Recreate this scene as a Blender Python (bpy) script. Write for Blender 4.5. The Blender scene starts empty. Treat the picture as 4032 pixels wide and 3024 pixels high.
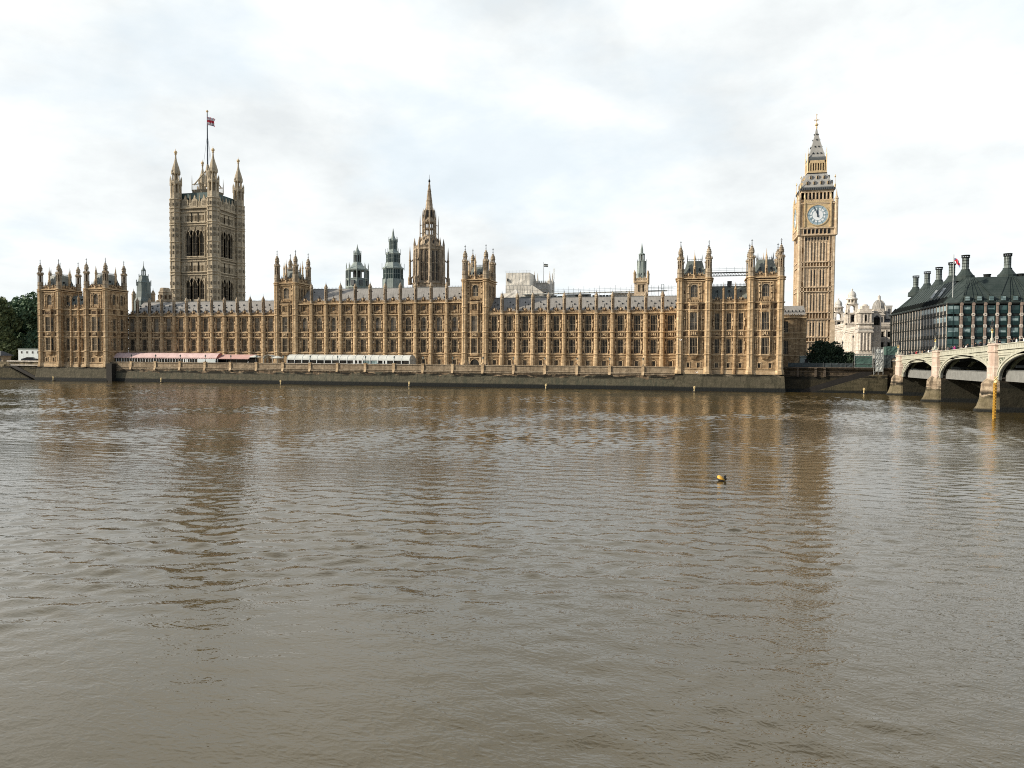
import bpy, math, random
import numpy as np
from mathutils import Matrix, Vector
R = math.radians
S = bpy.context.scene
COL = S.collection
random.seed(7)

# ------------------------------------------------------------------ camera
cd = bpy.data.cameras.new('camera')
cam = bpy.data.objects.new('camera', cd); COL.objects.link(cam)
YAW, PIT, ROL = .2336, .0352, .0066
fw = Vector((-math.sin(YAW), math.cos(YAW), 0)); rt = Vector((math.cos(YAW), math.sin(YAW), 0)); up = Vector((0, 0, 1))
f2 = fw*math.cos(PIT) - up*math.sin(PIT); u2 = up*math.cos(PIT) + fw*math.sin(PIT)
r3 = rt*math.cos(ROL) + u2*math.sin(ROL); u3 = u2*math.cos(ROL) - rt*math.sin(ROL)
M = Matrix((r3, u3, -f2)).transposed().to_4x4(); M.translation = Vector((239.47, -234.35, 9.7))
cam.matrix_world = M
cd.sensor_width = 36; cd.lens = 36*2953.35/4032; cd.clip_start = .5; cd.clip_end = 9000
S.camera = cam

# ------------------------------------------------------------------ light
SUN_EL, SUN_AZ = R(29), (-.915, -.403)          # the sun stands to the left, in front of the river facade
sunv = Vector((SUN_AZ[0]*math.cos(SUN_EL), SUN_AZ[1]*math.cos(SUN_EL), math.sin(SUN_EL)))
ld = bpy.data.lights.new('sun', 'SUN'); ld.energy = 5.0; ld.angle = R(1.5); ld.color = (1, .90, .76)
lo = bpy.data.objects.new('sun', ld); COL.objects.link(lo)
lo.rotation_euler = sunv.to_track_quat('Z', 'Y').to_euler(); lo.location = (0, -300, 200)

W = bpy.data.worlds.new('World'); S.world = W; W.use_nodes = True
nt = W.node_tree; nt.nodes.clear()
def N(t, k, **kw):
    n = t.nodes.new(k)
    for a, b in kw.items(): setattr(n, a, b)
    return n
def ramp(t, stops, src=None, interp='LINEAR'):
    n = N(t, 'ShaderNodeValToRGB'); n.color_ramp.interpolation = interp
    e = n.color_ramp.elements
    while len(e) < len(stops): e.new(.5)
    for q, (p, c) in zip(e, stops):
        q.position = p; q.color = (c if len(c) == 4 else (*c, 1)) if isinstance(c, tuple) else (c, c, c, 1)
    if src is not None: t.links.new(src, n.inputs[0])
    return n.outputs[0]
def math_(t, op, a, b=None, clamp=False):
    n = N(t, 'ShaderNodeMath', operation=op, use_clamp=clamp)
    for i, q in enumerate((a, b)):
        if q is None: continue
        if isinstance(q, (int, float)): n.inputs[i].default_value = q
        else: t.links.new(q, n.inputs[i])
    return n.outputs[0]
def noise(t, vec, scale, detail=3, rough=.5, dist=0):
    n = N(t, 'ShaderNodeTexNoise'); n.inputs['Scale'].default_value = scale; n.inputs['Detail'].default_value = detail
    n.inputs['Roughness'].default_value = rough; n.inputs['Distortion'].default_value = dist
    if vec is not None: t.links.new(vec, n.inputs['Vector'])
    return n.outputs['Fac']
def mapping(t, vec, scale=(1, 1, 1), rot=(0, 0, 0), loc=(0, 0, 0)):
    n = N(t, 'ShaderNodeMapping'); n.inputs['Scale'].default_value = scale; n.inputs['Rotation'].default_value = rot
    n.inputs['Location'].default_value = loc; t.links.new(vec, n.inputs['Vector']); return n.outputs[0]

sky = N(nt, 'ShaderNodeTexSky', sky_type='NISHITA', sun_disc=False)
sky.sun_elevation = SUN_EL; sky.sun_rotation = math.atan2(SUN_AZ[0], SUN_AZ[1])
sky.air_density = 1.0; sky.dust_density = 2.2; sky.ozone_density = 1.5
bs = N(nt, 'ShaderNodeBackground'); bs.inputs[1].default_value = .11; nt.links.new(sky.outputs[0], bs.inputs[0])
tc = N(nt, 'ShaderNodeTexCoord'); sx = N(nt, 'ShaderNodeSeparateXYZ'); nt.links.new(tc.outputs['Generated'], sx.inputs[0])
zc = math_(nt, 'ADD', math_(nt, 'ABSOLUTE', sx.outputs[2]), .22)
cx = N(nt, 'ShaderNodeCombineXYZ')
nt.links.new(math_(nt, 'DIVIDE', sx.outputs[0], zc), cx.inputs[0]); nt.links.new(math_(nt, 'DIVIDE', sx.outputs[1], zc), cx.inputs[1])
cv = mapping(nt, cx.outputs[0], (1, 1, 1), (0, 0, .5), (3.3, 1.2, 0))
pv = mapping(nt, tc.outputs['Generated'], (1, 1, 1.9), (0, 0, 0), (.7, .35, .1))
n1 = noise(nt, cv, 1.3, 7, .55, .15); n2 = noise(nt, mapping(nt, pv, (1, 1, 1), loc=(5, 9, 2)), 3.4, 9, .56, .1); n3 = noise(nt, cv, 2.3, 8, .6, .1)
nm = math_(nt, 'ADD', math_(nt, 'MULTIPLY', n2, .65), math_(nt, 'MULTIPLY', n3, .35))
ccol = ramp(nt, [(.36, (1.0, 1.02, 1.01)), (.47, (.95, .98, .98)), (.535, (.87, .905, .908)), (.64, (.745, .782, .795))], nm)
veil = ramp(nt, [(.36, 1.), (.50, 0.)], n1)
vm = N(nt, 'ShaderNodeMix', data_type='RGBA'); nt.links.new(math_(nt, 'MULTIPLY', veil, .55), vm.inputs[0]); nt.links.new(ccol, vm.inputs[6]); vm.inputs[7].default_value = (.79, .90, .97, 1); ccol = vm.outputs[2]
cover = ramp(nt, [(.32, .86), (.5, 1.0)], n1)
east = ramp(nt, [(.28, .30), (.58, 1.0)], math_(nt, 'ADD', math_(nt, 'MULTIPLY', sx.outputs[1], .5), .5))   # cloud cut out of view behind the viewer, to lower the facades' fill light
cover = math_(nt, 'MULTIPLY', cover, east)
cover = math_(nt, 'MULTIPLY', cover, ramp(nt, [(.54, 1.0), (.74, .4)], sx.outputs[2]))          # cloud also cut above the view, to darken the near water's reflection
bc = N(nt, 'ShaderNodeBackground'); nt.links.new(ccol, bc.inputs[0]); bc.inputs[1].default_value = 1.0
ms = N(nt, 'ShaderNodeMixShader'); nt.links.new(cover, ms.inputs[0]); nt.links.new(bs.outputs[0], ms.inputs[1]); nt.links.new(bc.outputs[0], ms.inputs[2])
wo = N(nt, 'ShaderNodeOutputWorld'); nt.links.new(ms.outputs[0], wo.inputs[0])
S.view_settings.view_transform = 'Standard'; S.view_settings.look = 'None'; S.view_settings.exposure = .14; S.view_settings.gamma = 1
S.cycles.max_bounces = 6; S.cycles.diffuse_bounces = 3; S.cycles.glossy_bounces = 3; S.cycles.use_denoising = False; S.cycles.filter_width = 1.05
S.cycles.sample_clamp_indirect = 4

# ------------------------------------------------------------------ materials
MT = {}
def base_mat(name, rough=.8, metal=0, spec=.3):
    m = bpy.data.materials.new(name); m.use_nodes = True; t = m.node_tree; b = t.nodes['Principled BSDF']
    b.inputs['Roughness'].default_value = rough; b.inputs['Metallic'].default_value = metal
    b.inputs['Specular IOR Level'].default_value = spec
    MT[name] = m; return m, t, b
def mixc(t, fac, a, b, mode='MIX'):
    n = N(t, 'ShaderNodeMix', data_type='RGBA', blend_type=mode)
    for i, q in ((0, fac), (6, a), (7, b)):
        if isinstance(q, (int, float)): n.inputs[i].default_value = q
        elif isinstance(q, tuple): n.inputs[i].default_value = (*q, 1)
        else: t.links.new(q, n.inputs[i])
    return n.outputs[2]
def stone(name, lo_, hi, dirt=None, blocks=(.9, .9, .42), bump=.35, dirt_amt=.6, carve=0, rough=.85):
    """coursed stone: block to block variation, blotches, sooty streaks"""
    m, t, b = base_mat(name, rough, 0, .2)
    g = N(t, 'ShaderNodeNewGeometry'); P = g.outputs['Position']
    big = noise(t, P, .16, 4, .6); mid = noise(t, P, .9, 5, .65)
    sn = N(t, 'ShaderNodeVectorMath', operation='SNAP'); t.links.new(P, sn.inputs[0]); sn.inputs[1].default_value = blocks
    wn = N(t, 'ShaderNodeTexWhiteNoise', noise_dimensions='3D'); t.links.new(sn.outputs[0], wn.inputs['Vector'])
    f = math_(t, 'ADD', math_(t, 'MULTIPLY', big, .55), math_(t, 'MULTIPLY', mid, .45))
    f = math_(t, 'ADD', f, math_(t, 'MULTIPLY', math_(t, 'SUBTRACT', wn.outputs[0], .5), .26))
    c = ramp(t, [(.30, lo_), (.68, hi)], f)
    c = mixc(t, math_(t, 'MULTIPLY', ramp(t, [(.90, 0.), (.93, 1.)], wn.outputs[0]), ramp(t, [(.45, .1), (.6, .6)], big)), c, tuple(min(.85, q*1.25) for q in hi))
    st = noise(t, mapping(t, P, (.75, .75, .09)), 1.6, 5, .65)
    d = dirt or tuple(q*.42 for q in lo_)
    c = mixc(t, math_(t, 'MULTIPLY', ramp(t, [(.47, 0.), (.66, 1.)], st), dirt_amt), c, d)
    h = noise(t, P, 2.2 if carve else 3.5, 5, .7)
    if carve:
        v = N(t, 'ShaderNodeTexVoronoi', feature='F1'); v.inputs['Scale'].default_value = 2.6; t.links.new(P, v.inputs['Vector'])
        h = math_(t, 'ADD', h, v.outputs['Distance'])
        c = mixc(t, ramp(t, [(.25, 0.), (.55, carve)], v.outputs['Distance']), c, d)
    t.links.new(c, b.inputs['Base Color'])
    bp = N(t, 'ShaderNodeBump'); bp.inputs['Strength'].default_value = bump; bp.inputs['Distance'].default_value = .25
    t.links.new(h, bp.inputs['Height']); t.links.new(bp.outputs[0], b.inputs['Normal'])
    return m
def plain(name, c, rough=.6, metal=0, spec=.4, var=.25, scale=1.2, streak=0):
    m, t, b = base_mat(name, rough, metal, spec)
    g = N(t, 'ShaderNodeNewGeometry'); P = g.outputs['Position']
    f = noise(t, mapping(t, P, (1, 1, .2 if streak else 1)), scale, 5, .62)
    lo_ = tuple(q*(1-var) for q in c); hi = tuple(min(.9, q*(1+var)) for q in c)
    t.links.new(ramp(t, [(.32, lo_), (.66, hi)], f), b.inputs['Base Color'])
    return m
stone('limestone', (.225, .146, .077), (.50, .363, .212), dirt=(.10, .062, .034), dirt_amt=.65)
stone('limestone_light', (.335, .236, .131), (.57, .43, .263), dirt=(.17, .108, .06), dirt_amt=.5, bump=.2)
stone('limestone_trim', (.385, .276, .159), (.61, .47, .30), dirt=(.22, .14, .08), dirt_amt=.4, bump=.2)
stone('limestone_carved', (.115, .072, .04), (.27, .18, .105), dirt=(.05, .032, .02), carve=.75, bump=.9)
stone('mullion_stone', (.30, .24, .165), (.48, .395, .28), dirt=(.15, .115, .075), dirt_amt=.4, bump=.1)
stone('terrace_parapet', (.19, .145, .095), (.36, .285, .195), dirt=(.10, .08, .05), dirt_amt=.6)
stone('limestone_grey', (.24, .19, .13), (.43, .355, .255), dirt=(.10, .08, .055), dirt_amt=.65)
stone('tower_stone', (.325, .272, .19), (.52, .445, .325), dirt=(.18, .155, .115), dirt_amt=.5)
stone('tower_stone_carved', (.22, .185, .13), (.38, .325, .24), dirt=(.12, .10, .07), carve=.45, bump=.5)
stone('spire_stone', (.26, .205, .14), (.46, .375, .27), dirt=(.085, .06, .042), dirt_amt=.7)
stone('spire_stone_carved', (.17, .13, .09), (.34, .27, .19), dirt=(.05, .036, .025), carve=.7, bump=.8)
stone('clock_stone', (.45, .345, .23), (.68, .55, .39), dirt=(.28, .20, .125), dirt_amt=.45, bump=.2)
stone('clock_stone_carved', (.27, .185, .10), (.46, .33, .20), dirt=(.14, .09, .05), carve=.6, bump=.5)
stone('white_stone', (.45, .405, .345), (.68, .63, .555), dirt=(.20, .17, .135), dirt_amt=.5, bump=.15)
stone('pale_grey_stone', (.42, .40, .36), (.62, .60, .55), dirt=(.22, .21, .19), dirt_amt=.5)
stone('pink_granite', (.47, .375, .31), (.60, .50, .42), dirt=(.30, .19, .14), dirt_amt=.45, bump=.15)
stone('sand_pier', (.21, .16, .13), (.32, .25, .205), dirt=(.14, .10, .08), dirt_amt=.35, blocks=(.5, .5, .5), bump=.1)
stone('sunlit_pier', (.36, .32, .27), (.52, .47, .40), dirt=(.22, .17, .14), dirt_amt=.35, blocks=(.5, .5, .5), bump=.1)  # paler copy of the pier stone, sunlight on the side front put into its colour
stone('quay_coping', (.06, .047, .034), (.13, .104, .078), dirt=(.04, .03, .022), dirt_amt=.6)
stone('paving', (.20, .18, .15), (.32, .29, .24), blocks=(1.2, 1.2, .5))

def wall_mat(name, lo_, hi, z_alg, z_wet, alg=(.032, .034, .022)):
    """embankment stone: algae below the tide line, a black band at the water, dark weed in patches"""
    m, t, b = base_mat(name, .85, 0, .2)
    g = N(t, 'ShaderNodeNewGeometry'); P = g.outputs['Position']; s = N(t, 'ShaderNodeSeparateXYZ'); t.links.new(P, s.inputs[0])
    f = math_(t, 'ADD', math_(t, 'MULTIPLY', noise(t, P, .22, 5, .65), .6), math_(t, 'MULTIPLY', noise(t, P, 1.1, 5, .7), .4))
    sn = N(t, 'ShaderNodeVectorMath', operation='SNAP'); t.links.new(P, sn.inputs[0]); sn.inputs[1].default_value = (1.5, 3, .6)
    wn = N(t, 'ShaderNodeTexWhiteNoise'); t.links.new(sn.outputs[0], wn.inputs['Vector'])
    f = math_(t, 'ADD', f, math_(t, 'MULTIPLY', math_(t, 'SUBTRACT', wn.outputs[0], .5), .36))
    c = ramp(t, [(.33, lo_), (.66, hi)], f)
    strk = noise(t, mapping(t, P, (.35, .35, .8)), .8, 5, .6)
    zz = math_(t, 'ADD', s.outputs[2], math_(t, 'MULTIPLY', math_(t, 'SUBTRACT', strk, .5), 5.0))
    lvl = ramp(t, [(.0, 1.), (.5, 1.), (.56, 0.)], math_(t, 'ADD', math_(t, 'MULTIPLY', math_(t, 'SUBTRACT', zz, z_alg), .25), .5))
    ac = mixc(t, noise(t, P, 1.3, 5, .6), tuple(q*.5 for q in alg), tuple(q*2.3 for q in alg))
    vs_ = ramp(t, [(.50, 0.), (.62, .75)], noise(t, mapping(t, P, (1.1, 1.1, .12)), 1, 5, .65))
    c = mixc(t, vs_, c, (.02, .018, .013))
    c = mixc(t, math_(t, 'MULTIPLY', lvl, .80), c, ac)
    pz = math_(t, 'ABSOLUTE', math_(t, 'SUBTRACT', s.outputs[2], z_alg + .1))
    pm = math_(t, 'MULTIPLY', ramp(t, [(.0, 1.), (.45, .8), (.85, 0.)], pz), ramp(t, [(.44, 0.), (.52, 1.)], noise(t, mapping(t, P, (.22, .22, 1)), 1, 4, .6)))
    c = mixc(t, pm, c, (.012, .012, .009))
    wet = ramp(t, [(.0, 1.), (.45, .95), (.62, 0.)], math_(t, 'ADD', math_(t, 'MULTIPLY', math_(t, 'SUBTRACT', s.outputs[2], z_wet), .5), .5))
    c = mixc(t, wet, c, (.012, .014, .014))
    t.links.new(c, b.inputs['Base Color'])
    bp = N(t, 'ShaderNodeBump'); bp.inputs['Strength'].default_value = .6; bp.inputs['Distance'].default_value = .3
    t.links.new(noise(t, P, 1.6, 6, .7), bp.inputs['Height']); t.links.new(bp.outputs[0], b.inputs['Normal'])
wall_mat('terrace_wall_stone', (.15, .105, .065), (.30, .225, .145), 3.8, 1.15, (.046, .050, .036))
wall_mat('pavilion_wall_stone', (.10, .085, .055), (.24, .20, .14), 4.9, 1.1, (.045, .042, .028))
wall_mat('shaded_quay_stone', (.04, .031, .020), (.115, .088, .057), 4.2, .9, (.020, .018, .011))  # darker copy of the quay stone, shade put into its colour
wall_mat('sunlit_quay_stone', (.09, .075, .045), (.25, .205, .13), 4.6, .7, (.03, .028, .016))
wall_mat('pier_stone', (.26, .20, .14), (.48, .39, .28), 3.2, .5, (.075, .066, .036))
wall_mat('shaded_pier_stone', (.03, .025, .018), (.07, .055, .04), 5.0, .9, (.014, .014, .009))  # pier flanks: shade under the deck put into the weedy stone's colour
plain('shaded_stair', (.014, .012, .010), .7)  # near-black: the stair's shadow gap put into the colour of wet stone

def lead(name, c1, c2, seam=.62, axis=0, slant=.0):
    """lead or slate roof with standing seams"""
    m, t, b = base_mat(name, .55, 0, .45)
    g = N(t, 'ShaderNodeNewGeometry'); P = g.outputs['Position']; s = N(t, 'ShaderNodeSeparateXYZ'); t.links.new(P, s.inputs[0])
    q = math_(t, 'ADD', s.outputs[axis], math_(t, 'MULTIPLY', s.outputs[2], slant))
    fr = math_(t, 'FRACT', math_(t, 'DIVIDE', q, seam)); ed = ramp(t, [(.0, 1.), (.10, 0.), (.9, 0.), (1., 1.)], fr)
    c = ramp(t, [(.3, c1), (.7, c2)], math_(t, 'ADD', math_(t, 'MULTIPLY', noise(t, P, .35, 4), .6), math_(t, 'MULTIPLY', noise(t, mapping(t, P, (1, 1, .3)), 2.5, 4), .4)))
    c = mixc(t, math_(t, 'MULTIPLY', ed, .45), c, tuple(v*.45 for v in c1))
    t.links.new(c, b.inputs['Base Color'])
    if 'bronze' in name: b.inputs['Specular IOR Level'].default_value = .12
lead('lead_roof', (.185, .175, .155), (.30, .286, .258), .9, 0, .35)
lead('slate_roof', (.12, .14, .125), (.215, .24, .218), 1.1, 0, 0)
lead('iron_roof', (.26, .26, .24), (.39, .385, .36), .45, 2, 0)
lead('green_lead', (.17, .215, .20), (.31, .355, .33), .9, 0, 0)
lead('dark_lead', (.085, .115, .108), (.17, .21, .20), .9, 0, 0)
lead('ribbed_bronze', (.024, .036, .033), (.056, .071, .066), .9, 2, 0)
lead('dark_slate', (.045, .047, .05), (.09, .092, .095), .6, 2, 0)
plain('teal_iron', (.035, .07, .07), .5, .2)
plain('bronze', (.016, .019, .018), .6, 0, .12)
plain('bronze_teal', (.008, .026, .026), .4, 0, .3)
plain('gold', (.75, .52, .20), .35, .7, .5, .15)
plain('gold_stone', (.58, .44, .25), .5, .15, .4, .25)
plain('iron', (.022, .026, .028), .5, .4)
plain('grey_iron', (.12, .13, .13), .5, .3)
plain('bridge_green', (.42, .42, .345), .5, 0, .4, .16, .8, 1)
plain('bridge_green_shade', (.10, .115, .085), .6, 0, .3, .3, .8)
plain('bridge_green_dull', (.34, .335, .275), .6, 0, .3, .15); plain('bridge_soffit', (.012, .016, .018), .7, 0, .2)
plain('bridge_board', (.20, .205, .195), .6, 0, .3, .15)
plain('asphalt', (.05, .05, .05), .9)
plain('pink_canvas', (.56, .41, .385), .75, 0, .2, .16, .5)
plain('pink_canvas_end', (.40, .17, .15), .75, 0, .2, .2, .5)
plain('red_canvas', (.50, .32, .285), .75, 0, .2, .12, .5)
plain('white_canvas', (.54, .56, .52), .6, 0, .3, .16, .6)
plain('white_paint', (.68, .71, .69), .5, 0, .4, .08)
plain('cabin_paint', (.60, .66, .66), .5, 0, .3, .07, .5)
plain('cabin_paint_dull', (.30, .36, .34), .5, 0, .3, .12, .5)
plain('wrap_sheet', (.64, .61, .54), .6, 0, .3, .2, .22)
plain('grey_sheet', (.40, .42, .40), .6, 0, .3, .35, .8)
plain('dark_sheet', (.04, .052, .054), .6, 0, .3, .35, .4)
plain('green_mesh', (.055, .10, .085), .8, 0, .2, .35, .6)
plain('steel_tube', (.35, .37, .36), .4, .5)
plain('yellow_paint', (.62, .345, .05), .5, 0, .4, .15)
plain('pale_yellow_paint', (.66, .52, .27), .5, 0, .4, .15)
plain('black_paint', (.012, .012, .012), .5); plain('tarred_timber', (.014, .012, .009), .8)
plain('white_flag', (.75, .75, .75), .8); plain('red_flag', (.60, .04, .07), .8); plain('blue_flag', (.14, .17, .32), .8)
plain('skin', (.45, .27, .19), .6, 0, .3, .1); plain('trousers', (.02, .022, .03), .8); plain('hair', (.02, .014, .01), .7)
for nme, cc in (('black_coat', (.012, .012, .014)), ('navy_coat', (.018, .024, .05)), ('red_coat', (.62, .05, .06)), ('pink_coat', (.50, .07, .24)), ('white_coat', (.72, .70, .66)), ('grey_coat', (.15, .15, .15)), ('blue_coat', (.07, .16, .36)), ('tan_coat', (.34, .24, .15))):
    plain(nme, cc, .8, 0, .2, .2, 4)
plain('gull_white', (.8, .8, .8), .7); plain('gull_grey', (.35, .36, .38), .7); plain('beak', (.6, .4, .1), .5)
plain('car_paint', (.02, .025, .032), .25, .2, .6)
plain('bark', (.05, .038, .026), .9)
def glass(name, c, rough=.08, blind=None, spec=.5):
    m, t, b = base_mat(name, rough, 0, spec)
    g = N(t, 'ShaderNodeNewGeometry'); P = g.outputs['Position']
    sn = N(t, 'ShaderNodeVectorMath', operation='SNAP'); t.links.new(P, sn.inputs[0]); sn.inputs[1].default_value = (1.3, 50, 2.2)
    wn = N(t, 'ShaderNodeTexWhiteNoise'); t.links.new(sn.outputs[0], wn.inputs['Vector'])
    n = noise(t, P, .9, 3)
    f = math_(t, 'ADD', math_(t, 'MULTIPLY', wn.outputs[0], .65), math_(t, 'MULTIPLY', n, .5))
    t.links.new(ramp(t, [(.35, c), (.85, blind or tuple(q*2.2 for q in c))], f), b.inputs['Base Color'])
glass('dark_glass', (.007, .007, .007), .06, (.036, .033, .029), .2)
glass('louvre_glass', (.03, .026, .02), .5, (.075, .065, .05), .1)
glass('office_glass', (.006, .009, .010), .2, (.03, .04, .045), .08)
glass('curtained_glass', (.014, .014, .014), .12, (.15, .142, .127), .2)
glass('teal_glass', (.006, .026, .028), .06, (.045, .10, .10), .6)
glass('pale_glass', (.10, .16, .165), .12, (.28, .37, .37), .5)
glass('opal_glass', (.72, .76, .78), .35, (.80, .84, .86))
plain('dial_blue', (.16, .26, .30), .5, 0, .4, .1); plain('hand_blue', (.02, .04, .06), .4)
plain('dial_ring', (.34, .44, .49), .5, 0, .4, .15, 2)
def leafmat(name, a, b_):
    m, t, b = base_mat(name, .7, 0, .25)
    g = N(t, 'ShaderNodeNewGeometry'); o = N(t, 'ShaderNodeTexWhiteNoise'); sn = N(t, 'ShaderNodeVectorMath', operation='SNAP')
    t.links.new(g.outputs['Position'], sn.inputs[0]); sn.inputs[1].default_value = (.8, .8, .8); t.links.new(sn.outputs[0], o.inputs['Vector'])
    f = math_(t, 'ADD', math_(t, 'MULTIPLY', o.outputs[0], .5), math_(t, 'MULTIPLY', noise(t, g.outputs['Position'], .35, 3), .6))
    t.links.new(ramp(t, [(.3, a), (.85, b_)], f), b.inputs['Base Color'])
leafmat('olive_leaves', (.05, .075, .035), (.17, .20, .085)); leafmat('dark_leaves', (.045, .095, .058), (.14, .20, .105)); leafmat('ivy_leaves', (.010, .022, .012), (.03, .052, .026))

# ------------------------------------------------------------------ mesh builder
class MB:
    def __init__(s): s.v = []; s.f = []; s.m = []; s.n = 0; s.T = None
    def add(s, vs, fs, mi=0):
        a = np.array(vs, float).reshape(-1, 3)
        if s.T is not None: a = s.T(a)
        s.v.append(a); s.f += [tuple(i + s.n for i in q) for q in fs]; s.m += [mi]*len(fs); s.n += len(a)
    def box(s, x0, x1, y0, y1, z0, z1, mi=0):
        s.add([(x0, y0, z0), (x1, y0, z0), (x1, y1, z0), (x0, y1, z0), (x0, y0, z1), (x1, y0, z1), (x1, y1, z1), (x0, y1, z1)],
              [(0, 3, 2, 1), (4, 5, 6, 7), (0, 1, 5, 4), (1, 2, 6, 5), (2, 3, 7, 6), (3, 0, 4, 7)], mi)
    def lathe(s, cx, cy, prof, n=8, mi=0, rot=None, sy=1):
        rot = math.pi/n if rot is None else rot
        vs = []; fs = []
        for r, z in prof:
            for k in range(n):
                a = rot + 2*math.pi*k/n; vs.append((cx + r*math.cos(a), cy + sy*r*math.sin(a), z))
        for i in range(len(prof)-1):
            for k in range(n):
                k2 = (k+1) % n; fs.append((i*n+k, i*n+k2, (i+1)*n+k2, (i+1)*n+k))
        fs.append(tuple(range(n-1, -1, -1))); fs.append(tuple((len(prof)-1)*n + k for k in range(n)))
        s.add(vs, fs, mi)
    def ext(s, poly, y0, y1, mi=0):            # polygon in (x,z), counter-clockwise seen from -y
        n = len(poly)
        vs = [(x, y0, z) for x, z in poly] + [(x, y1, z) for x, z in poly]
        s.add(vs, [tuple(range(n)), tuple(range(2*n-1, n-1, -1))] + [(k, n+k, n+(k+1) % n, (k+1) % n) for k in range(n)], mi)
    def strip(s, lo_, hi, y0, y1, mi=0):       # band between two equally long lines of (x,z), extruded y0..y1
        n = len(lo_); vs = [(x, y, z) for L, y in ((lo_, y0), (hi, y0), (lo_, y1), (hi, y1)) for x, z in L]; fs = []
        for k in range(n-1):
            fs += [(k, k+1, n+k+1, n+k), (2*n+k+1, 2*n+k, 3*n+k, 3*n+k+1), (k, 2*n+k, 2*n+k+1, k+1), (n+k, n+k+1, 3*n+k+1, 3*n+k)]
        fs += [(0, n, 3*n, 2*n), (n-1, 3*n-1, 4*n-1, 2*n-1)]
        s.add(vs, fs, mi)
    def tube(s, p, q, r, n=6, mi=0, r2=None):
        p = Vector(p); q = Vector(q); d = (q-p).normalized(); a = d.orthogonal().normalized(); b = d.cross(a); r2 = r if r2 is None else r2
        vs = [p + (a*math.cos(2*math.pi*k/n) + b*math.sin(2*math.pi*k/n))*r for k in range(n)] + [q + (a*math.cos(2*math.pi*k/n) + b*math.sin(2*math.pi*k/n))*r2 for k in range(n)]
        s.add([tuple(v) for v in vs], [(k, (k+1) % n, n+(k+1) % n, n+k) for k in range(n)] + [tuple(range(n-1, -1, -1)), tuple(range(n, 2*n))], mi)
    def quad(s, a, b, c, d, mi=0): s.add([a, b, c, d], [(0, 1, 2, 3)], mi)
    def open_wall(s, x0, x1, z0, z1, y, ops, dep=.5, mi=0):   # front sheet with openings and their reveals
        xs = sorted({x0, x1, *[q for o in ops for q in o[:2]]}); zs = sorted({z0, z1, *[q for o in ops for q in o[2:]]})
        for i in range(len(xs)-1):
            for j in range(len(zs)-1):
                mx = (xs[i]+xs[i+1])/2; mz = (zs[j]+zs[j+1])/2
                if any(o[0] < mx < o[1] and o[2] < mz < o[3] for o in ops): continue
                s.quad((xs[i], y, zs[j]), (xs[i+1], y, zs[j]), (xs[i+1], y, zs[j+1]), (xs[i], y, zs[j+1]), mi)
        for a, b, c, d in ops:
            s.quad((a, y, c), (a, y+dep, c), (a, y+dep, d), (a, y, d), mi); s.quad((b, y+dep, c), (b, y, c), (b, y, d), (b, y+dep, d), mi)
            s.quad((a, y, c), (b, y, c), (b, y+dep, c), (a, y+dep, c), mi); s.quad((a, y+dep, d), (b, y+dep, d), (b, y, d), (a, y, d), mi)
    def mesh(s, name, mats, anchor):
        a = np.concatenate(s.v) - np.array(anchor)
        me = bpy.data.meshes.new(name); me.from_pydata(a.tolist(), [], s.f); me.update()
        for q in mats: me.materials.append(MT[q])
        me.polygons.foreach_set('material_index', s.m); return me
    def bounds(s):
        a = np.concatenate(s.v); return a.min(0), a.max(0)
WP = {}                                        # world anchor of every object
def tag(o, label=None, cat=None, group=None, kind=None):
    for k, v in (('label', label), ('category', cat), ('group', group), ('kind', kind)):
        if v: o[k] = v
    return o
def link(name, data, world, parent=None, rz=0):
    o = bpy.data.objects.new(name, data); COL.objects.link(o); w = Vector(world); WP[o] = w
    if parent is not None: o.parent = parent; o.location = w - WP[parent]
    else: o.location = w
    o.rotation_euler = (0, 0, rz); return o
def empty(name, loc, label=None, cat=None, group=None): return tag(link(name, None, loc), label, cat, group, 'thing' if cat == 'wall' else None)
def build(name, mb, mats, parent=None, anchor=None, smooth=False):
    if anchor is None:
        lo_, hi = mb.bounds(); anchor = ((lo_[0]+hi[0])/2, (lo_[1]+hi[1])/2, lo_[2])
    me = mb.mesh(name, [mats] if isinstance(mats, str) else mats, anchor)
    if smooth: me.polygons.foreach_set('use_smooth', [True]*len(me.polygons))
    return link(name, me, anchor, parent)
def dup(o, d, parent=None, name=None):         # a copy of a thing with copies of its parts and sub-parts
    c = o.copy(); COL.objects.link(c)
    if parent is None: c.location = o.location + Vector(d); WP[c] = WP[o] + Vector(d)
    else: c.parent = parent; WP[c] = WP[parent] + o.location
    for ch in o.children: dup(ch, d, c)
    return c
def Tright(X, Y): return lambda a: np.stack([X - a[:, 1], Y + a[:, 0], a[:, 2]], 1)     # wall facing +x
def Tleft(X, Y): return lambda a: np.stack([X + a[:, 1], Y - a[:, 0], a[:, 2]], 1)      # wall facing -x
def Tback(X, Y): return lambda a: np.stack([X - a[:, 0], Y - a[:, 1], a[:, 2]], 1)      # wall facing +y
ROT = {'front': 0, 'right': math.pi/2, 'left': -math.pi/2, 'back': math.pi}

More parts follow.
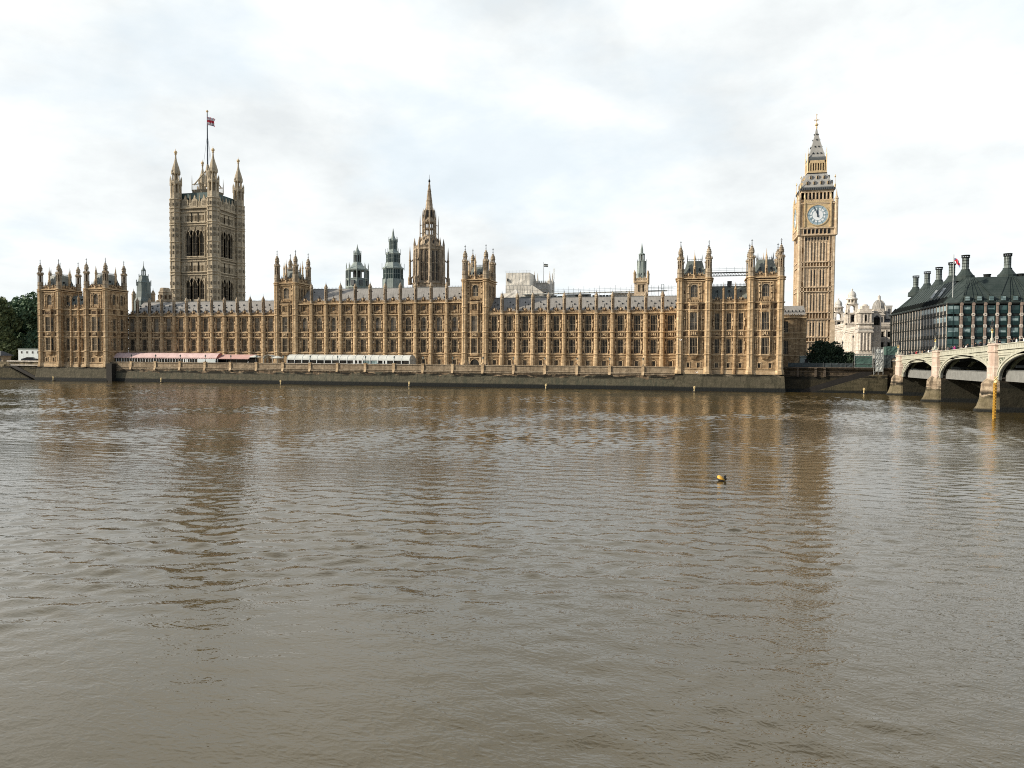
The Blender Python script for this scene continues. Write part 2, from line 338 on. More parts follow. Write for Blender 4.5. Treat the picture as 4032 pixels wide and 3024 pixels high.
# ------------------------------------------------------------------ ground and water
def water_mat():
    m, t, b = base_mat('river_water', .02, 0, .5); b.inputs['IOR'].default_value = 1.75; b.inputs['Specular Tint'].default_value = (1, .95, .78, 1)
    g = N(t, 'ShaderNodeNewGeometry'); P = g.outputs['Position']
    grp = bpy.data.node_groups.new('wave_height', 'ShaderNodeTree')
    grp.interface.new_socket('P', in_out='INPUT', socket_type='NodeSocketVector'); grp.interface.new_socket('H', in_out='OUTPUT', socket_type='NodeSocketFloat')
    gi = N(grp, 'NodeGroupInput'); go = N(grp, 'NodeGroupOutput'); p = gi.outputs[0]
    patch = ramp(grp, [(.34, .45), (.66, 1.3)], noise(grp, mapping(grp, p, (.022, .045, 1), (0, 0, .25)), 1, 3, .55))
    H = None
    for sc, rz, amp, det in (((1.2, 2.0, 1), .5, .030, 3), ((2.4, 4.1, 1), -.25, .022, 3), ((6.0, 9.0, 1), .1, .0075, 2)):   # ripples too small for the mesh
        h = noise(grp, mapping(grp, p, sc, (0, 0, rz + .2336)), 1, det, .5, .5)
        h = math_(grp, 'MULTIPLY', math_(grp, 'SUBTRACT', .5, math_(grp, 'POWER', math_(grp, 'ABSOLUTE', math_(grp, 'SUBTRACT', h, .5)), .8)), amp)
        H = h if H is None else math_(grp, 'ADD', H, h)
    grp.links.new(math_(grp, 'MULTIPLY', H, patch), go.inputs[0])
    def samp(off):
        n = N(t, 'ShaderNodeGroup'); n.node_tree = grp
        a = N(t, 'ShaderNodeVectorMath', operation='ADD'); t.links.new(P, a.inputs[0]); a.inputs[1].default_value = off
        t.links.new(a.outputs[0], n.inputs[0]); return n.outputs[0]
    e = .05; h0 = samp((0, 0, 0)); hx = samp((e, 0, 0)); hy = samp((0, e, 0)); k = -1.0/e
    c = N(t, 'ShaderNodeCombineXYZ')
    t.links.new(math_(t, 'MULTIPLY', math_(t, 'SUBTRACT', hx, h0), k), c.inputs[0]); t.links.new(math_(t, 'MULTIPLY', math_(t, 'SUBTRACT', hy, h0), k), c.inputs[1]); c.inputs[2].default_value = 0
    nn = N(t, 'ShaderNodeVectorMath', operation='NORMALIZE'); ad = N(t, 'ShaderNodeVectorMath', operation='ADD'); t.links.new(c.outputs[0], ad.inputs[0]); t.links.new(g.outputs['Normal'], ad.inputs[1]); t.links.new(ad.outputs[0], nn.inputs[0]); t.links.new(nn.outputs[0], b.inputs['Normal'])
    t.links.new(ramp(t, [(.3, (.040, .0285, .0095)), (.7, (.062, .0445, .0155))], noise(t, P, .03, 4)), b.inputs['Base Color'])
water_mat()
def wave_sheet(x0, x1, y0, y1, step):
    """the river between the banks as real waves: many small wave trains of different length and heading, in livelier and calmer patches"""
    xs = np.arange(x0, x1+step*.5, step, dtype=np.float32); ys = np.arange(y0, y1+step*.5, step, dtype=np.float32); X, Y = np.meshgrid(xs, ys)
    rs = np.random.RandomState(4); env = np.zeros_like(X)
    for _ in range(12):
        l = rs.uniform(14, 60); a = rs.uniform(0, math.pi); env += np.sin((X*math.cos(a)*.6 + Y*math.sin(a)*1.3)*2*math.pi/l + rs.uniform(0, 6.3)).astype(np.float32)
    env = np.clip(1.0 + env*.20, .35, 1.9); Z = np.zeros_like(X)
    n = 90
    for k in range(n):
        l = .75*(2.7/.75)**(rs.rand()**1.7); th = math.pi/2 + .2336 + rs.normal(0, .62); kk = 2*math.pi/l
        Z += (WAVE_SLOPE*math.sqrt(2/n)/kk*np.sin(kk*(X*math.cos(th)+Y*math.sin(th)) + rs.uniform(0, 6.3))).astype(np.float32)
    Z = Z*env; Z += 4.0*np.maximum(Z, 0)**2
    e = np.minimum(np.minimum((X-x0), (x1-X)), np.minimum((Y-y0), (y1+9-Y)))/12.0; Z *= np.clip(e, 0, 1)
    me = bpy.data.meshes.new('river_water'); ny, nx = X.shape; me.vertices.add(nx*ny); me.vertices.foreach_set('co', np.stack([X, Y, Z], -1).reshape(-1))
    a = (np.arange(ny-1)[:, None]*nx + np.arange(nx-1)[None]).reshape(-1).astype(np.int32); q = np.stack([a, a+1, a+nx+1, a+nx], 1)
    F = len(q); me.loops.add(F*4); me.loops.foreach_set('vertex_index', q.reshape(-1)); me.polygons.add(F); me.polygons.foreach_set('loop_start', np.arange(F, dtype=np.int32)*4)
    me.polygons.foreach_set('use_smooth', np.ones(F, bool)); me.update(calc_edges=True); me.materials.append(MT['river_water']); return me
WAVE_SLOPE = .074
tag(link('river_water', wave_sheet(-75, 330, -236, 2.5, .24), (0, 0, 0)), kind='structure')
mb = MB()
for a, b, c, d in ((-3000, -75, -1500, 2.5), (330, 3000, -1500, 900), (-75, 330, -1500, -236)): mb.quad((a, c, 0), (b, c, 0), (b, d, 0), (a, d, 0))
tag(build('river_water', mb, 'river_water', anchor=(0, 0, 0)), kind='structure')
mb = MB(); mb.quad((-4000, 2.2, 6.9), (31, 2.2, 6.9), (31, 5000, 6.9), (-4000, 5000, 6.9)); mb.quad((31, 10.2, 6.9), (235.1, 10.2, 6.9), (235.1, 5000, 6.9), (31, 5000, 6.9)); mb.quad((235.1, 2.2, 6.9), (318, 2.2, 6.9), (318, 5000, 6.9), (235.1, 5000, 6.9)); mb.quad((318, 30, 6.9), (4000, 30, 6.9), (4000, 5000, 6.9), (318, 5000, 6.9))
tag(build('ground', mb, 'paving', anchor=(0, 0, 6.9)), kind='structure')

mb = MB(); mb.quad((31, 1.5, 6.15), (235.1, 1.5, 6.15), (235.1, 10.25, 6.15), (31, 10.25, 6.15)); tag(build('terrace_pavement', mb, 'paving', anchor=(133, 6, 6.15)), kind='structure')

# ------------------------------------------------------------------ windows
def win_mb(w, h, n, trans=(), arch=None, dep=.36, mull=.08, rise=None):
    """stone window in its opening: glass, mullions, transoms and cusped heads; arch fills the corners above a pointed or round head"""
    mb = MB(); g = dep - .06
    mb.quad((-w/2, g, 0), (w/2, g, 0), (w/2, g, h), (-w/2, g, h), 1)
    fr = mull
    for a, b in ((-w/2, -w/2+fr), (w/2-fr, w/2)): mb.box(a, b, g-.12, g, 0, h)
    mb.box(-w/2+fr, w/2-fr, g-.14, g, 0, fr); mb.box(-w/2+fr, w/2-fr, g-.12, g, h-fr*.9, h)
    for k in range(1, n): x = -w/2 + w*k/n; mb.box(x-mull/2, x+mull/2, g-.10, g-.01, fr, h-fr*.9)
    for q in trans: mb.box(-w/2+fr, w/2-fr, g-.08, g-.02, h*q-mull*.7, h*q+mull*.7)
    lw = w/n
    if arch is None:
        for k in range(n):                     # small cusped head of each light
            xa = -w/2 + lw*k; xm = xa + lw/2; zt = h-fr*.8
            for sg, xe in ((1, xa), (-1, xa+lw)):
                mb.ext([(xe, zt-.65*lw), (xm, zt), (xe, zt)] if sg > 0 else [(xe, zt-.65*lw), (xe, zt), (xm, zt)], .0+g-.09, g-.03)
    else:
        rise = rise or w*.75; K = 8; c = []
        for k in range(K+1):
            u = k/K
            if arch == 'pointed': x = -w/2 + w/2*u; z = h - rise*(1-u)**1.9
            else: x = -w/2*math.cos(u*math.pi/2); z = h - rise + rise*math.sin(u*math.pi/2)
            c.append((x, z))
        for sg in (-1, 1):
            lo_ = [(sg*-x, z) for x, z in c]; hi = [(x, h) for x, z in lo_]
            if sg > 0: lo_.reverse(); hi.reverse()
            mb.strip(lo_, hi, .015, g-.04)
            ins = [(x*.93, z-.10) for x, z in lo_]; mb.strip(ins, lo_, -.10, .3)
    return mb
WIN = {}
def winproto(key, mats, *a, **k): WIN[key] = win_mb(*a, **k).mesh('window', mats, (0, 0, 0))
def put(key, x, y, z, parent, name='window', face='front'): return link(name, WIN[key], (x, y, z), parent, ROT[face])
LT = 'limestone_trim'; MU = 'mullion_stone'
winproto('lower', [MU, 'dark_glass'], 2.02, 4.45, 4, (.47,)); winproto('upper', [MU, 'dark_glass'], 2.02, 5.05, 4, (.41,))
winproto('upper_curtain', [MU, 'curtained_glass'], 2.02, 5.05, 4, (.41,))
winproto('upper_arch', [MU, 'curtained_glass'], 2.02, 4.95, 4, (.41,), arch='round', rise=1.3)
winproto('attic', ['limestone', 'curtained_glass'], 1.9, 1.75, 4, (), mull=.16)
winproto('basement', [MU, 'dark_glass'], 1.25, 1.65, 3, ())
winproto('link_lower', [MU, 'dark_glass'], 1.3, 4.35, 3, (.50,)); winproto('link_upper', [MU, 'dark_glass'], 1.3, 5.0, 3, (.42,))
winproto('slit', [MU, 'dark_glass'], .85, 1.4, 2, ()); winproto('oriel_lower', [MU, 'dark_glass'], 2.3, 4.85, 5, (.47,)); winproto('oriel_upper', [MU, 'curtained_glass'], 2.3, 5.2, 5, (.42,))
winproto('oriel_attic', ['limestone', 'dark_glass'], 2.2, 1.1, 4, ()); winproto('tower_top', [MU, 'curtained_glass'], 2.1, 3.9, 4, (.33,), arch='round', rise=.85)
winproto('side', [MU, 'dark_glass'], 1.35, 4.5, 3, (.47,)); winproto('side_top', [MU, 'dark_glass'], 1.3, 3.9, 3, (.4,), arch='round', rise=.7)
winproto('canted', [MU, 'dark_glass'], .72, 4.85, 1, (.47,)); winproto('canted_up', [MU, 'curtained_glass'], .72, 5.2, 1, (.42,))

# ------------------------------------------------------------------ palace details
def finial(mb, x, y, z, h, mi):                # iron finial with leaf collars and a cross
    mb.lathe(x, y, [(.10, z), (.06, z+h)], 6, mi)
    mb.lathe(x, y, [(.10, z+h*.10), (.26, z+h*.16), (.10, z+h*.22)], 6, mi); mb.lathe(x, y, [(.06, z+h*.4), (.17, z+h*.45), (.06, z+h*.5)], 6, mi)
    mb.box(x-.30, x+.30, y-.06, y+.06, z+h*.68, z+h*.76, mi); mb.lathe(x, y, [(.05, z+h*.93), (.13, z+h*.96), (.02, z+h)], 6, mi)
def turret(zb, zc, k=1.0, base=None, r=1.03):
    """octagonal corner turret: shaft from zb, cornice at zc, open arcade, small upper stage, ogee cap, iron finial (local, x=y=0)"""
    mb = MB(); L = lambda *p: mb.lathe(0, 0, list(p)); G = lambda *p: mb.lathe(0, 0, list(p), 8, 4)
    if base: L((r*1.42, base), (r*1.42, base+.5), (r*1.15, base+1.5), (r*1.15, base+2.2))
    L((r, zb), (r, zc)); G((r, zc), (r, zc+2.9*k))
    for z in (11.1, 16.35, 18.2, 24.4, 26.6):
        if zb + 1 < z < zc: L((r+.02, z-.2), (r+.2, z-.02), (r+.2, z+.1), (r+.02, z+.3))
    if zb < 12:                                # slim panel ribs up the shaft
        for i in range(8):
            a = math.pi/8 + i*math.pi/4; mb.lathe(r*math.cos(a), r*math.sin(a), [(.10, zb+2), (.10, zc-.3)], 4, 1)
    L((r+.02, zc-.9), (r+.3, zc-.65), (r+.3, zc-.5), (r+.02, zc-.45)); L((r+.02, zc-.15), (r+.32, zc), (r+.32, zc+.12), (r+.02, zc+.3))
    G((r+.02, zc+1.6*k), (r+.14, zc+1.7*k), (r+.02, zc+1.85*k))
    z0 = zc+2.9*k; z1 = zc+5.7*k
    for i in range(8):
        a = math.pi/8 + i*math.pi/4; mb.lathe(.80*math.cos(a), .80*math.sin(a), [(.17, z0), (.17, z1)], 6, 4)
    mb.lathe(0, 0, [(.33, z0), (.33, z1)], 8, 2)
    G((.98, z1-.35), (.98, z1), (1.14, z1+.1), (1.14, z1+.25), (.8, z1+.35))
    for i in range(8):                         # gablets round the head of the arcade
        a = i*math.pi/4; mb.lathe(.98*math.cos(a), .98*math.sin(a), [(.26, z1+.1), (.03, z1+.95)], 4, 4)
    z2 = z1+1.75*k; L((.60, z1+.35), (.60, z1+.7))
    for i in range(8):
        a = math.pi/8 + i*math.pi/4; mb.lathe(.58*math.cos(a), .58*math.sin(a), [(.12, z1+.6), (.12, z2)], 4, 4)
    mb.lathe(0, 0, [(.22, z1+.6), (.22, z2)], 6, 2)
    G((.66, z2-.25), (.84, z2), (.84, z2+.12), (.74, z2+.3), (.70, z2+.75), (.56, z2+1.15), (.34, z2+1.55), (.18, z2+1.95), (.12, z2+2.2))
    for i in range(8):                         # crockets up the cap
        a = i*math.pi/4
        for rr, zz in ((.72, .6), (.56, 1.2), (.32, 1.7)): mb.lathe(rr*math.cos(a), rr*math.sin(a), [(.05, z2+zz-.1), (.12, z2+zz), (.02, z2+zz+.2)], 4, 4)
    finial(mb, 0, 0, z2+2.15, 1.75*k, 3)
    return mb
TM = ['limestone', LT, 'limestone_carved', 'iron', 'limestone_grey']
TG = ['limestone_grey', 'limestone_grey', 'limestone_carved', 'iron']
def carve_cell(mb, x, y, z0, z1, w, seed):
    """carved coat of arms between two supporters on a dark panel"""
    rnd = random.Random(seed); zc = (z0+z1)/2; h = z1-z0
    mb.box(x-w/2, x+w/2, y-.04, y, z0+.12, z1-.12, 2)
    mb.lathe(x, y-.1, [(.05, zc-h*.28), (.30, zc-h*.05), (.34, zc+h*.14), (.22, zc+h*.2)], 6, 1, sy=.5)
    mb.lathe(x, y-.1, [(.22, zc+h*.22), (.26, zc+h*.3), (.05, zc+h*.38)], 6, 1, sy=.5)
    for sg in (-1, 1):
        mb.tube((x+sg*.42, y-.1, zc-h*.3), (x+sg*.72, y-.12, zc+h*.12), .13, 5, 1); mb.tube((x+sg*.72, y-.12, zc+h*.1), (x+sg*.5, y-.12, zc+h*.34), .13, 5, 1)
        mb.tube((x+sg*.8, y-.1, zc-h*.32), (x+sg*.70, y-.1, zc), .09, 5, 1); mb.tube((x+sg*.55, y-.1, zc+.02), (x+sg*.28, y-.12, zc+h*.16), .06, 5, 1)
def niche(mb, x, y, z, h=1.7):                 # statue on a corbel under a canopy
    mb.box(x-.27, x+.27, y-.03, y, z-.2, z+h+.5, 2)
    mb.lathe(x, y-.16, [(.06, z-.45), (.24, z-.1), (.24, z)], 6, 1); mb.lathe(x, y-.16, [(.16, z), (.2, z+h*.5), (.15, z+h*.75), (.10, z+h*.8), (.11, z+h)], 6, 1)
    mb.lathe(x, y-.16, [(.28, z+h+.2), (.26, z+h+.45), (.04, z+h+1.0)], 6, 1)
STR = [(10.85, 11.12, .30), (16.25, 16.5, .28), (18.1, 18.38, .30)]
def strings(mb, x0, x1, y, zs, mi=1):
    for a, b, p in zs:
        mb.box(x0, x1, y-p*.5, y, a-.16, a, mi); mb.box(x0, x1, y-p, y, a, b, mi)
def bay(mb, xc, x0, x1, y, seed, w=2.02, attic=False):
    """panelling, niches and carving of one bay, between buttresses x0..x1"""
    for sg in (-1, 1):
        for dx in (w/2+.16, w/2+.92):
            for a, b in ((11.2, 16.0), (18.45, 23.75)): mb.box(xc+sg*dx-.08, xc+sg*dx+.08, y-.16, y, a, b, 1)
            mb.box(xc+sg*dx-.09, xc+sg*dx+.09, y-.14, y, 16.55, 18.0, 1)
        for z in (12.9, 20.0): niche(mb, xc+sg*(w/2+.54), y, z, 1.35)
        for a, b in ((14.9, 15.9), (22.4, 23.6), (11.4, 12.1), (18.6, 19.3)): mb.box(xc+sg*(w/2+.54)-.28, xc+sg*(w/2+.54)+.28, y-.05, y, a, b, 2)
        xe = xc + sg*(w/2+1.25)
        mb.box(min(xe, xc+sg*(w/2+1.0)), max(xe, xc+sg*(w/2+1.0)), y-.03, y, 16.6, 17.9, 2)
        mb.box(xc+sg*(w/2+.55)-.26, xc+sg*(w/2+.55)+.26, y-.05, y, 16.65, 17.9, 2)
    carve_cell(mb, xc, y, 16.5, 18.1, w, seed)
    mb.box(xc-w/2-.1, xc+w/2+.1, y-.12, y, 15.98, 16.09, 1); mb.box(xc-w/2-.1, xc+w/2+.1, y-.14, y, 23.72, 23.86, 1)
    mb.box(x0, x1, y-.04, y, 23.9, 24.1, 2)
    if attic:
        for sg in (-1, 1):
            mb.box(xc+sg*1.35-.22, xc+sg*1.35+.22, y-.05, y, 25.6, 27.6, 2); mb.box(xc+sg*1.02-.07, xc+sg*1.02+.07, y-.15, y, 24.7, 27.9, 1)
            mb.box(xc+sg*1.68-.07, xc+sg*1.68+.07, y-.15, y, 24.7, 27.9, 1); mb.box(xc+sg*2.05-.2, xc+sg*2.05+.2, y-.05, y, 24.7, 25.5, 2)
        for k in range(5): mb.lathe(xc-1+.5*k, y-.14, [(.05, 24.75), (.2, 25.0), (.2, 25.35), (.1, 25.45)], 5, 1)
        mb.box(xc-1.2, xc+1.2, y-.05, y, 24.62, 25.5, 2)
def buttress_mb(top, cor, wide=1.0):
    """octagonal buttress with set-offs, pinnacle, crocketed cap and finial; local, x=y=0"""
    mb = MB(); L = lambda *p: mb.lathe(0, 0, list(p))
    L((.88*wide, 6.9), (.88*wide, 9.9), (.74*wide, 10.4)); L((.73*wide, 10.3), (.73*wide, 16.4)); L((.64*wide, 16.4), (.64*wide, cor)); mb.lathe(0, 0, [(.54*wide, cor), (.54*wide, top-1.9)], 8, 4)
    for z in (10.98, 16.38, 18.25, cor-.1): L((.72*wide, z-.25), (.95*wide, z-.05), (.95*wide, z+.1), (.68*wide, z+.25))
    for z in (13.4, 20.9): L((.72*wide, z-.12), (.82*wide, z), (.7*wide, z+.12))
    for k in range(8):
        a = math.pi/8 + k*math.pi/4; mb.lathe(.62*wide*math.cos(a), .62*wide*math.sin(a), [(.09, 18.5), (.09, cor-.4)], 4, 1)
    mb.lathe(0, 0, [(.56, top-2.6), (.62, top-2.45), (.56, top-2.3)], 8, 4); mb.lathe(0, 0, [(.56, top-2.0), (.70, top-1.85), (.62, top-1.6), (.40, top-1.1), (.16, top-.55), (.08, top-.45)], 8, 4)
    for k in range(4):
        a = k*math.pi/2; mb.lathe(.56*math.cos(a), .56*math.sin(a), [(.15, top-2.0), (.02, top-1.3)], 4, 1)
        mb.box(.43*math.cos(a)-.14, .43*math.cos(a)+.14, .43*math.sin(a)-.14, .43*math.sin(a)+.14, cor+1.2, top-2.7, 2)
    mb.lathe(0, 0, [(.06, top-.5), (.14, top-.35), (.04, top-.2), (.03, top+.35)], 5, 3)
    return mb
def parapet(mb, x0, x1, y, z0, z1, th=.35):
    """pierced parapet with merlons; a crested gablet over the middle is added by the bay"""
    h = z1-z0; mb.box(x0, x1, y, y+th, z0, z0+h*.35, 0); mb.box(x0, x1, y-.06, y, z0+h*.30, z0+h*.38, 1)
    n = max(3, round((x1-x0)/.62)); d = (x1-x0)/n
    for k in range(n):
        a = x0 + d*k
        mb.box(a+.05, a+d*.5, y+.04, y+th-.04, z0+h*.35, z0+h*(.98 if k % 3 != 1 else .72), 0)
        mb.box(a+d*.5, a+d-.02, y+.1, y+th-.1, z0+h*.35, z0+h*.62, 2)
    mb.box(x0, x1, y-.02, y+th+.02, z0+h*.58, z0+h*.68, 1)
def gablet(mb, x, y, z, k=1.0):                # crest over a bay: shield between scrolls, statue finial
    mb.ext([(x-.75*k, z), (x+.75*k, z), (x+.62*k, z+.7*k), (x+.25*k, z+.95*k), (x, z+1.5*k), (x-.25*k, z+.95*k), (x-.62*k, z+.7*k)], y-.05, y+.3, 2)
    mb.lathe(x, y-.05, [(.12, z+.1), (.32*k, z+.5*k), (.3*k, z+.85*k), (.06, z+1.0*k)], 6, 1, sy=.6); mb.lathe(x, y+.1, [(.10, z+1.4*k), (.17, z+1.65*k), (.05, z+1.9*k), (.12, z+2.15*k), (.02, z+2.45*k)], 5, 3)
    for sg in (-1, 1): mb.lathe(x+sg*.62*k, y+.1, [(.12, z+.6*k), (.14, z+.9*k), (.02, z+1.3*k)], 5, 1)

# ------------------------------------------------------------------ the palace
palace = empty('palace_building', (133, 10, 6.9), 'long honey coloured gothic palace with rows of tall windows and pinnacles along the river terrace', 'palace')
YW = 10.3
# two wings of twelve bays
def wing(x0, x1, bx, first, up_key, seed):
    """x0..x1 wall ends, bx buttress positions"""
    ed = [x0] + bx + [x1]; mb = MB(); ops = []; cs = []
    for a, b in zip(ed[:-1], ed[1:]):
        c = (a+b)/2
        if a == x0 and first: c = b - 2.66
        if b == x1: c = a + 2.66
        c = min(max(c, x0+1.4), x1-1.15); cs.append(c); ops += [(c-1.01, c+1.01, 11.35, 15.8), (c-1.01, c+1.01, 18.55, 23.6), (c-.62, c+.62, 7.25, 8.9)]
    mb.open_wall(x0, x1, 6.9, 24.3, YW, ops, .36, 0)
    for i, c in enumerate(cs):
        bay(mb, c, ed[i], ed[i+1], YW, seed*50+i)
        for a, b, z0, z1 in ((c-.85, c-.62, 7.1, 9.2), (c+.62, c+.85, 7.1, 9.2), (c-.95, c+.95, 8.95, 9.15)): mb.box(a, b, YW-.12, YW, z0, z1, 1)
    strings(mb, x0, x1, YW, STR); mb.box(x0, x1, YW-.55, YW, 24.12, 24.42, 1); mb.box(x0, x1, YW-.3, YW, 23.98, 24.12, 2); mb.box(x0, x1, YW-.22, YW, 10.0, 10.2, 1)
    mb.box(x0, x1, YW+.40, 27, 6.9, 24.3, 0)
    w = build('wing', mb, TM, palace)
    for i, c in enumerate(cs):
        put('lower', c, YW, 11.35, w); put(up_key, c, YW, 18.55, w); put('basement', c, YW, 7.25, w, 'basement_window')
    pp = MB()
    for a, b in zip(ed[:-1], ed[1:]): parapet(pp, a, b, YW-.1, 24.42, 25.75)
    for c in cs: gablet(pp, c, YW-.15, 25.2, .9)
    build('parapet', pp, ['limestone', LT, 'limestone_carved', 'iron'], w)
    for q in bx: link('buttress', BUT_W, (q, YW-.35, 0), w)
    rf = MB(); y0, y1, z0, z1 = YW+.5, YW+8.5, 24.6, 30.3
    rf.add([(x0, y0, z0), (x1, y0, z0), (x1, y1, z1), (x0, y1, z1), (x0, 26, 24.6), (x1, 26, 24.6)], [(0, 1, 2, 3), (3, 2, 5, 4), (0, 3, 4), (1, 5, 2)], 0)
    rf.box(x0, x1, y1-.12, y1+.12, z1-.1, z1+.12, 1)
    n = int((x1-x0)/.5)
    for k in range(n): q = x0+.25+k*(x1-x0)/n; rf.box(q-.04, q+.04, y1-.03, y1+.03, z1+.12, z1+.5, 1)
    def lucarne(x, zf, k):                     # little louvred roof vent
        y = y0 + (zf-z0)/(z1-z0)*(y1-y0); rf.box(x-.2*k, x+.2*k, y-.35*k, y+.5, zf, zf+.55*k, 2); rf.add([(x-.28*k, y-.45*k, zf+.5*k), (x+.28*k, y-.45*k, zf+.5*k), (x, y-.45*k, zf+.95*k), (x-.28*k, y+.8, zf+.5*k), (x+.28*k, y+.8, zf+.5*k), (x, y+.8, zf+.95*k)], [(0, 1, 2), (0, 2, 5, 3), (1, 4, 5, 2)], 1)
    for c in cs:
        for dx in (-1.3, 1.3): lucarne(c+dx, 28.4, .55); lucarne(c+dx*1.0, 25.9, .9)
        lucarne(c, 27.5, .6)
    build('roof', rf, ['lead_roof', 'grey_iron', 'iron'], w)
    return w
TB = ['limestone_light', LT, 'limestone_carved', 'iron', 'limestone_grey']
BUT_W = buttress_mb(31.7, 24.3).mesh('buttress', TB, (0, 0, 0)); BUT_C = buttress_mb(35.8, 28.3).mesh('buttress', TB, (0, 0, 0))
wl = wing(30.94, 93.2, [35.3+5.32*k for k in range(11)], True, 'upper_curtain', 1)
wr = wing(172.8, 235.06, [177.75+5.27*k for k in range(11)], True, 'upper', 2)
# central range of eleven bays, one storey higher
x0, x1 = 102.1, 163.9; bx = [102.1+5.62*k for k in range(1, 11)]; ed = [x0]+bx+[x1]; mb = MB(); ops = []; YC = YW
cs = [(a+b)/2 for a, b in zip(ed[:-1], ed[1:])]
for c in cs: ops += [(c-1.01, c+1.01, 11.35, 15.8), (c-1.01, c+1.01, 18.55, 23.5), (c-.95, c+.95, 25.75, 27.5), (c-.62, c+.62, 7.25, 8.9)]
mb.open_wall(x0, x1, 6.9, 28.3, YC, ops, .36, 0)
for i, c in enumerate(cs):
    bay(mb, c, ed[i], ed[i+1], YC, 300+i, attic=True)
    for a, b, z0, z1 in ((c-.85, c-.62, 7.1, 9.2), (c+.62, c+.85, 7.1, 9.2), (c-.95, c+.95, 8.95, 9.15)): mb.box(a, b, YC-.12, YC, z0, z1, 1)
strings(mb, x0, x1, YC, STR + [(24.2, 24.5, .4)]); mb.box(x0, x1, YC-.6, YC, 28.1, 28.42, 1); mb.box(x0, x1, YC-.32, YC, 27.85, 28.1, 2); mb.box(x0, x1, YC-.22, YC, 10.0, 10.2, 1)
mb.box(x0, x1, YC+.40, 30, 6.9, 28.3, 0)
cr = build('central_range', mb, TM, palace)
for c in cs:
    put('lower', c, YC, 11.35, cr); put('upper_arch', c, YC, 18.55, cr); put('attic', c, YC, 25.75, cr, 'attic_window'); put('basement', c, YC, 7.25, cr, 'basement_window')
pp = MB()
for a, b in zip(ed[:-1], ed[1:]): parapet(pp, a, b, YC-.1, 28.42, 29.7)
for c in cs: gablet(pp, c, YC-.15, 29.2, .9)
build('parapet', pp, TM, cr)
for q in bx: link('buttress', BUT_C, (q, YC-.35, 0), cr)
rf = MB(); y0, y1, z0, z1 = YC+.5, YC+8.5, 28.6, 34.35
rf.add([(x0, y0, z0), (x1, y0, z0), (x1, y1, z1), (x0, y1, z1), (x0, 29, 28.5), (x1, 29, 28.5)], [(0, 1, 2, 3), (3, 2, 5, 4)], 0); rf.box(x0, x1, y1-.12, y1+.12, z1-.1, z1+.12, 1)
for k in range(110): q = x0+.3+k*(x1-x0)/110; rf.box(q-.04, q+.04, y1-.03, y1+.03, z1+.12, z1+.55, 1)
for c in cs:
    for dx, zf, k in ((0, 31.6, .6), (.25, 33.0, .5), (-1.1, 30.1, .9), (1.1, 30.1, .9)):
        y = y0 + (zf-z0)/(z1-z0)*(y1-y0); rf.box(c+dx-.2*k, c+dx+.2*k, y-.35*k, y+.5, zf, zf+.6*k, 2)
build('roof', rf, ['lead_roof', 'grey_iron', 'iron'], cr)

TUR_P = turret(5.3, 34.0, 1.0, 5.2).mesh('turret', TB, (0, 0, 0)); TUR_PB = turret(24, 34.0, 1.0).mesh('turret', TB, (0, 0, 0)); TUR_C = turret(6.9, 35.9, 1.05, 6.9).mesh('turret', TB, (0, 0, 0)); TUR_CB = turret(24, 35.9, 1.05).mesh('turret', TB, (0, 0, 0))
def tower_roof(xc, yc, hb, ht, z0, z1, parent, zt):
    rf = MB()
    prof = [(hb, z0), (hb*.86, z0+(z1-z0)*.3), (hb*.72, z0+(z1-z0)*.68), (ht, z1)]
    rf.lathe(xc, yc, [(r*1.414, z) for r, z in prof], 4, 0)
    for sg in (-1, 1):
        for u in np.linspace(-ht, ht, 9): rf.box(xc+u-.04, xc+u+.04, yc+sg*ht-.03, yc+sg*ht+.03, z1, z1+.75, 1); rf.box(xc+sg*ht-.03, xc+sg*ht+.03, yc+u-.04, yc+u+.04, z1, z1+.75, 1)
        rf.box(xc-ht, xc+ht, yc+sg*ht-.04, yc+sg*ht+.04, z1+.35, z1+.45, 1); rf.box(xc+sg*ht-.04, xc+sg*ht+.04, yc-ht, yc+ht, z1+.35, z1+.45, 1)
        for s2 in (-1, 1): rf.lathe(xc+sg*ht, yc+s2*ht, [(.12, z1-.1), (.16, z1+.7), (.02, z1+2.0)], 5, 1)
        for dx in (-hb*.42, hb*.42): rf.box(xc+dx-.2, xc+dx+.2, yc+sg*hb*.84-.35, yc+sg*hb*.84+.35, z0+(z1-z0)*.42, z0+(z1-z0)*.55, 2); rf.box(xc+sg*hb*.84-.35, xc+sg*hb*.84+.35, yc+dx-.2, yc+dx+.2, z0+(z1-z0)*.42, z0+(z1-z0)*.55, 2)
    build('roof', rf, ['slate_roof', 'grey_iron', 'iron'], parent)
def tower_parapet(mb, x0, x1, y0, y1, z0, z1):
    for T, a, b in ((None, x0, x1), (Tright(x1, y0), 0, y1-y0), (Tleft(x0, y1), 0, y1-y0), (Tback(x1, y1), 0, x1-x0)):
        mb.T = T; y = y0 if T is None else 0
        parapet(mb, a+.9, b-.9, y+.02, z0, z1); m = (a+b)/2
        for dx in (-1.7, 1.7): gablet(mb, m+dx, y, z0+.55, .85)
        mb.lathe(m, y+.1, [(.42, z0-.3), (.42, z0+3.0), (.5, z0+3.2), (.32, z0+3.6), (.30, z0+5.4), (.42, z0+5.6), (.12, z0+7.0), (.03, z0+8.4)], 6, 1)
        mb.box(m-.2, m+.2, y-.36, y-.2, z0+1.0, z0+2.6, 2)
    mb.T = None
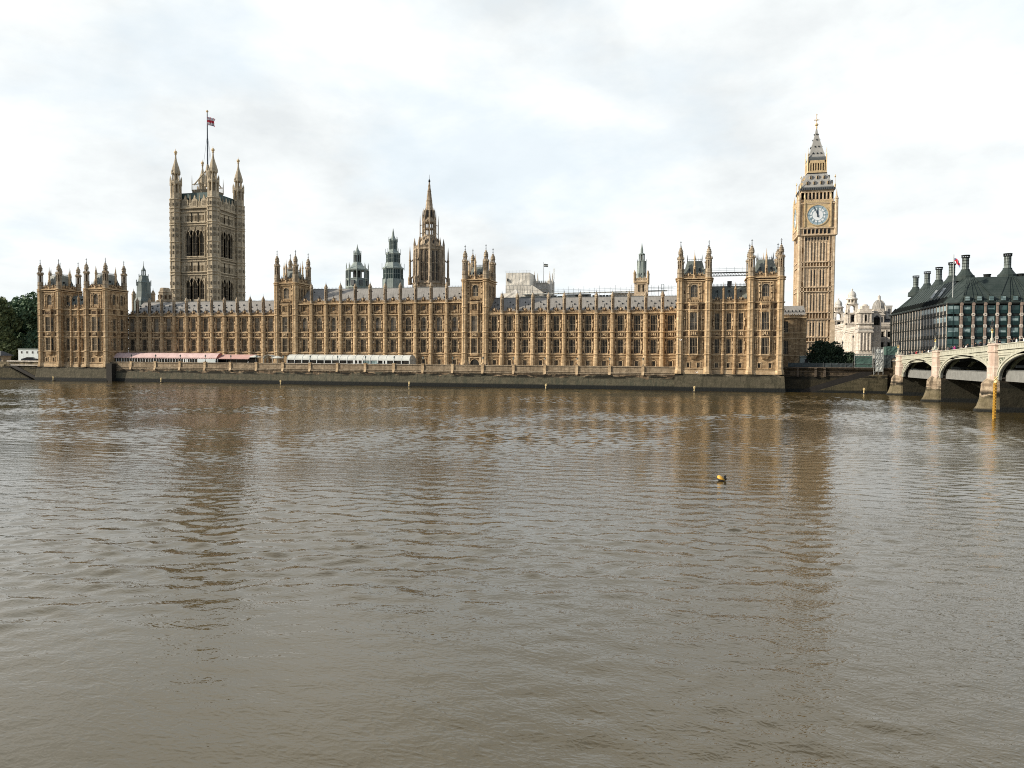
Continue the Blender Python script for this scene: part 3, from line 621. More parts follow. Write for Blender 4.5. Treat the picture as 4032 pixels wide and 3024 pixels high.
def pav_tower(xa, parent_name, right_windows):
    """one square tower of an end pavilion: oriel bay through two storeys, arched top window, four turrets, mansard"""
    w = 10.31; xb = xa+w; yb = 10.2; xc = xa+w/2; mb = MB(); z = 34.0
    ops = [(xc-1.05, xc+1.05, 28.3, 32.2)] + [(xc+d-.43, xc+d+.43, 7.1, 8.5) for d in (-1.55, 1.55)]
    mb.open_wall(xa, xb, 5.0, z, 0, ops, .36, 0)
    sops = [(u-.68, u+.68, a, b) for u in (3.1, 6.9) for a, b in ((11.4, 15.9), (18.6, 23.1))] + [(u-.65, u+.65, 28.2, 32.1) for u in (3.1, 6.9)] if right_windows else []
    mb.T = Tright(xb, 0); mb.open_wall(0, yb, 5.0, z, 0, sops, .36, 0); strings(mb, 0, yb, 0, STR + [(24.4, 24.7, .35), (26.5, 26.75, .35)])
    if right_windows:
        for u in (3.1, 6.9):
            for d in (-.85, .85): mb.box(u+d-.08, u+d+.08, -.15, 0, 11.2, 24, 1); mb.box(u+d-.08, u+d+.08, -.15, 0, 27, 32.6, 1)
            mb.box(u-.6, u+.6, -.05, 0, 16.6, 18, 2); mb.box(u-.6, u+.6, -.05, 0, 24.8, 26.3, 2)
        for u in (1.6, 5.0, 8.5): niche(mb, u, 0, 20.0); niche(mb, u, 0, 12.9); niche(mb, u, 0, 29.2)
    mb.box(0, yb, -.4, 0, 33.2, 33.4, 1); mb.box(0, yb, -.5, 0, z-.2, z+.1, 1); mb.box(0, yb, -.05, 0, 33.4, 33.8, 2)
    mb.T = Tleft(xa, yb); mb.open_wall(0, yb, 5.0, z, 0, [], .5, 0); strings(mb, 0, yb, 0, STR + [(24.4, 24.7, .35), (26.5, 26.75, .35)]); mb.box(0, yb, -.5, 0, z-.2, z+.1, 1)
    mb.T = Tback(xb, yb); mb.open_wall(0, w, 24, z, 0, [], .5, 0); mb.T = None
    mb.quad((xa, 0, z-.05), (xb, 0, z-.05), (xb, yb, z-.05), (xa, yb, z-.05), 0)
    for q in ((xc-1.05, xc+1.05),): mb.box(q[0]-.3, q[1]+.3, .38, .46, 5, z-.1, 0)
    strings(mb, xa, xb, 0, STR + [(24.4, 24.7, .35), (26.5, 26.78, .38), (6.7, 6.9, .3)])
    mb.box(xa, xb, -.5, 0, 5.0, 5.9, 1); mb.box(xa, xb, -.38, 0, 5.9, 6.4, 1)
    mb.box(xa, xb, -.38, 0, 33.15, 33.38, 1); mb.box(xa, xb, -.05, 0, 33.4, 33.8, 2); mb.box(xa, xb, -.55, 0, z-.2, z+.12, 1)
    for d in (-1.55, 1.55):
        for e in (-.55, .55): mb.box(xc+d+e-.1, xc+d+e+.1, -.12, 0, 7.0, 8.75, 1)
        mb.box(xc+d-.65, xc+d+.65, -.16, 0, 8.6, 8.8, 1)
    # flat panelling beside the oriel and the top window
    for sg in (-1, 1):
        for a, b in ((11.2, 16.1), (18.45, 24.2)):
            mb.box(xc+sg*3.25-.09, xc+sg*3.25+.09, -.18, 0, a, b, 1); mb.box(xc+sg*2.2-.09, xc+sg*2.2+.09, -.18, 0, a, b, 1)
        for zz in (12.9, 20.0): niche(mb, xc+sg*2.72, 0, zz, 1.5)
        mb.box(xc+sg*2.72-.4, xc+sg*2.72+.4, -.05, 0, 16.6, 18.0, 2); mb.box(xc+sg*2.72-.4, xc+sg*2.72+.4, -.05, 0, 24.8, 26.3, 2)
        for zz in (27.9, 29.9): niche(mb, xc+sg*1.72, 0, zz+.3, 1.2)
        mb.box(xc+sg*2.15-.1, xc+sg*2.15+.1, -.2, 0, 27, 32.8, 1); mb.box(xc+sg*1.28-.08, xc+sg*1.28+.08, -.2, 0, 27, 32.8, 1); mb.box(xc+sg*3.0-.3, xc+sg*3.0+.3, -.05, 0, 29.4, 30.4, 2)
        mb.box(xc+sg*3.1-.09, xc+sg*3.1+.09, -.14, 0, 27, 32.8, 1)
    mb.box(xc-2.1, xc+2.1, -.18, 0, 32.55, 32.8, 1)
    t = build(parent_name, mb, TM, palace)
    put('tower_top', xc, 0, 28.3, t, 'arched_window')
    for d in (-1.55, 1.55): put('slit', xc+d, 0, 7.1, t, 'basement_window')
    if right_windows:
        for u in (3.1, 6.9):
            put('side', xb, u, 11.4, t, 'side_window', 'right'); put('side', xb, u, 18.6, t, 'side_window', 'right'); put('side_top', xb, u, 28.2, t, 'arched_window', 'right')
    # oriel
    ob = MB(); P = [(-1.75, 0), (-1.2, -.85), (1.2, -.85), (1.75, 0)]
    def ring(z0, z1, k0=1, k1=1, mi=0):
        vs = [(xc+x*k0, y*k0, z0) for x, y in P] + [(xc+x*k1, y*k1, z1) for x, y in P]
        ob.add(vs, [(0, 1, 5, 4), (1, 2, 6, 5), (2, 3, 7, 6), (0, 3, 2, 1), (4, 5, 6, 7)], mi)
    ring(9.7, 11.0, .55, 1.0); ring(10.85, 11.2, 1.06, 1.06, 1); ring(16.1, 18.4, 1.0, 1.0, 0); ring(16.3, 16.5, 1.07, 1.07, 1); ring(18.1, 18.4, 1.07, 1.07, 1)
    ring(23.75, 24.4, 1, 1, 0); ring(24.35, 24.65, 1.08, 1.08, 1); ring(25.8, 26.6, 1, 1, 0); ring(26.5, 26.8, 1.1, 1.1, 1); ring(24.65, 25.8, .96, .96, 2)
    for a, b in ((11.2, 16.1), (18.4, 23.75), (24.65, 25.8)):
        ring(a, b, .5, .5, 3)
        for x, y in P[1:3]: ob.lathe(xc+x, y, [(.17, a), (.17, b)], 6, 1)
    carve_cell(ob, xc, -.85, 16.5, 18.1, 2.1, 5)
    for k in range(7): ob.box(xc-1.5+.5*k-.16, xc-1.5+.5*k+.16, -1.0, -.86, 26.8, 27.7 if k % 2 == 0 else 27.3, 0)
    ob.box(xc-1.6, xc+1.6, -.86, -.75, 26.8, 27.3, 2)
    o = build('oriel', ob, ['limestone', LT, 'limestone_carved', 'dark_glass'], t)
    ow = put('oriel_lower', xc, -.85+.02, 11.2, t, 'oriel_window'); put('oriel_upper', xc, -.83, 18.45, t, 'oriel_window'); put('oriel_attic', xc, -.83, 24.7, t, 'attic_window')
    for sg in (-1, 1):
        a = math.atan2(.85, .55)
        for key, zz in (('canted', 11.2), ('canted_up', 18.45)):
            q = put(key, xc+sg*1.48, -.43, zz, t, 'oriel_side_window'); q.rotation_euler = (0, 0, sg*a)
    for x, y in ((xa+1.0, .2), (xb-1.0, .2)): link('turret', TUR_P, (x, y, 0), t)
    for x, y in ((xa+1.0, yb-.8), (xb-1.0, yb-.8)): link('turret', TUR_PB, (x, y, 0), t)
    pb = MB(); tower_parapet(pb, xa+.9, xb-.9, 0, yb, z+.12, z+1.75); build('parapet', pb, TM, t)
    tower_roof(xc, 5.1, 3.7, 2.2, 34.3, 39.6, t, 41)
    return t
for k, xa in enumerate((0, 20.62, 235.06, 255.69)): pav_tower(xa, 'pavilion_tower', k < 2)
for xa in (10.31, 245.37):                     # the three bays between the pavilion towers
    xb = xa+10.31; mb = MB(); y = 1.3; step = 10.31/3; cs = [xa + step*(k+.5) for k in range(3)]; ops = []
    for c in cs: ops += [(c-.65, c+.65, 11.4, 15.75), (c-.65, c+.65, 18.55, 23.55), (c-.43, c+.43, 7.1, 8.5)]
    mb.open_wall(xa, xb, 5.0, 26.6, y, ops, .36, 0); mb.box(xa, xb, y+.40, 9, 5, 26.5, 0)
    strings(mb, xa, xb, y, STR + [(24.4, 24.68, .35), (26.4, 26.7, .45), (6.7, 6.9, .3)]); mb.box(xa, xb, y-.5, y, 5, 5.9, 1); mb.box(xa, xb, y-.38, y, 5.9, 6.4, 1)
    for i, c in enumerate(cs):
        for sg in (-1, 1):
            for a, b in ((11.2, 16.1), (18.45, 24.2), (24.8, 26.3)): mb.box(c+sg*.85-.08, c+sg*.85+.08, y-.15, y, a, b, 1)
            for zz in (12.9, 20.0): niche(mb, c+sg*1.12, y, zz, 1.2)
            mb.box(c+sg*.55-.1, c+sg*.55+.1, y-.12, y, 7.0, 8.75, 1)
        carve_cell(mb, c, y, 16.5, 18.1, 1.4, 90+i); mb.box(c-.6, c+.6, y-.05, y, 24.8, 26.2, 2); mb.box(c-.65, c+.65, y-.16, y, 8.6, 8.8, 1)
        for q in (-.35, 0, .35): mb.box(c+q-.06, c+q+.06, y-.14, y, 24.8, 26.2, 1)
    l = build('pavilion_link', mb, TM, palace)
    for c in cs: put('link_lower', c, y, 11.4, l); put('link_upper', c, y, 18.55, l); put('slit', c, y, 7.1, l, 'basement_window')
    pp = MB(); parapet(pp, xa, xb, y-.1, 26.7, 28.2)
    for c in cs: gablet(pp, c, y-.15, 27.4, .85)
    build('parapet', pp, TM, l)
    lb = MB(); lb.lathe(0, 0, [(.62, 5.0), (.62, 6.8), (.45, 7.4), (.42, 26.4), (.36, 27), (.34, 30.4), (.45, 30.6), (.08, 31.8), (.03, 32.9)], 8, 0)
    for zz in (10.98, 16.38, 18.25, 24.5, 26.55): lb.lathe(0, 0, [(.44, zz-.2), (.62, zz), (.44, zz+.2)], 8, 1)
    lm = lb.mesh('buttress', TM, (0, 0, 0))
    for k in (1, 2): link('buttress', lm, (xa+step*k, y-.25, 0), l)
    rf = MB(); rf.add([(xa, y+.5, 27), (xb, y+.5, 27), (xb, 6, 32.1), (xa, 6, 32.1), (xa, 10, 26.6), (xb, 10, 26.6)], [(0, 1, 2, 3), (3, 2, 5, 4)], 0)
    for k in range(26): q = xa+.2+k*.4; rf.box(q-.05, q+.05, 5.97, 6.03, 32.1, 32.85, 1)
    rf.box(xa, xb, 5.97, 6.03, 32.4, 32.5, 1); rf.box(xa+4.7, xa+6.0, 5.6, 6.6, 31.8, 33.6, 2)
    for c in cs: rf.box(c-.2, c+.2, 4.0, 5, 30.1, 30.7, 3)
    build('roof', rf, ['slate_roof', 'grey_iron', 'dark_slate', 'iron'], l)
for xa in (93.1, 163.8):                       # two tall towers of the central block
    w = 9.1; xb = xa+w; xc = xa+w/2; yf = 10.0; yb = 20.2; z = 35.9; mb = MB()
    ops = [(xc-1.05, xc+1.05, 30.3, 34.2)]
    mb.open_wall(xa, xb, 6.9, z, yf, ops, .36, 0); mb.box(xc-1.3, xc+1.3, yf+.38, yf+.46, 28, 35, 0)
    mb.T = Tright(xb, yf); sops = [(u-.65, u+.65, 30.2, 34.1) for u in (3.1, 7.0)]; mb.open_wall(0, 10.2, 6.9, z, 0, sops, .36, 0); mb.box(0, 10.2, -.45, 0, 35.1, 35.3, 1); mb.box(0, 10.2, -.55, 0, z-.2, z+.12, 1)
    for u in (1.6, 5.05, 8.6): mb.box(u-.3, u+.3, -.05, 0, 30, 34, 2)
    mb.T = Tleft(xa, yb); mb.open_wall(0, 10.2, 6.9, z, 0, [], .5, 0); mb.box(0, 10.2, -.55, 0, z-.2, z+.12, 1)
    mb.T = Tback(xb, yb); mb.open_wall(0, w, 6.9, z, 0, [], .5, 0); mb.T = None; mb.quad((xa, yf, z-.05), (xb, yf, z-.05), (xb, yb, z-.05), (xa, yb, z-.05), 0)
    strings(mb, xa, xb, yf, STR + [(24.2, 24.5, .4), (28.2, 28.5, .4)])
    mb.box(xa, xb, yf-.4, yf, 35.05, 35.28, 1); mb.box(xa, xb, yf-.05, yf, 35.3, 35.65, 2); mb.box(xa, xb, yf-.55, yf, z-.2, z+.12, 1)
    for sg in (-1, 1):
        for a, b in ((11.2, 16.1), (18.45, 24.0), (24.6, 28.0), (28.7, 35)): mb.box(xc+sg*2.9-.09, xc+sg*2.9+.09, yf-.18, yf, a, b, 1); mb.box(xc+sg*1.95-.09, xc+sg*1.95+.09, yf-.18, yf, a, b, 1)
        for zz in (12.9, 20.0, 29.9, 31.9): niche(mb, xc+sg*2.42, yf, zz, 1.3)
        mb.box(xc+sg*2.42-.4, xc+sg*2.42+.4, yf-.05, yf, 16.6, 18.0, 2); mb.box(xc+sg*2.42-.35, xc+sg*2.42+.35, yf-.05, yf, 24.8, 27.8, 2)
    for k in range(7): mb.box(xc-1.5+.5*k-.16, xc-1.5+.5*k+.16, yf-.5, yf-.3, 29.0, 29.9 if k % 2 == 0 else 29.5, 0)
    mb.box(xc-1.7, xc+1.7, yf-.3, yf-.1, 28.5, 29.5, 2)
    t = build('central_tower', mb, TM, palace); put('tower_top', xc, yf, 30.3, t, 'arched_window')
    for u in (3.1, 7.0): put('side_top', xb, yf+u, 30.2, t, 'arched_window', 'right')
    ob = MB(); P = [(-1.75, 0), (-1.2, -.7), (1.2, -.7), (1.75, 0)]
    def ring(z0, z1, k0=1, k1=1, mi=0):
        vs = [(xc+x*k0, yf+y*k0, z0) for x, y in P] + [(xc+x*k1, yf+y*k1, z1) for x, y in P]
        ob.add(vs, [(0, 1, 5, 4), (1, 2, 6, 5), (2, 3, 7, 6), (0, 3, 2, 1), (4, 5, 6, 7)], mi)
    ring(10.2, 11.2, .9, 1.0); ring(10.85, 11.2, 1.06, 1.06, 1); ring(16.1, 18.4, 1, 1, 0); ring(16.3, 16.5, 1.07, 1.07, 1); ring(18.1, 18.4, 1.07, 1.07, 1); ring(23.75, 25.5, 1, 1, 0); ring(24.2, 24.5, 1.08, 1.08, 1); ring(27.6, 28.5, 1, 1, 0); ring(28.2, 28.5, 1.08, 1.08, 1)
    for a, b in ((11.2, 16.1), (18.4, 23.75), (25.5, 27.6)):
        ring(a, b, .5, .5, 3)
        for x, y in P[1:3]: ob.lathe(xc+x, yf+y, [(.17, a), (.17, b)], 6, 1)
    carve_cell(ob, xc, yf-.7, 16.5, 18.1, 2.1, 5)
    build('oriel', ob, ['limestone', LT, 'limestone_carved', 'dark_glass'], t)
    put('oriel_lower', xc, yf-.68, 11.2, t, 'oriel_window'); put('oriel_upper', xc, yf-.68, 18.45, t, 'oriel_window'); put('attic', xc, yf-.68, 25.75, t, 'attic_window')
    for x, y in ((xa+.9, yf+.2), (xb-.9, yf+.2)): link('turret', TUR_C, (x, y, 0), t)
    for x, y in ((xa+.9, yb-.8), (xb-.9, yb-.8)): link('turret', TUR_CB, (x, y, 0), t)
    pb = MB(); tower_parapet(pb, xa+.7, xb-.7, yf, yb, z+.12, z+1.85); build('parapet', pb, TM, t)
    tower_roof(xc, 15.1, 3.2, 1.7, 36.2, 40.6, t, 42)
    if xa > 150:                               # the terrace doorway
        db = MB(); db.box(xc-2.3, xc-1.6, yf-.35, yf, 6.9, 9.6, 1); db.box(xc+1.6, xc+2.3, yf-.35, yf, 6.9, 9.6, 1); db.box(xc-2.3, xc+2.3, yf-.4, yf, 9.5, 9.8, 1)
        c = [(xc-1.5*math.cos(a), 7.6+1.5*math.sin(a)) for a in np.linspace(0, math.pi, 13)]; db.ext(list(reversed([(xc-1.5, 6.9)] + c + [(xc+1.5, 6.9)])), yf-.1, yf-.02, 3)
        db.strip(c, [(xc+(x-xc)*1.12, 7.6+(zz-7.6)*1.12) for x, zz in c], yf-.3, yf-.02, 1); build('doorway', db, TM[:3]+['dark_glass'], t)
mb = MB(); mb.box(31, 235, 10.0, 10.28, 6.1, 6.9, 0); build('plinth', mb, 'limestone', palace)
# the short north return between the last pavilion and the clock tower
mb = MB(); mb.open_wall(265.5, 275.4, 6.9, 23.2, 22, [(269-.9, 269+.9, 11.4, 15.8), (269-.9, 269+.9, 18, 22)], .5, 0); mb.box(265.5, 275.4, 22.40, 40, 6.9, 23.1, 0); mb.T = Tright(266, 10); mb.open_wall(0, 12, 6.9, 24, 0, [], .4, 0); mb.T = None
strings(mb, 265.5, 275.4, 22, STR); mb.box(265.5, 275.4, 21.5, 22, 23, 23.3, 1); parapet(mb, 265.8, 275.4, 21.9, 23.3, 24.4)
rb = build('return_range', mb, TM, palace); put('lower', 269, 22, 11.35, rb); put('lower', 269, 22, 17.6, rb)
rf = MB(); rf.add([(265.5, 22.5, 23.6), (275.4, 22.5, 23.6), (275.4, 29, 27.4), (265.5, 29, 27.4)], [(0, 1, 2, 3)], 0)
for k in range(8): rf.box(267+k*1.1-.15, 267+k*1.1+.15, 24.6, 25.2, 25.2 , 25.7, 1)
build('roof', rf, ['lead_roof', 'iron'], rb)

# ------------------------------------------------------------------ Victoria-side stone tower
vt = empty('stone_tower', (12, 86, 6.9), 'massive square grey gothic tower with four domed corner turrets and a flag, at the left', 'tower')
VX, VY, VS = 2.0, 76.0, 20.0; VM = ['tower_stone', 'tower_stone', 'tower_stone_carved', 'iron', 'dark_glass']
WIN['tall'] = win_mb(2.64, 11.7, 2, (.13, .5), 'pointed', .6, .16, 3.2).mesh('window', ['tower_stone_carved', 'louvre_glass'], (0, 0, 0))
WIN['porch'] = win_mb(2.64, 9.0, 2, (.28, .55), 'pointed', .6, .16, 3.0).mesh('window', ['tower_stone_carved', 'louvre_glass'], (0, 0, 0))
mb = MB(); ZT = 78.9
for face, T in (('front', lambda a: a + np.array([VX, VY, 0])), ('right', Tright(VX+VS, VY)), ('back', Tback(VX+VS, VY+VS)), ('left', Tleft(VX, VY+VS))):
    mb.T = T; us = [6.4, 10.0, 13.6]; ops = []
    for u in us:
        ops += [(u-1.32, u+1.32, 56.4, 68.1), (u-1.32, u+1.32, 36.2, 45.2)]
        for j in range(4): ops += [(u-1.37+.74*j, u-1.37+.74*j+.5, 72.8, 75.4), (u-1.37+.74*j, u-1.37+.74*j+.5, 49.4, 52.0)]
    mb.open_wall(0, VS, 6.9, ZT, 0, ops, .7, 0); mb.box(2, VS-2,   .72, .8, 48, 53, 4); mb.box(2, VS-2, .72, .8, 72, 76, 4)
    mb.box(2, VS-2, 1.5, 1.6, 7, 78, 2)
    for z, p in ((48.9, .5), (47.7, .4), (55.4, .55), (54.1, .4), (72.0, .5), (70.95, .4), (77.1, .5), (78.85, .7)): mb.box(0, VS, -p, 0, z-.2, z+.18, 1); mb.box(0, VS, -p*.5, 0, z-.5, z-.2, 2)
    mb.box(2.6, VS-2.6, -.05, 0, 54.3, 55.1, 2); mb.box(2.6, VS-2.6, -.05, 0, 77.3, 78.3, 2); mb.box(2.6, VS-2.6, -.05, 0, 47.9, 48.5, 2)
    for u in us:
        for sg in (-1, 1):
            for a, b in ((55.6, 68.5), (33, 46)): mb.box(u+sg*1.8-.36, u+sg*1.8+.36, -.3, 0, a, b, 0); mb.box(u+sg*1.8-.13, u+sg*1.8+.13, -.5, -.3, a, b, 1)
            for a, b in ((72.2, 76.8), (49.1, 53.8)): mb.box(u+sg*1.8-.16, u+sg*1.8+.16, -.2, 0, a, b, 1)
        for zt, ht in ((68.1, 3.2), (45.2, 3.0)):   # ogee hood moulds with a finial
            cv = [(-1.5, zt-ht)] + [(-1.5+1.5*k/6, zt-ht*(1-k/6)**1.9+.15) for k in range(1, 6)] + [(0, zt+1.0)]
            L = cv + [(-x, z) for x, z in reversed(cv[:-1])]; mb.strip([(u+x, z) for x, z in L], [(u+x*1.08, z+.28) for x, z in L], -.3, 0, 0)
            mb.box(u-.12, u+.12, -.25, 0, zt+1.0, zt+2.1, 0); mb.box(u-.3, u+.3, -.25, 0, zt+1.5, zt+1.75, 0)
        mb.box(u-1.8, u+1.8, -.04, 0, 46.0, 47.4, 2); mb.box(u-1.8, u+1.8, -.04, 0, 68.8, 70.6, 2)
        mb.box(u-1.75, u+1.75, -.5, 0, 55.9, 56.4, 1)
    for u in (3.6, 4.3, 15.7, 16.4):
        for a, b in ((55.7, 70.5), (33, 47), (72.2, 76.8), (49.1, 53.8)): mb.box(u-.09, u+.09, -.22, 0, a, b, 1)
mb.T = None; mb.quad((VX, VY, ZT-.1), (VX+VS, VY, ZT-.1), (VX+VS, VY+VS, ZT-.1), (VX, VY+VS, ZT-.1), 0)
build('shaft', mb, VM, vt)
for u in (6.4, 10.0, 13.6):
    for key, z in (('tall', 56.4), ('porch', 36.2)):
        put(key, VX+u, VY-.5+.5, z, vt); put(key, VX+VS, VY+u, z, vt, 'window', 'right'); put(key, VX, VY+u, z, vt, 'window', 'left')
tb = MB(); L = lambda *p: tb.lathe(0, 0, list(p))
L((2.75, 6.9), (2.75, 83.0))
for z in (48.9, 47.7, 55.4, 54.1, 72.0, 70.95, 77.1, 78.9, 83.0, 63, 41, 34): L((2.76, z-.45), (3.15, z-.15), (3.15, z+.15), (2.76, z+.4))
for k in range(8):
    a = math.pi/8+k*math.pi/4; tb.lathe(2.62*math.cos(a), 2.62*math.sin(a), [(.32, 7), (.32, 83)], 6, 1)
    b = k*math.pi/4
    for z in (32, 36, 39, 43, 50.5, 57.5, 60, 65.5, 68, 73.5, 80): tb.lathe(2.56*math.cos(b), 2.56*math.sin(b), [(.55, z), (.55, z+1.3)], 4, 2, rot=b+math.pi/4)
    tb.lathe(2.15*math.cos(a), 2.15*math.sin(a), [(.42, 83), (.42, 91.5)], 6, 1); tb.lathe(2.5*math.cos(a), 2.5*math.sin(a), [(.3, 89.5), (.3, 92.5), (.02, 94)], 4, 1)
    tb.lathe(1.45*math.cos(a), 1.45*math.sin(a), [(.24, 91), (.24, 95.4)], 5, 1); tb.lathe(1.95*math.cos(a), 1.95*math.sin(a), [(.16, 94.8), (.16, 96), (.02, 97)], 4, 1)
L((2.5, 83.1), (2.5, 86.0)); tb.lathe(0, 0, [(.7, 86), (.7, 91)], 8, 2); L((2.45, 90.1), (2.75, 90.7), (2.75, 91.3), (1.9, 91.6), (1.9, 92.2)); tb.lathe(0, 0, [(.5, 92), (.5, 95)], 8, 2)
L((1.65, 94.9), (1.98, 95.3), (1.98, 95.6), (1.85, 96.0), (1.80, 97.0), (1.55, 98.2), (1.05, 99.7), (.62, 101.2), (.38, 102.6), (.3, 104.0))
tb.lathe(0, 0, [(.3, 104), (.6, 104.2), (.3, 104.5), (.72, 104.9), (.78, 105.4), (.5, 105.9), (.12, 106.1), (.05, 107.0)], 8, 3)
tm = tb.mesh('corner_turret', ['tower_stone', 'tower_stone', 'tower_stone_carved', 'gold_stone'], (0, 0, 0))
for dx in (0, VS):
    for dy in (0, VS): link('corner_turret', tm, (VX+dx, VY+dy, 0), vt)
pp = MB()
for T in (lambda a: a + np.array([VX, VY, 0]), Tright(VX+VS, VY), Tback(VX+VS, VY+VS), Tleft(VX, VY+VS)):
    pp.T = T; parapet(pp, 2.6, VS-2.6, 0, 79.1, 82.0, .6)
    for u in (5, 10, 15): pp.ext([(u-1.5, 79.2), (u+1.5, 79.2), (u+1.5, 82.6), (u+.6, 83.2), (u, 85.0), (u-.6, 83.2), (u-1.5, 82.6)], -.15, .5, 1); pp.box(u-.9, u+.9, -.2, -.12, 80, 82.2, 2)
    for u in (2.8, 7.5, 12.5, 17.2): pp.lathe(u, .2, [(.3, 79), (.3, 83.6), (.02, 85.5)], 4, 1)
pp.T = None; build('parapet', pp, VM, vt)
rf = MB(); rf.lathe(VX+10, VY+10, [(12.3, 79.2), (12.0, 86.3), (7.5, 86.7)], 4, 0); rf.lathe(VX+10, VY+10, [(7.0, 86.5), (7.0, 88.7)], 4, 2)
for k in range(20):
    for sg in (-1, 1): rf.box(VX+10-4.9+k*.5-.04, VX+10-4.9+k*.5+.04, VY+10+sg*4.95-.05, VY+10+sg*4.95+.05, 88.6, 91.6, 1)
for sg in (-1, 1): rf.box(VX+5, VX+15, VY+10+sg*4.95-.08, VY+10+sg*4.95+.08, 91, 91.3, 1)
for dx in (-5, 5):
    for dy in (-5, 5): rf.lathe(VX+10+dx, VY+10+dy, [(.22, 88), (.18, 92.6), (.02, 95.5)], 5, 1)
for dx in (-1, 1):
    for dy in (-1, 1): rf.tube((VX+10+dx*4.4, VY+10+dy*4.4, 91), (VX+10, VY+10, 99.5), .3, 6, 1)
rf.lathe(VX+10, VY+10, [(1.6, 91), (1.2, 95), (.9, 99.5), (.5, 101.5)], 8, 1)
build('roof', rf, ['teal_iron', 'tower_stone', 'tower_stone_carved'], vt)
def flag_mb(x, y, z, w, h, paint, dirx=1, wave=.25, droop=.15, diry=0.):
    mb = MB(); nx, nz = 22, 14; vs = [(x+dirx*w*i/nx, y + diry*w*i/nx + wave*math.sin(i*.75+j*.2)*i/nx, z+h*j/nz - droop*w*(i/nx)**2 + .12*math.sin(i*.8+j*.5)*i/nx) for j in range(nz+1) for i in range(nx+1)]
    fs = {0: [], 1: [], 2: []}
    for j in range(nz):
        for i in range(nx): a = j*(nx+1)+i; fs[paint((i+.5)/nx, (j+.5)/nz)].append((a, a+1, a+nx+2, a+nx+1))
    mb.add(vs, fs[0], 0); mb.m += [1]*len(fs[1])+[2]*len(fs[2]); mb.f += fs[1]+fs[2]; return mb
def crosses(u, v):                             # white and red crosses and diagonals on blue
    x, y = (u-.5)*2, v-.5
    if abs(x) < .12 or abs(y) < .11: return 1
    if abs(x) < .36 or abs(y) < .30: return 0
    d = min(abs(x-2*y), abs(x+2*y))/2.2
    return 1 if d < .04 else 0 if d < .13 else 2
fp = empty('flagpole', (VX+10, VY+10, 99.5), 'very tall flagpole with a union flag above the square stone tower', 'flagpole')
mb = MB(); mb.lathe(VX+10, VY+10, [(.36, 99.5), (.30, 112), (.2, 126.2)], 8, 0); mb.lathe(VX+10, VY+10, [(.1, 126.2), (.55, 126.6), (.6, 127.0), (.1, 127.5)], 8, 1)
for dx, dy in ((-3, 0), (3, 0), (0, 3)): mb.tube((VX+10, VY+10, 116), (VX+10+dx, VY+10+dy, 97), .05, 4, 0)
build('pole', mb, ['hand_blue', 'gold_stone'], fp); build('flag', flag_mb(VX+10.2, VY+9.7, 120.2, 5.6, 3.9, crosses, .5, .9, .08, .35), ['white_flag', 'red_flag', 'blue_flag'], fp)

# ------------------------------------------------------------------ central octagonal spire
ct = empty('octagonal_spire_tower', (133, 62.7, 6.9), 'tall brown octagonal gothic lantern tower tapering to a slender spire, behind the palace roof', 'tower')
CX, CY = 133., 62.7; CM = ['spire_stone', 'spire_stone', 'spire_stone_carved', 'iron', 'dark_glass']; FL = math.pi/8
mb = MB(); L = lambda *p, m=0: mb.lathe(CX, CY, list(p), 8, m)
L((6.9, 6.9), (6.9, 40.2), (6.3, 41.0)); L((6.0, 41), (6.0, 53.6)); L((6.3, 39.6), (7.2, 39.9), (7.2, 40.3), (6.3, 40.6)); L((6.02, 53.5), (6.5, 53.9), (6.5, 54.2), (6.3, 54.4))
for i in range(8):
    a0 = FL+i*math.pi/4; a = i*math.pi/4; n = Vector((math.cos(a), math.sin(a), 0)); tdir = Vector((-n.y, n.x, 0)); ap = 6.0*math.cos(FL)
    mb.lathe(CX+6.0*math.cos(a0), CY+6.0*math.sin(a0), [(.75, 39.8), (.7, 47), (.55, 53.5), (.5, 56.5), (.03, 59)], 6, 1)
    mb.T = (lambda n=n, tdir=tdir: lambda q: np.stack([CX + n.x*(ap-q[:, 1]) + tdir.x*q[:, 0], CY + n.y*(ap-q[:, 1]) + tdir.y*q[:, 0], q[:, 2]], 1))()
    for u in (-.95, .95):
        mb.box(u-.62, u+.62, -.06, .02, 41.2, 52.6, 4); mb.ext([(u-.62, 52.6), (u+.62, 52.6), (u+.3, 53.2), (u, 53.4), (u-.3, 53.2)], -.06, .02, 4)
        for e in (-.62, 0, .62): mb.box(u+e-.09, u+e+.09, -.2, 0, 41, 53, 1)
        for z in (44.5, 48.3): mb.box(u-.62, u+.62, -.16, 0, z-.12, z+.12, 1)
    for u in (-1.9, 0, 1.9): mb.box(u-.16, u+.16, -.4, 0, 40.6, 53.6, 1)
    mb.box(-2.3, 2.3, -.05, 0, 36.5, 39.2, 2)
    parapet(mb, -2.4, 2.4, -.25, 54.4, 55.8, .3); mb.T = None
L((5.6, 54.3), (5.3, 55.3), (3.0, 59.6))
for i in range(8):                             # lucarnes of the lower roof
    a = i*math.pi/4; mb.lathe(CX+3.9*math.cos(a), CY+3.9*math.sin(a), [(.55, 56), (.55, 58.0), (.02, 59.4)], 4, 1, rot=a+math.pi/4); mb.lathe(CX+4.15*math.cos(a), CY+4.15*math.sin(a), [(.35, 56.4), (.35, 57.6)], 4, 4, rot=a+math.pi/4)
build('drum', mb, CM, ct)
pb = MB()                                      # detached outer piers with flying buttresses
pb.lathe(0, 0, [(.85, 39.6), (.8, 42.4), (.5, 43.0), (.42, 49.4), (.55, 49.7), (.34, 50.2), (.26, 53), (.03, 55.4)], 6, 0)
pm = pb.mesh('pinnacle', CM, (0, 0, 0))
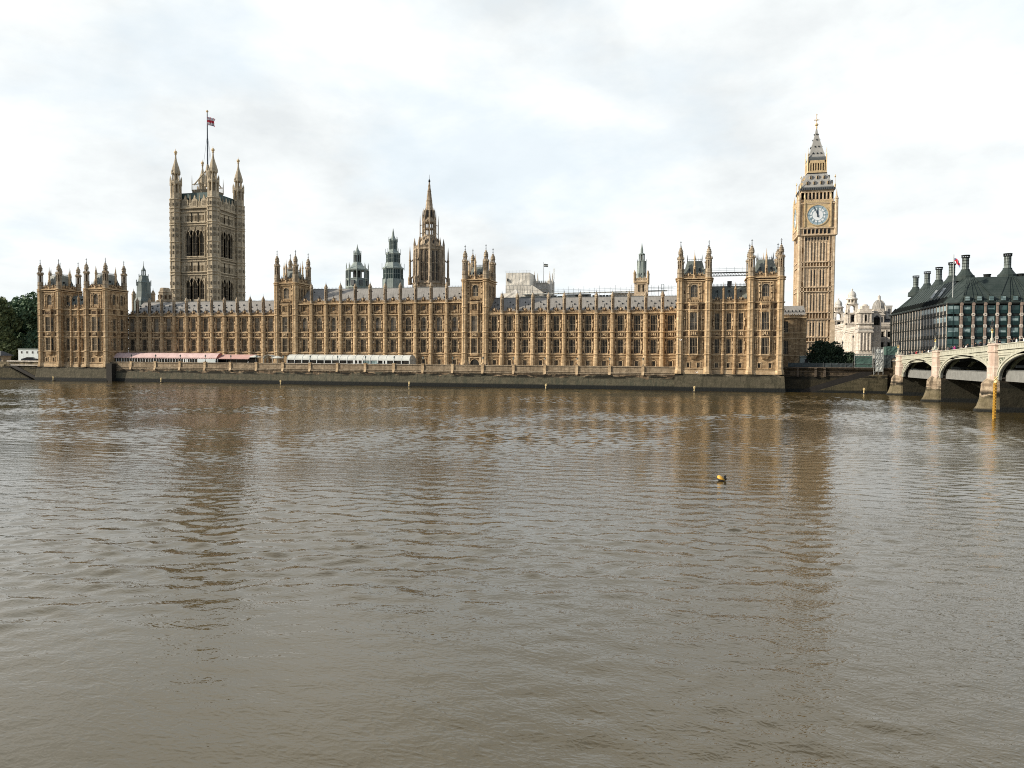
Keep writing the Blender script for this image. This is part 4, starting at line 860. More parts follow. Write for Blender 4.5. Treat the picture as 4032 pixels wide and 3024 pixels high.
for i in range(8):
    a0 = FL+i*math.pi/4; p = (CX+7.9*math.cos(a0), CY+7.9*math.sin(a0)); link('pinnacle', pm, (p[0], p[1], 0), ct)
    fb = MB(); c = lambda r, z: (CX+r*math.cos(a0), CY+r*math.sin(a0), z)
    for z0, z1, rr in ((49.3, 50.6, .26), (42.4, 43.6, .34)): fb.tube(c(7.8, z0), c(6.9, z0+.1), rr, 5); fb.tube(c(6.9, z0+.1), c(6.2, z1), rr, 5)
    build('flying_buttress', fb, CM, ct)
mb = MB(); L = lambda *p, m=0: mb.lathe(CX, CY, list(p), 8, m)
L((2.75, 59.0), (2.75, 60.2)); L((2.6, 62.6), (2.6, 63.1)); L((2.75, 65.2), (2.95, 65.9), (2.75, 66.3), (2.4, 67.2)); mb.lathe(CX, CY, [(.35, 59), (.35, 66)], 6, 2)
for i in range(8):
    a0 = FL+i*math.pi/4; c = lambda r: (CX+r*math.cos(a0), CY+r*math.sin(a0)); q = c(2.45)
    mb.lathe(*q, [(.34, 59.5), (.32, 66)], 6, 1); a = i*math.pi/4; mb.lathe(CX+2.35*math.cos(a), CY+2.35*math.sin(a), [(.13, 60), (.13, 65.5)], 5, 1)
    p = c(3.75); mb.lathe(*p, [(.42, 57.5), (.22, 59.5), (.2, 64.5), (.16, 66), (.02, 68.4)], 5, 1)
    for z in (61.2, 64.6): mb.tube((*p, z-.5), (*q, z), .14, 5, 1)
    mb.lathe(*c(2.75), [(.25, 66), (.2, 68.2), (.02, 70.4)], 4, 1)
build('lantern', mb, CM, ct)
mb = MB(); L = lambda *p, m=0: mb.lathe(CX, CY, list(p), 8, m)
L((2.35, 66.5), (2.2, 70.0), (2.35, 70.3), (2.0, 70.7)); L((1.55, 70.5), (1.2, 74.3), (1.32, 74.5), (1.1, 74.8), (.72, 78.2), (.85, 78.4), (.62, 78.7), (.2, 82.2)); mb.lathe(CX, CY, [(.2, 82), (.5, 82.5), (.3, 83.1), (.08, 83.4), (.05, 85.2)], 6, 3)
for i in range(8):
    a0 = FL+i*math.pi/4
    for k in range(22): z = 70.8+k*.52; r = 1.6-(z-70.5)*.118; mb.lathe(CX+r*math.cos(a0), CY+r*math.sin(a0), [(.04, z), (.13, z+.12), (.02, z+.26)], 4, 1)
    a = i*math.pi/4; mb.lathe(CX+2.2*math.cos(a), CY+2.2*math.sin(a), [(.35, 67.6), (.35, 69.5), (.02, 70.6)], 4, 4, rot=a+math.pi/4); mb.lathe(CX+2.3*math.cos(a0), CY+2.3*math.sin(a0), [(.22, 67), (.2, 70), (.02, 71.4)], 4, 1)
build('spire', mb, CM, ct)

# ------------------------------------------------------------------ clock tower
KX, KY, KH = 281.8, 53.1, 5.6
kt = empty('clock_tower', (KX, KY, 6.9), 'tall slender golden clock tower with a white dial, iron roof and spire', 'tower')
KM = ['clock_stone', 'clock_stone', 'clock_stone_carved', 'dark_glass', 'gold_stone']
def four(mb, h, cx=KX, cy=KY):
    for T in (lambda a: a + np.array([cx-h, cy-h, 0]), Tright(cx+h, cy-h), Tback(cx+h, cy+h), Tleft(cx-h, cy+h)):
        mb.T = T; yield 2*h
    mb.T = None
mb = MB(); mb.box(KX-KH, KX+KH, KY-KH, KY+KH, 6.9, 53.2, 0)
cols = 9
for w in four(mb, KH):
    u0 = 1.6; du = (w-3.2)/8; rib = [u0+du*k for k in range(9)]
    for z0, z1 in ((44.2, 51.0), (35.4, 41.6), (26.7, 32.9), (17.8, 23.2), (8, 15.6)):
        for q in rib: mb.box(q-.13, q+.13, -.2, 0, z0-.4, z1+.4, 1)
        for k in range(8):
            a, b = rib[k]+.15, rib[k+1]-.15; mb.box(a, b, -.04, 0, z0-.3, z1+.3, 0)
            if k in (2, 3, 5, 6): mb.box((a+b)/2-.13, (a+b)/2+.13, -.07, 0, z0+.2, z1-.5, 3)
            mb.box(a, b, -.15, 0, z1+.1, z1+.3, 1)
    for z in (53.1, 43.9, 42.2, 35.1, 33.6, 26.2, 23.9, 17.6, 16.0): mb.box(-.1, w+.1, -.5, 0, z-.16, z+.16, 1)
    for a, b in ((42.4, 43.7), (33.8, 34.9), (24.2, 26.0), (16.2, 17.4)):
        mb.box(1.6, w-1.6, -.05, 0, a, b, 2)
        for q in rib: mb.box(q-.12, q+.12, -.35, 0, a, b, 1)
    for k in range(8): mb.box(rib[k]+.2, rib[k+1]-.2, -.08, 0, 51.4, 52.2, 3); mb.lathe((rib[k]+rib[k+1])/2, -.04, [(.38, 52.2), (.05, 52.7)], 4, 3, sy=.2)
    for q in (.55, 1.5, w-1.5, w-.55): mb.box(q-.14, q+.14, -.5, 0, 7, 53, 1)
    for q in (1.0, w-1.0):
        for z in range(8, 52, 3): mb.box(q-.3, q+.3, -.06, 0, z, z+1.9, 2 if z % 2 else 0)
for sx_ in (-1, 1):
    for sy_ in (-1, 1):
        mb.lathe(KX+sx_*KH, KY+sy_*KH, [(.55, 6.9), (.55, 53)], 8, 1); mb.box(KX+sx_*KH-.8, KX+sx_*KH+.8, KY+sy_*KH-.8, KY+sy_*KH+.8, 6.9, 23.0, 0); mb.lathe(KX+sx_*KH, KY+sy_*KH, [(1.0, 23.0), (.05, 25.0)], 4, 1)
build('shaft', mb, KM, kt)
H2 = 6.4; mb = MB(); mb.box(KX-H2+.3, KX+H2-.3, KY-H2+.3, KY+H2-.3, 53.2, 64.8, 0)
for w in four(mb, H2-.3):
    c = w/2; mb.box(-.3, w+.3, -.35, 0, 53.1, 53.5, 1); mb.box(-.3, w+.3, -.45, 0, 55.5, 55.9, 1)
    for k in range(7): u = c-3.9+1.3*k; mb.box(u-.38, u+.38, -.06, 0, 53.8, 54.9, 3); mb.lathe(u, -.03, [(.5, 54.9), (.05, 55.35)], 4, 3, sy=.2); mb.box(u-.65-.12, u-.65+.12, -.3, 0, 53.5, 55.5, 1)
    mb.box(c-4.55, c+4.55, -.32, 0, 55.95, 64.0, 4)
    for sg in (-1, 1):
        mb.box(c+sg*4.3-.22, c+sg*4.3+.22, -.62, 0, 55.9, 66.2, 4); mb.lathe(c+sg*4.3, -.35, [(.35, 66.2), (.3, 66.9), (.02, 67.8)], 5, 4)
        for q in (4.85, 5.3, 5.75): mb.box(c+sg*q-.09, c+sg*q+.09, -.22, 0, 56, 64, 1)
        for z in (56.8, 59.4, 62): mb.box(c+sg*5.3-.4, c+sg*5.3+.4, -.05, 0, z, z+1.5, 2)
    mb.box(-.3, w+.3, -.45, 0, 64.0, 64.35, 1); mb.box(c-4.2, c+4.2, -.5, 0, 64.4, 65.0, 4)
    for k in range(12): mb.box(c-4+k*.7, c-4+k*.7+.35, -.55, 0, 65.0, 65.35, 4)
for sx_ in (-1, 1):
    for sy_ in (-1, 1): mb.lathe(KX+sx_*(H2-.3), KY+sy_*(H2-.3), [(.62, 53.2), (.62, 65.4), (.75, 65.6), (.3, 66.6), (.02, 69.2)], 8, 1)
build('clock_stage', mb, KM, kt)
H3 = 5.25; mb = MB(); mb.box(KX-H3+1, KX+H3-1, KY-H3+1, KY+H3-1, 64.8, 69.2, 3)
for w in four(mb, H3):
    mb.box(0, w, -.1, .9, 64.8, 65.8, 1); mb.box(0, w, -.1, .9, 68.2, 69.2, 1)
    for k in range(8): u = w/2-4.2+1.2*k; mb.box(u-.22, u+.22, -.15, .8, 65.8, 68.4, 1)
    mb.box(0, 1.3, 0, 1, 65.6, 68.4, 0); mb.box(w-1.3, w, 0, 1, 65.6, 68.4, 0)
build('belfry', mb, KM, kt)
mb = MB(); L4 = lambda prof, m=0: mb.lathe(KX, KY, [(r*1.4142, z) for r, z in prof], 4, m)
L4([(5.8, 69.0), (5.8, 69.8), (5.5, 70.1)], 1); L4([(5.35, 70.0), (4.4, 72.4), (3.15, 75.4)])
for w in four(mb, 5.8):
    for k in range(19): mb.box(.3+k*.6, .5+k*.6, -.06, 0, 69.1, 69.7, 2)
def dormers(z, n, spread, half):
    for w in four(mb, half):
        for k in range(n):
            u = w/2 + (k-(n-1)/2)*spread; mb.box(u-.22, u+.22, -.3, .6, z, z+.9, 2); mb.ext([(u-.32, z+.9), (u+.32, z+.9), (u, z+1.6)], -.35, .8, 0); mb.box(u-.30, u-.22, -.33, .6, z, z+.9, 3); mb.box(u+.22, u+.30, -.33, .6, z, z+.9, 3)
dormers(71.1, 4, 2.3, 4.92); dormers(73.2, 3, 2.2, 4.07)
for sx_ in (-1, 1):
    for sy_ in (-1, 1): mb.lathe(KX+sx_*5.6, KY+sy_*5.6, [(.25, 69.6), (.32, 70.6), (.1, 71.0), (.07, 73.0), (.3, 73.4), (.02, 74.2)], 6, 3)
build('roof', mb, ['iron_roof', 'grey_iron', 'black_paint', 'gold_stone'], kt)
mb = MB(); mb.box(KX-2.3, KX+2.3, KY-2.3, KY+2.3, 75.3, 79.9, 1)
for w in four(mb, 3.05):
    mb.box(-.1, w+.1, -.15, .6, 75.2, 76.3, 0); mb.box(-.1, w+.1, -.1, .6, 78.9, 79.9, 0); mb.box(-.2, w+.2, -.3, .2, 75.2, 75.5, 2)
    for k in range(7): u = w/2 + (k-3)*.82; mb.box(u-.2, u+.2, -.12, .5, 76.2, 79, 0)
    mb.box(0, .55, 0, .6, 76, 79, 0); mb.box(w-.55, w, 0, .6, 76, 79, 0)
for sx_ in (-1, 1):
    for sy_ in (-1, 1): mb.lathe(KX+sx_*3.05, KY+sy_*3.05, [(.2, 75.4), (.2, 82), (.1, 82.5), (.05, 84.2)], 6, 0)
build('lantern', mb, ['gold_stone', 'black_paint', 'iron'], kt)
mb = MB(); mb.lathe(KX, KY, [(3.1*1.414, 79.8), (3.1*1.414, 80.6), (2.8*1.414, 81.2)], 4, 1); mb.lathe(KX, KY, [(2.7*1.414, 81.1), (1.95*1.414, 84), (1.05*1.414, 87.5), (.45*1.414, 90.2), (.22*1.414, 91.6)], 4, 0)
for z, n, half in ((82.3, 3, 2.4), (84.8, 2, 1.75), (87.4, 1, 1.1), (89.4, 1, .65)):
    for w in four(mb, half):
        for k in range(n): u = w/2+(k-(n-1)/2)*1.25; mb.box(u-.14, u+.14, -.18, .4, z, z+.3, 2); mb.ext([(u-.26, z+.3), (u+.26, z+.3), (u, z+.55)], -.25, .5, 1)
mb.lathe(KX, KY, [(.22, 91.5), (.3, 92.2), (.2, 92.6), (.62, 93.0), (.62, 93.3), (.25, 93.6), (.1, 94)], 8, 3)
mb.box(KX-.9, KX+.9, KY-.09, KY+.09, 94.7, 94.95, 3); mb.box(KX-.09, KX+.09, KY-.9, KY+.9, 94.7, 94.95, 3); mb.box(KX-.09, KX+.09, KY-.09, KY+.09, 93.8, 97.0, 3); mb.lathe(KX, KY, [(.05, 94.4), (.4, 94.8), (.05, 95.2)], 6, 3); mb.lathe(KX, KY, [(.05, 96.4), (.25, 96.7), (.02, 97)], 6, 3)
build('spire', mb, ['iron_roof', 'grey_iron', 'black_paint', 'gold_stone'], kt)
# dials: opal glass with a blue chapter ring, roman numerals and two hands at about four minutes to twelve
def disc(mb, cx, cz, r0, r1, y0, y1, mi, n=48):
    lo_ = [(cx+r0*math.sin(2*math.pi*k/n), cz+r0*math.cos(2*math.pi*k/n)) for k in range(n+1)]; hi = [(cx+r1*math.sin(2*math.pi*k/n), cz+r1*math.cos(2*math.pi*k/n)) for k in range(n+1)]
    mb.strip(lo_, hi, y0, y1, mi)
def stroke(mb, pts, wd, y0, y1, mi):           # straight bar between two (x,z) points
    (xa, za), (xb, zb) = pts; d = math.hypot(xb-xa, zb-za); nx, nz = -(zb-za)/d*wd/2, (xb-xa)/d*wd/2
    mb.ext([(xa-nx, za-nz), (xa+nx, za+nz), (xb+nx, zb+nz), (xb-nx, zb-nz)][::-1], y0, y1, mi)
DZ = 60.1
for face, T in (('front', lambda a: a + np.array([KX, KY-H2-.02, 0])), ('left', Tleft(KX-H2-.02, KY)), ('right', Tright(KX+H2+.02, KY))):
    mb = MB(); mb.T = T
    disc(mb, 0, DZ, 0, 3.5, -.05, .02, 0); disc(mb, 0, DZ, 3.42, 3.75, -.2, .02, 2); disc(mb, 0, DZ, 3.05, 3.42, -.08, -.04, 3); disc(mb, 0, DZ, 2.62, 3.06, -.07, -.04, 3); disc(mb, 0, DZ, 1.78, 1.92, -.08, -.04, 1); disc(mb, 0, DZ, 2.58, 2.66, -.09, -.04, 1)
    for h, s_ in enumerate(('XII', 'I', 'II', 'III', 'IIII', 'V', 'VI', 'VII', 'VIII', 'IX', 'X', 'XI')):
        th = h*math.pi/6; wd = {'I': .16, 'V': .30, 'X': .30}; tot = sum(wd[q] for q in s_); u = -tot/2
        loc = lambda uu, rr: (uu*math.cos(th)+rr*math.sin(th), DZ-uu*math.sin(th)+rr*math.cos(th))
        for q in s_:
            w_ = wd[q]; ub = u+w_/2
            segs = [((ub, 1.95), (ub, 2.6))] if q == 'I' else [((u+.04, 2.6), (ub, 1.95)), ((u+w_-.04, 2.6), (ub, 1.95))] if q == 'V' else [((u+.04, 2.6), (u+w_-.04, 1.95)), ((u+w_-.04, 2.6), (u+.04, 1.95))]
            for a, b in segs: stroke(mb, (loc(*a), loc(*b)), .07, -.10, -.05, 1)
            u += w_
        if h % 1 == 0: stroke(mb, (loc(0, 2.66), loc(0, 3.42)), .16, -.11, -.05, 1)
    dial = build('clock_dial', mb, ['opal_glass', 'dial_blue', 'gold_stone', 'dial_ring'], kt)
    for nm, ang, ln, wd in (('minute_hand', -24, 3.2, .16), ('hour_hand', -2, 1.75, .34)):
        hb = MB(); hb.T = T; a = R(ang); stroke(hb, ((-.7*math.sin(a), DZ-.7*math.cos(a)), (ln*math.sin(a), DZ+ln*math.cos(a))), wd, -.22 if ln > 2 else -.17, -.13, 0)
        disc(hb, 0, DZ, 0, .22, -.25, -.12, 0, 16); build(nm, hb, 'hand_blue', dial)

# ------------------------------------------------------------------ roof turrets behind the palace
def posts(mb, cx, cy, r, n, z0, z1, w, mi, rot=0):
    for k in range(n): a = rot+2*math.pi*k/n; mb.lathe(cx+r*math.cos(a), cy+r*math.sin(a), [(w, z0), (w, z1)], 5, mi)
v1 = empty('ventilation_turret', (109, 45, 30), 'squat grey green lead roof turret with open slatted sides and a small spirelet', 'turret')
mb = MB(); mb.lathe(109, 45, [(4.6, 28), (4.6, 37.0), (4.75, 37.2), (4.5, 37.6), (4.35, 40.4), (4.6, 40.6), (4.35, 40.9)], 8); mb.lathe(109, 45, [(1.6, 40), (1.6, 44)], 8, 1)
posts(mb, 109, 45, 4.15, 8, 40.5, 44.2, .22, 0, FL); posts(mb, 109, 45, 3.9, 16, 40.5, 44.2, .13, 0)
mb.lathe(109, 45, [(4.2, 43.9), (4.5, 44.1), (4.5, 44.5), (3.9, 44.9), (2.3, 46.2), (1.75, 47.2)], 8)
for k in range(8):
    a = FL+k*math.pi/4; mb.lathe(109+4.3*math.cos(a), 45+4.3*math.sin(a), [(.2, 44), (.2, 46), (.02, 47.2)], 4, 0); mb.lathe(109+4.5*math.cos(a), 45+4.5*math.sin(a), [(.17, 37.4), (.17, 44)], 4, 0)
    b = k*math.pi/4; mb.lathe(109+4.0*math.cos(b), 45+4.0*math.sin(b), [(1.0, 38), (1.0, 40)], 4, 2, rot=b+math.pi/4)
build('body', mb, ['green_lead', 'black_paint', 'grey_iron'], v1)
mb = MB(); mb.lathe(109, 45, [(1.5, 47), (1.45, 50.6), (1.6, 50.8), (1.2, 51.2), (.5, 52.6), (.2, 53.6), (.05, 54.6)], 8); posts(mb, 109, 45, 1.45, 8, 47, 52, .12, 0, FL)
for k in range(8): b = k*math.pi/4; mb.lathe(109+1.33*math.cos(b), 45+1.33*math.sin(b), [(.3, 47.6), (.3, 50.2)], 4, 1, rot=b+math.pi/4)
build('spirelet', mb, ['green_lead', 'black_paint'], v1)
v2 = empty('ventilation_turret', (124.3, 45, 30), 'tall tiered grey green lead turret of three diminishing glazed stages, beside the octagonal spire', 'turret')
mb = MB(); X2 = 124.3
for r, z0, z1 in ((4.0, 28, 40.2), (3.75, 40.2, 44.5), (2.6, 46.7, 50.3), (1.5, 51.9, 55.6)):
    mb.lathe(X2, 45, [(r, z0), (r, z1)], 8); posts(mb, X2, 45, r+.05, 8, z0, z1+.6, .16, 0, FL)
    if z0 > 30:
        for k in range(8):
            b = k*math.pi/4; ap = r*math.cos(FL); n = (math.cos(b), math.sin(b)); td = (-n[1], n[0])
            mb.T = (lambda n=n, td=td, ap=ap: lambda q: np.stack([X2+n[0]*(ap-q[:, 1])+td[0]*q[:, 0], 45+n[1]*(ap-q[:, 1])+td[1]*q[:, 0], q[:, 2]], 1))()
            hw = r*.36; mb.box(-hw, hw, -.04, .02, z0+.3, z1-.4, 1)
            for e in (-hw/3, hw/3): mb.box(e-.05, e+.05, -.1, 0, z0+.3, z1-.4, 0)
            mb.box(-hw, hw, -.09, 0, (z0+z1)/2-.06, (z0+z1)/2+.06, 0)
        mb.T = None
build('body', mb, ['green_lead', 'bronze_teal'], v2)
for p in ([(4.2, 44.4), (4.2, 44.8), (3.4, 45.3), (2.75, 46.8)], [(2.85, 50.2), (2.85, 50.5), (2.2, 51.0), (1.6, 52.0)], [(1.65, 55.5), (1.65, 55.8), (.9, 56.6), (.5, 57.6), (.35, 58.8), (.06, 60.4)]):
    mb = MB(); mb.lathe(X2, 45, p, 8); build('roof_tier', mb, 'green_lead', v2)
mb = MB(); posts(mb, X2, 45, 4.35, 8, 44, 46.6, .09, 0, FL); posts(mb, X2, 45, 2.95, 8, 50, 52.3, .08, 0, FL); posts(mb, X2, 45, 1.75, 8, 55, 57, .07, 0, FL); build('rods', mb, 'green_lead', v2)
v3 = empty('lead_spire', (13.4, 40, 28), 'grey flared lead roof spire with a tiny lantern, standing between two small stone pinnacles', 'spire')
mb = MB(); mb.lathe(13.4, 40, [(3.8, 26), (3.8, 32.6), (3.2, 34), (2.85, 36.5), (2.75, 40.1), (2.9, 40.3), (2.3, 41.0), (1.85, 43.0), (1.95, 43.2), (.95, 43.5)], 8); posts(mb, 13.4, 40, 2.95, 8, 39, 41.5, .1, 0, FL); posts(mb, 13.4, 40, 1.9, 8, 42.6, 44, .08, 0, FL); build('body', mb, 'dark_lead', v3)
mb = MB(); posts(mb, 13.4, 40, .75, 8, 43.3, 45.6, .12, 0); mb.lathe(13.4, 40, [(.95, 45.4), (.95, 45.7), (.4, 46.5), (.12, 47.6), (.04, 49.5)], 8); build('lantern', mb, 'dark_lead', v3)
for x in (8.4, 18.0):
    mb = MB(); mb.lathe(x, 40, [(.85, 28), (.85, 35.2), (1.0, 35.4), (.8, 35.9), (.5, 36.6), (.1, 37.2), (.05, 38)], 8); build('pinnacle', mb, 'limestone_grey', v3)
mb = MB(); mb.lathe(25.3, 38, [(3.4, 26), (3.4, 32.0), (3.6, 32.1), (3.6, 32.5), (2.7, 32.7), (2.45, 35.6), (2.6, 35.8), (2.6, 36.1), (2.2, 36.3), (1.9, 37.6), (1.7, 37.8)], 8)
for k in range(8): b = k*math.pi/4; mb.lathe(25.3+2.3*math.cos(b), 38+2.3*math.sin(b), [(.5, 33.2), (.5, 34.8)], 4, 1, rot=b+math.pi/4)
tag(build('stone_turret', mb, ['limestone_grey', 'limestone_carved']), 'stumpy brown stone turret with a broken off top, left of the square tower', 'turret')
v4 = empty('stone_turret', (221.5, 45, 20), 'honey stone square turret carrying a grey slatted lead spire, rising behind roof scaffolding', 'turret')
mb = MB(); mb.box(219.1, 223.9, 42.7, 47.5, 10, 37.6, 0)
for w in four(mb, 2.4, 221.5, 45.1):
    mb.box(-.2, w+.2, -.3, 0, 37.3, 37.7, 1); parapet(mb, .3, w-.3, -.1, 37.7, 39.4, .3)
    for u in (1.75, 3.05): mb.box(u-.42, u+.42, -.04, 0, 34.0, 36.6, 2); mb.box(u-.06, u+.06, -.1, 0, 34, 36.6, 1)
    mb.box(1.1, w-1.1, -.15, 0, 36.6, 36.8, 1)
for dx in (-2.4, 2.4):
    for dy in (-2.4, 2.4): mb.lathe(221.5+dx, 45.1+dy, [(.4, 37), (.4, 40.4), (.5, 40.6), (.3, 41.2), (.04, 42)], 6, 1)
build('base', mb, ['clock_stone', 'limestone_trim', 'dark_glass'], v4)
mb = MB(); mb.lathe(221.5, 45.1, [(1.9, 37.7), (1.75, 42), (1.6, 45.0), (1.7, 45.2), (1.1, 45.4)], 8); posts(mb, 221.5, 45.1, 1.75, 8, 38, 45.9, .1, 0, FL); posts(mb, 221.5, 45.1, .98, 8, 45.2, 47.8, .2, 0, FL); mb.lathe(221.5, 45.1, [(.35, 45), (.35, 48)], 6, 1)
mb.lathe(221.5, 45.1, [(1.25, 47.6), (1.25, 47.9), (.55, 48.2), (.5, 49.6), (.3, 50.4), (.04, 52)], 8)
for k in range(8): b = k*math.pi/4; mb.lathe(221.5+1.55*math.cos(b), 45.1+1.55*math.sin(b), [(.2, 40), (.2, 40.8)], 4, 1, rot=b+math.pi/4)
build('spire', mb, ['green_lead', 'black_paint'], v4)

# ------------------------------------------------------------------ the far skyline between the towers
ab = empty('wrapped_scaffold', (149, 163, 6.9), 'big white sheeted scaffold wrapped round a building, standing behind the palace roof', 'scaffold')
def sheet(mb, x0, x1, y, z0, z1, mi=0, nx=14, nz=10, amp=.28, seed=1):
    rnd = random.Random(seed); g = [[(x0+(x1-x0)*i/nx, y + (amp*(rnd.random()-.5) if 0 < i < nx else 0), z0+(z1-z0)*j/nz) for i in range(nx+1)] for j in range(nz+1)]
    mb.add([p for row in g for p in row], [(j*(nx+1)+i, j*(nx+1)+i+1, (j+1)*(nx+1)+i+1, (j+1)*(nx+1)+i) for j in range(nz) for i in range(nx)], mi)
mb = MB(); sheet(mb, 142.5, 155.7, 158, 48, 55, nx=5, nz=4, seed=3); sheet(mb, 142.3, 157, 157.6, 38, 48.2, nx=6, nz=5, seed=4); mb.box(142.6, 155.6, 158.4, 170, 38, 54.9)
mb.add([(157, 157.7, 48.2), (163, 157.7, 44.2), (163, 157.7, 38), (157, 157.7, 38)], [(0, 3, 2, 1)], 0); build('sheeting', mb, 'wrap_sheet', ab)
mb = MB()
for x in np.linspace(142.5, 155.7, 8): mb.tube((x, 157.4, 44), (x, 157.4, 56.2), .05, 4)
for z in (55.3, 55.9, 48.3, 46.2): mb.tube((142.3, 157.4, z), (155.9, 157.4, z), .05, 4)
build('rail', mb, 'steel_tube', ab); mb = MB(); mb.box(143.2, 143.7, 157.2, 158, 50.5, 52); build('opening', mb, 'black_paint', ab)
ch = empty('church_tower', (160.1, 172, 6.9), 'pale grey square church tower with four thin corner pinnacles and a small flag', 'tower')
mb = MB(); mb.box(155.6, 164.6, 168, 177, 6.9, 50.4, 0)
for w in four(mb, 4.5, 160.1, 172.5):
    for z in (50.3, 47.3): mb.box(-.2, w+.2, -.3, 0, z-.2, z+.2, 1)
    for k in range(7): mb.box(.8+k*1.1, 1.4+k*1.1, -.1, .3, 50.4, 51.6, 0)
    for u in (3.1, 5.9): mb.box(u-.8, u+.8, -.05, 0, 41.5, 45.5, 2); mb.box(u-.1, u+.1, -.1, 0, 41.5, 45.5, 1)
build('tower_body', mb, ['pale_grey_stone', 'pale_grey_stone', 'limestone_carved'], ch)
for x in (155.9, 164.3):
    for y in (168.4, 176.6): mb = MB(); mb.lathe(x, y, [(1.25, 40), (1.2, 51), (1.3, 51.3), (.9, 51.8), (.5, 53), (.05, 56.8)], 8); build('pinnacle', mb, 'pale_grey_stone', ch)
f2_ = empty('flagpole', (160.2, 172, 50.4), 'thin flagpole with a small dark flag on the grey church tower', 'flagpole')
mb = MB(); mb.lathe(160.2, 172, [(.14, 50.4), (.09, 62.2)], 6); build('pole', mb, 'grey_iron', f2_); build('flag', flag_mb(160.3, 172, 59.6, 2.4, 1.6, lambda u, v: 2 if abs(v-.5) > .15 else 0, 1, .3, .1), ['grey_sheet', 'red_flag', 'dark_sheet'], f2_)
cn = empty('tower_crane', (143, 300, 6.9), 'far pale lattice crane jib standing up beside the church tower', 'crane')
mb = MB(); pb_, pt_ = Vector((141.6, 300, 40)), Vector((142.9, 300, 74))
for dx, dy in ((-.6, -.6), (.6, -.6), (.6, .6), (-.6, .6)): mb.tube(pb_+Vector((dx, dy, 0)), pt_+Vector((dx*.6, dy*.6, 0)), .09, 4)
for k in range(24):
    a = pb_.lerp(pt_, k/24); b = pb_.lerp(pt_, (k+1)/24); sg = 1 if k % 2 else -1
    mb.tube(a+Vector((-.6*sg, -.6, 0)), b+Vector((.6*sg, -.6, 0)), .06, 4); mb.tube(a+Vector((.6*sg, .6, 0)), b+Vector((-.6*sg, .6, 0)), .06, 4)
build('jib', mb, 'white_paint', cn); mb = MB(); mb.box(140.4, 142.8, 298.8, 301.2, 6.9, 40); build('mast', mb, 'steel_tube', cn)
tr = empty('temporary_roof', (205, 46, 30), 'long low temporary scaffold roof with railings along the top, behind the right wing', 'scaffold')
mb = MB(); mb.add([(177, 44.5, 33.9), (230.5, 44.5, 34.6), (230.5, 58, 35.6), (177, 58, 34.9), (177, 44.5, 33.6), (230.5, 44.5, 34.3), (230.5, 58, 35.3), (177, 58, 34.6)], [(0, 1, 2, 3), (7, 6, 5, 4), (4, 5, 1, 0), (5, 6, 2, 1), (3, 7, 4, 0)], 0); build('roof_sheet', mb, 'grey_sheet', tr)
mb = MB()
for k in range(28): x = 177+k*1.95; z = 33.9+.013*(x-177); mb.tube((x, 44.4, 28), (x, 44.4, z+(1.6 if k % 3 else 2.3)), .055, 4)
for dz in (.55, 1.1): mb.tube((176, 44.4, 33.9+dz), (234, 44.4, 34.65+dz), .045, 4)
for k in range(8): mb.tube((224+k*1.2, 44.2, 28), (224+k*1.2, 44.2, 36.4), .05, 4)
for z in (30.5, 32.4, 34.4, 35.4): mb.tube((223.5, 44.2, z), (233, 44.2, z), .05, 4)
build('railing', mb, 'grey_iron', tr)
rnd = random.Random(5)
for nm, mi_, a, b, z0, z1 in (('side_sheet', 'grey_sheet', 177.5, 190, 28, 33.3), ('side_sheet', 'green_mesh', 190.2, 193.6, 30, 33), ('side_sheet', 'grey_sheet', 193.6, 203, 28, 33.6), ('side_sheet', 'wrap_sheet', 211, 219, 32, 33.9), ('side_sheet', 'grey_sheet', 203, 211, 28, 31.6), ('side_sheet', 'wrap_sheet', 219.5, 222.6, 30, 33.6), ('side_sheet', 'grey_sheet', 222.6, 229, 28, 31)):
    mb = MB(); sheet(mb, a, b, 45.6, z0, z1, nx=8, nz=4, amp=.2, seed=int(a)); build(nm, mb, mi_, tr)
mb = MB()
for k in range(6): mb.box(203.4+k*1.25, 204.3+k*1.25, 46, 48, 31.6 + (k % 2)*.4, 33.2, 0)
for k in range(5): x = 212+k*1.3; mb.tube((x, 45.4, 32.2), (x+1.3, 45.4, 33.7), .06, 4, 1); mb.tube((x+1.3, 45.4, 32.2), (x, 45.4, 33.7), .06, 4, 1)
for x0_, x1_, z_ in ((178, 186, 31.6), (186.5, 190, 32.6), (194, 201, 32.0), (197, 202, 33.0)): mb.box(x0_, x1_, 45.2, 45.5, z_-.35, z_+.35, 0)
build('plant', mb, ['bronze', 'black_paint'], tr)
st = empty('sheeted_gable', (172, 46, 28), 'low pale sheeted roof with a small pyramid cap, right of the second central tower', 'scaffold')
mb = MB(); sheet(mb, 168, 182, 46, 30.6, 34.3, nx=10, nz=4, seed=8); mb.box(168, 182, 46.3, 52, 30, 34.2, 0); mb.lathe(173.2, 49, [(2.6, 34.2), (.1, 36.2)], 4, 1); mb.box(176, 181, 45.5, 46, 31.1, 32.9, 2); build('sheeting', mb, ['wrap_sheet', 'pale_grey_stone', 'dark_sheet'], st)
mb = MB()
for dx in (-.42, .42): mb.tube((230+dx, 20, 26), (230+dx, 20, 34.4), .08, 4)
for k in range(5): mb.tube((229.6, 20, 29.2+k*1.25), (230.4, 20, 29.2+k*1.25), .06, 4)
tag(build('scaffold_ladder', mb, 'teal_iron'), 'narrow teal scaffold ladder standing above the roof, left of the last pavilion', 'ladder')
sw = empty('scaffold_walkway', (250.9, 4, 35), 'scaffold footbridge slung between the two pavilion towers above the dark roof', 'scaffold')
mb = MB()
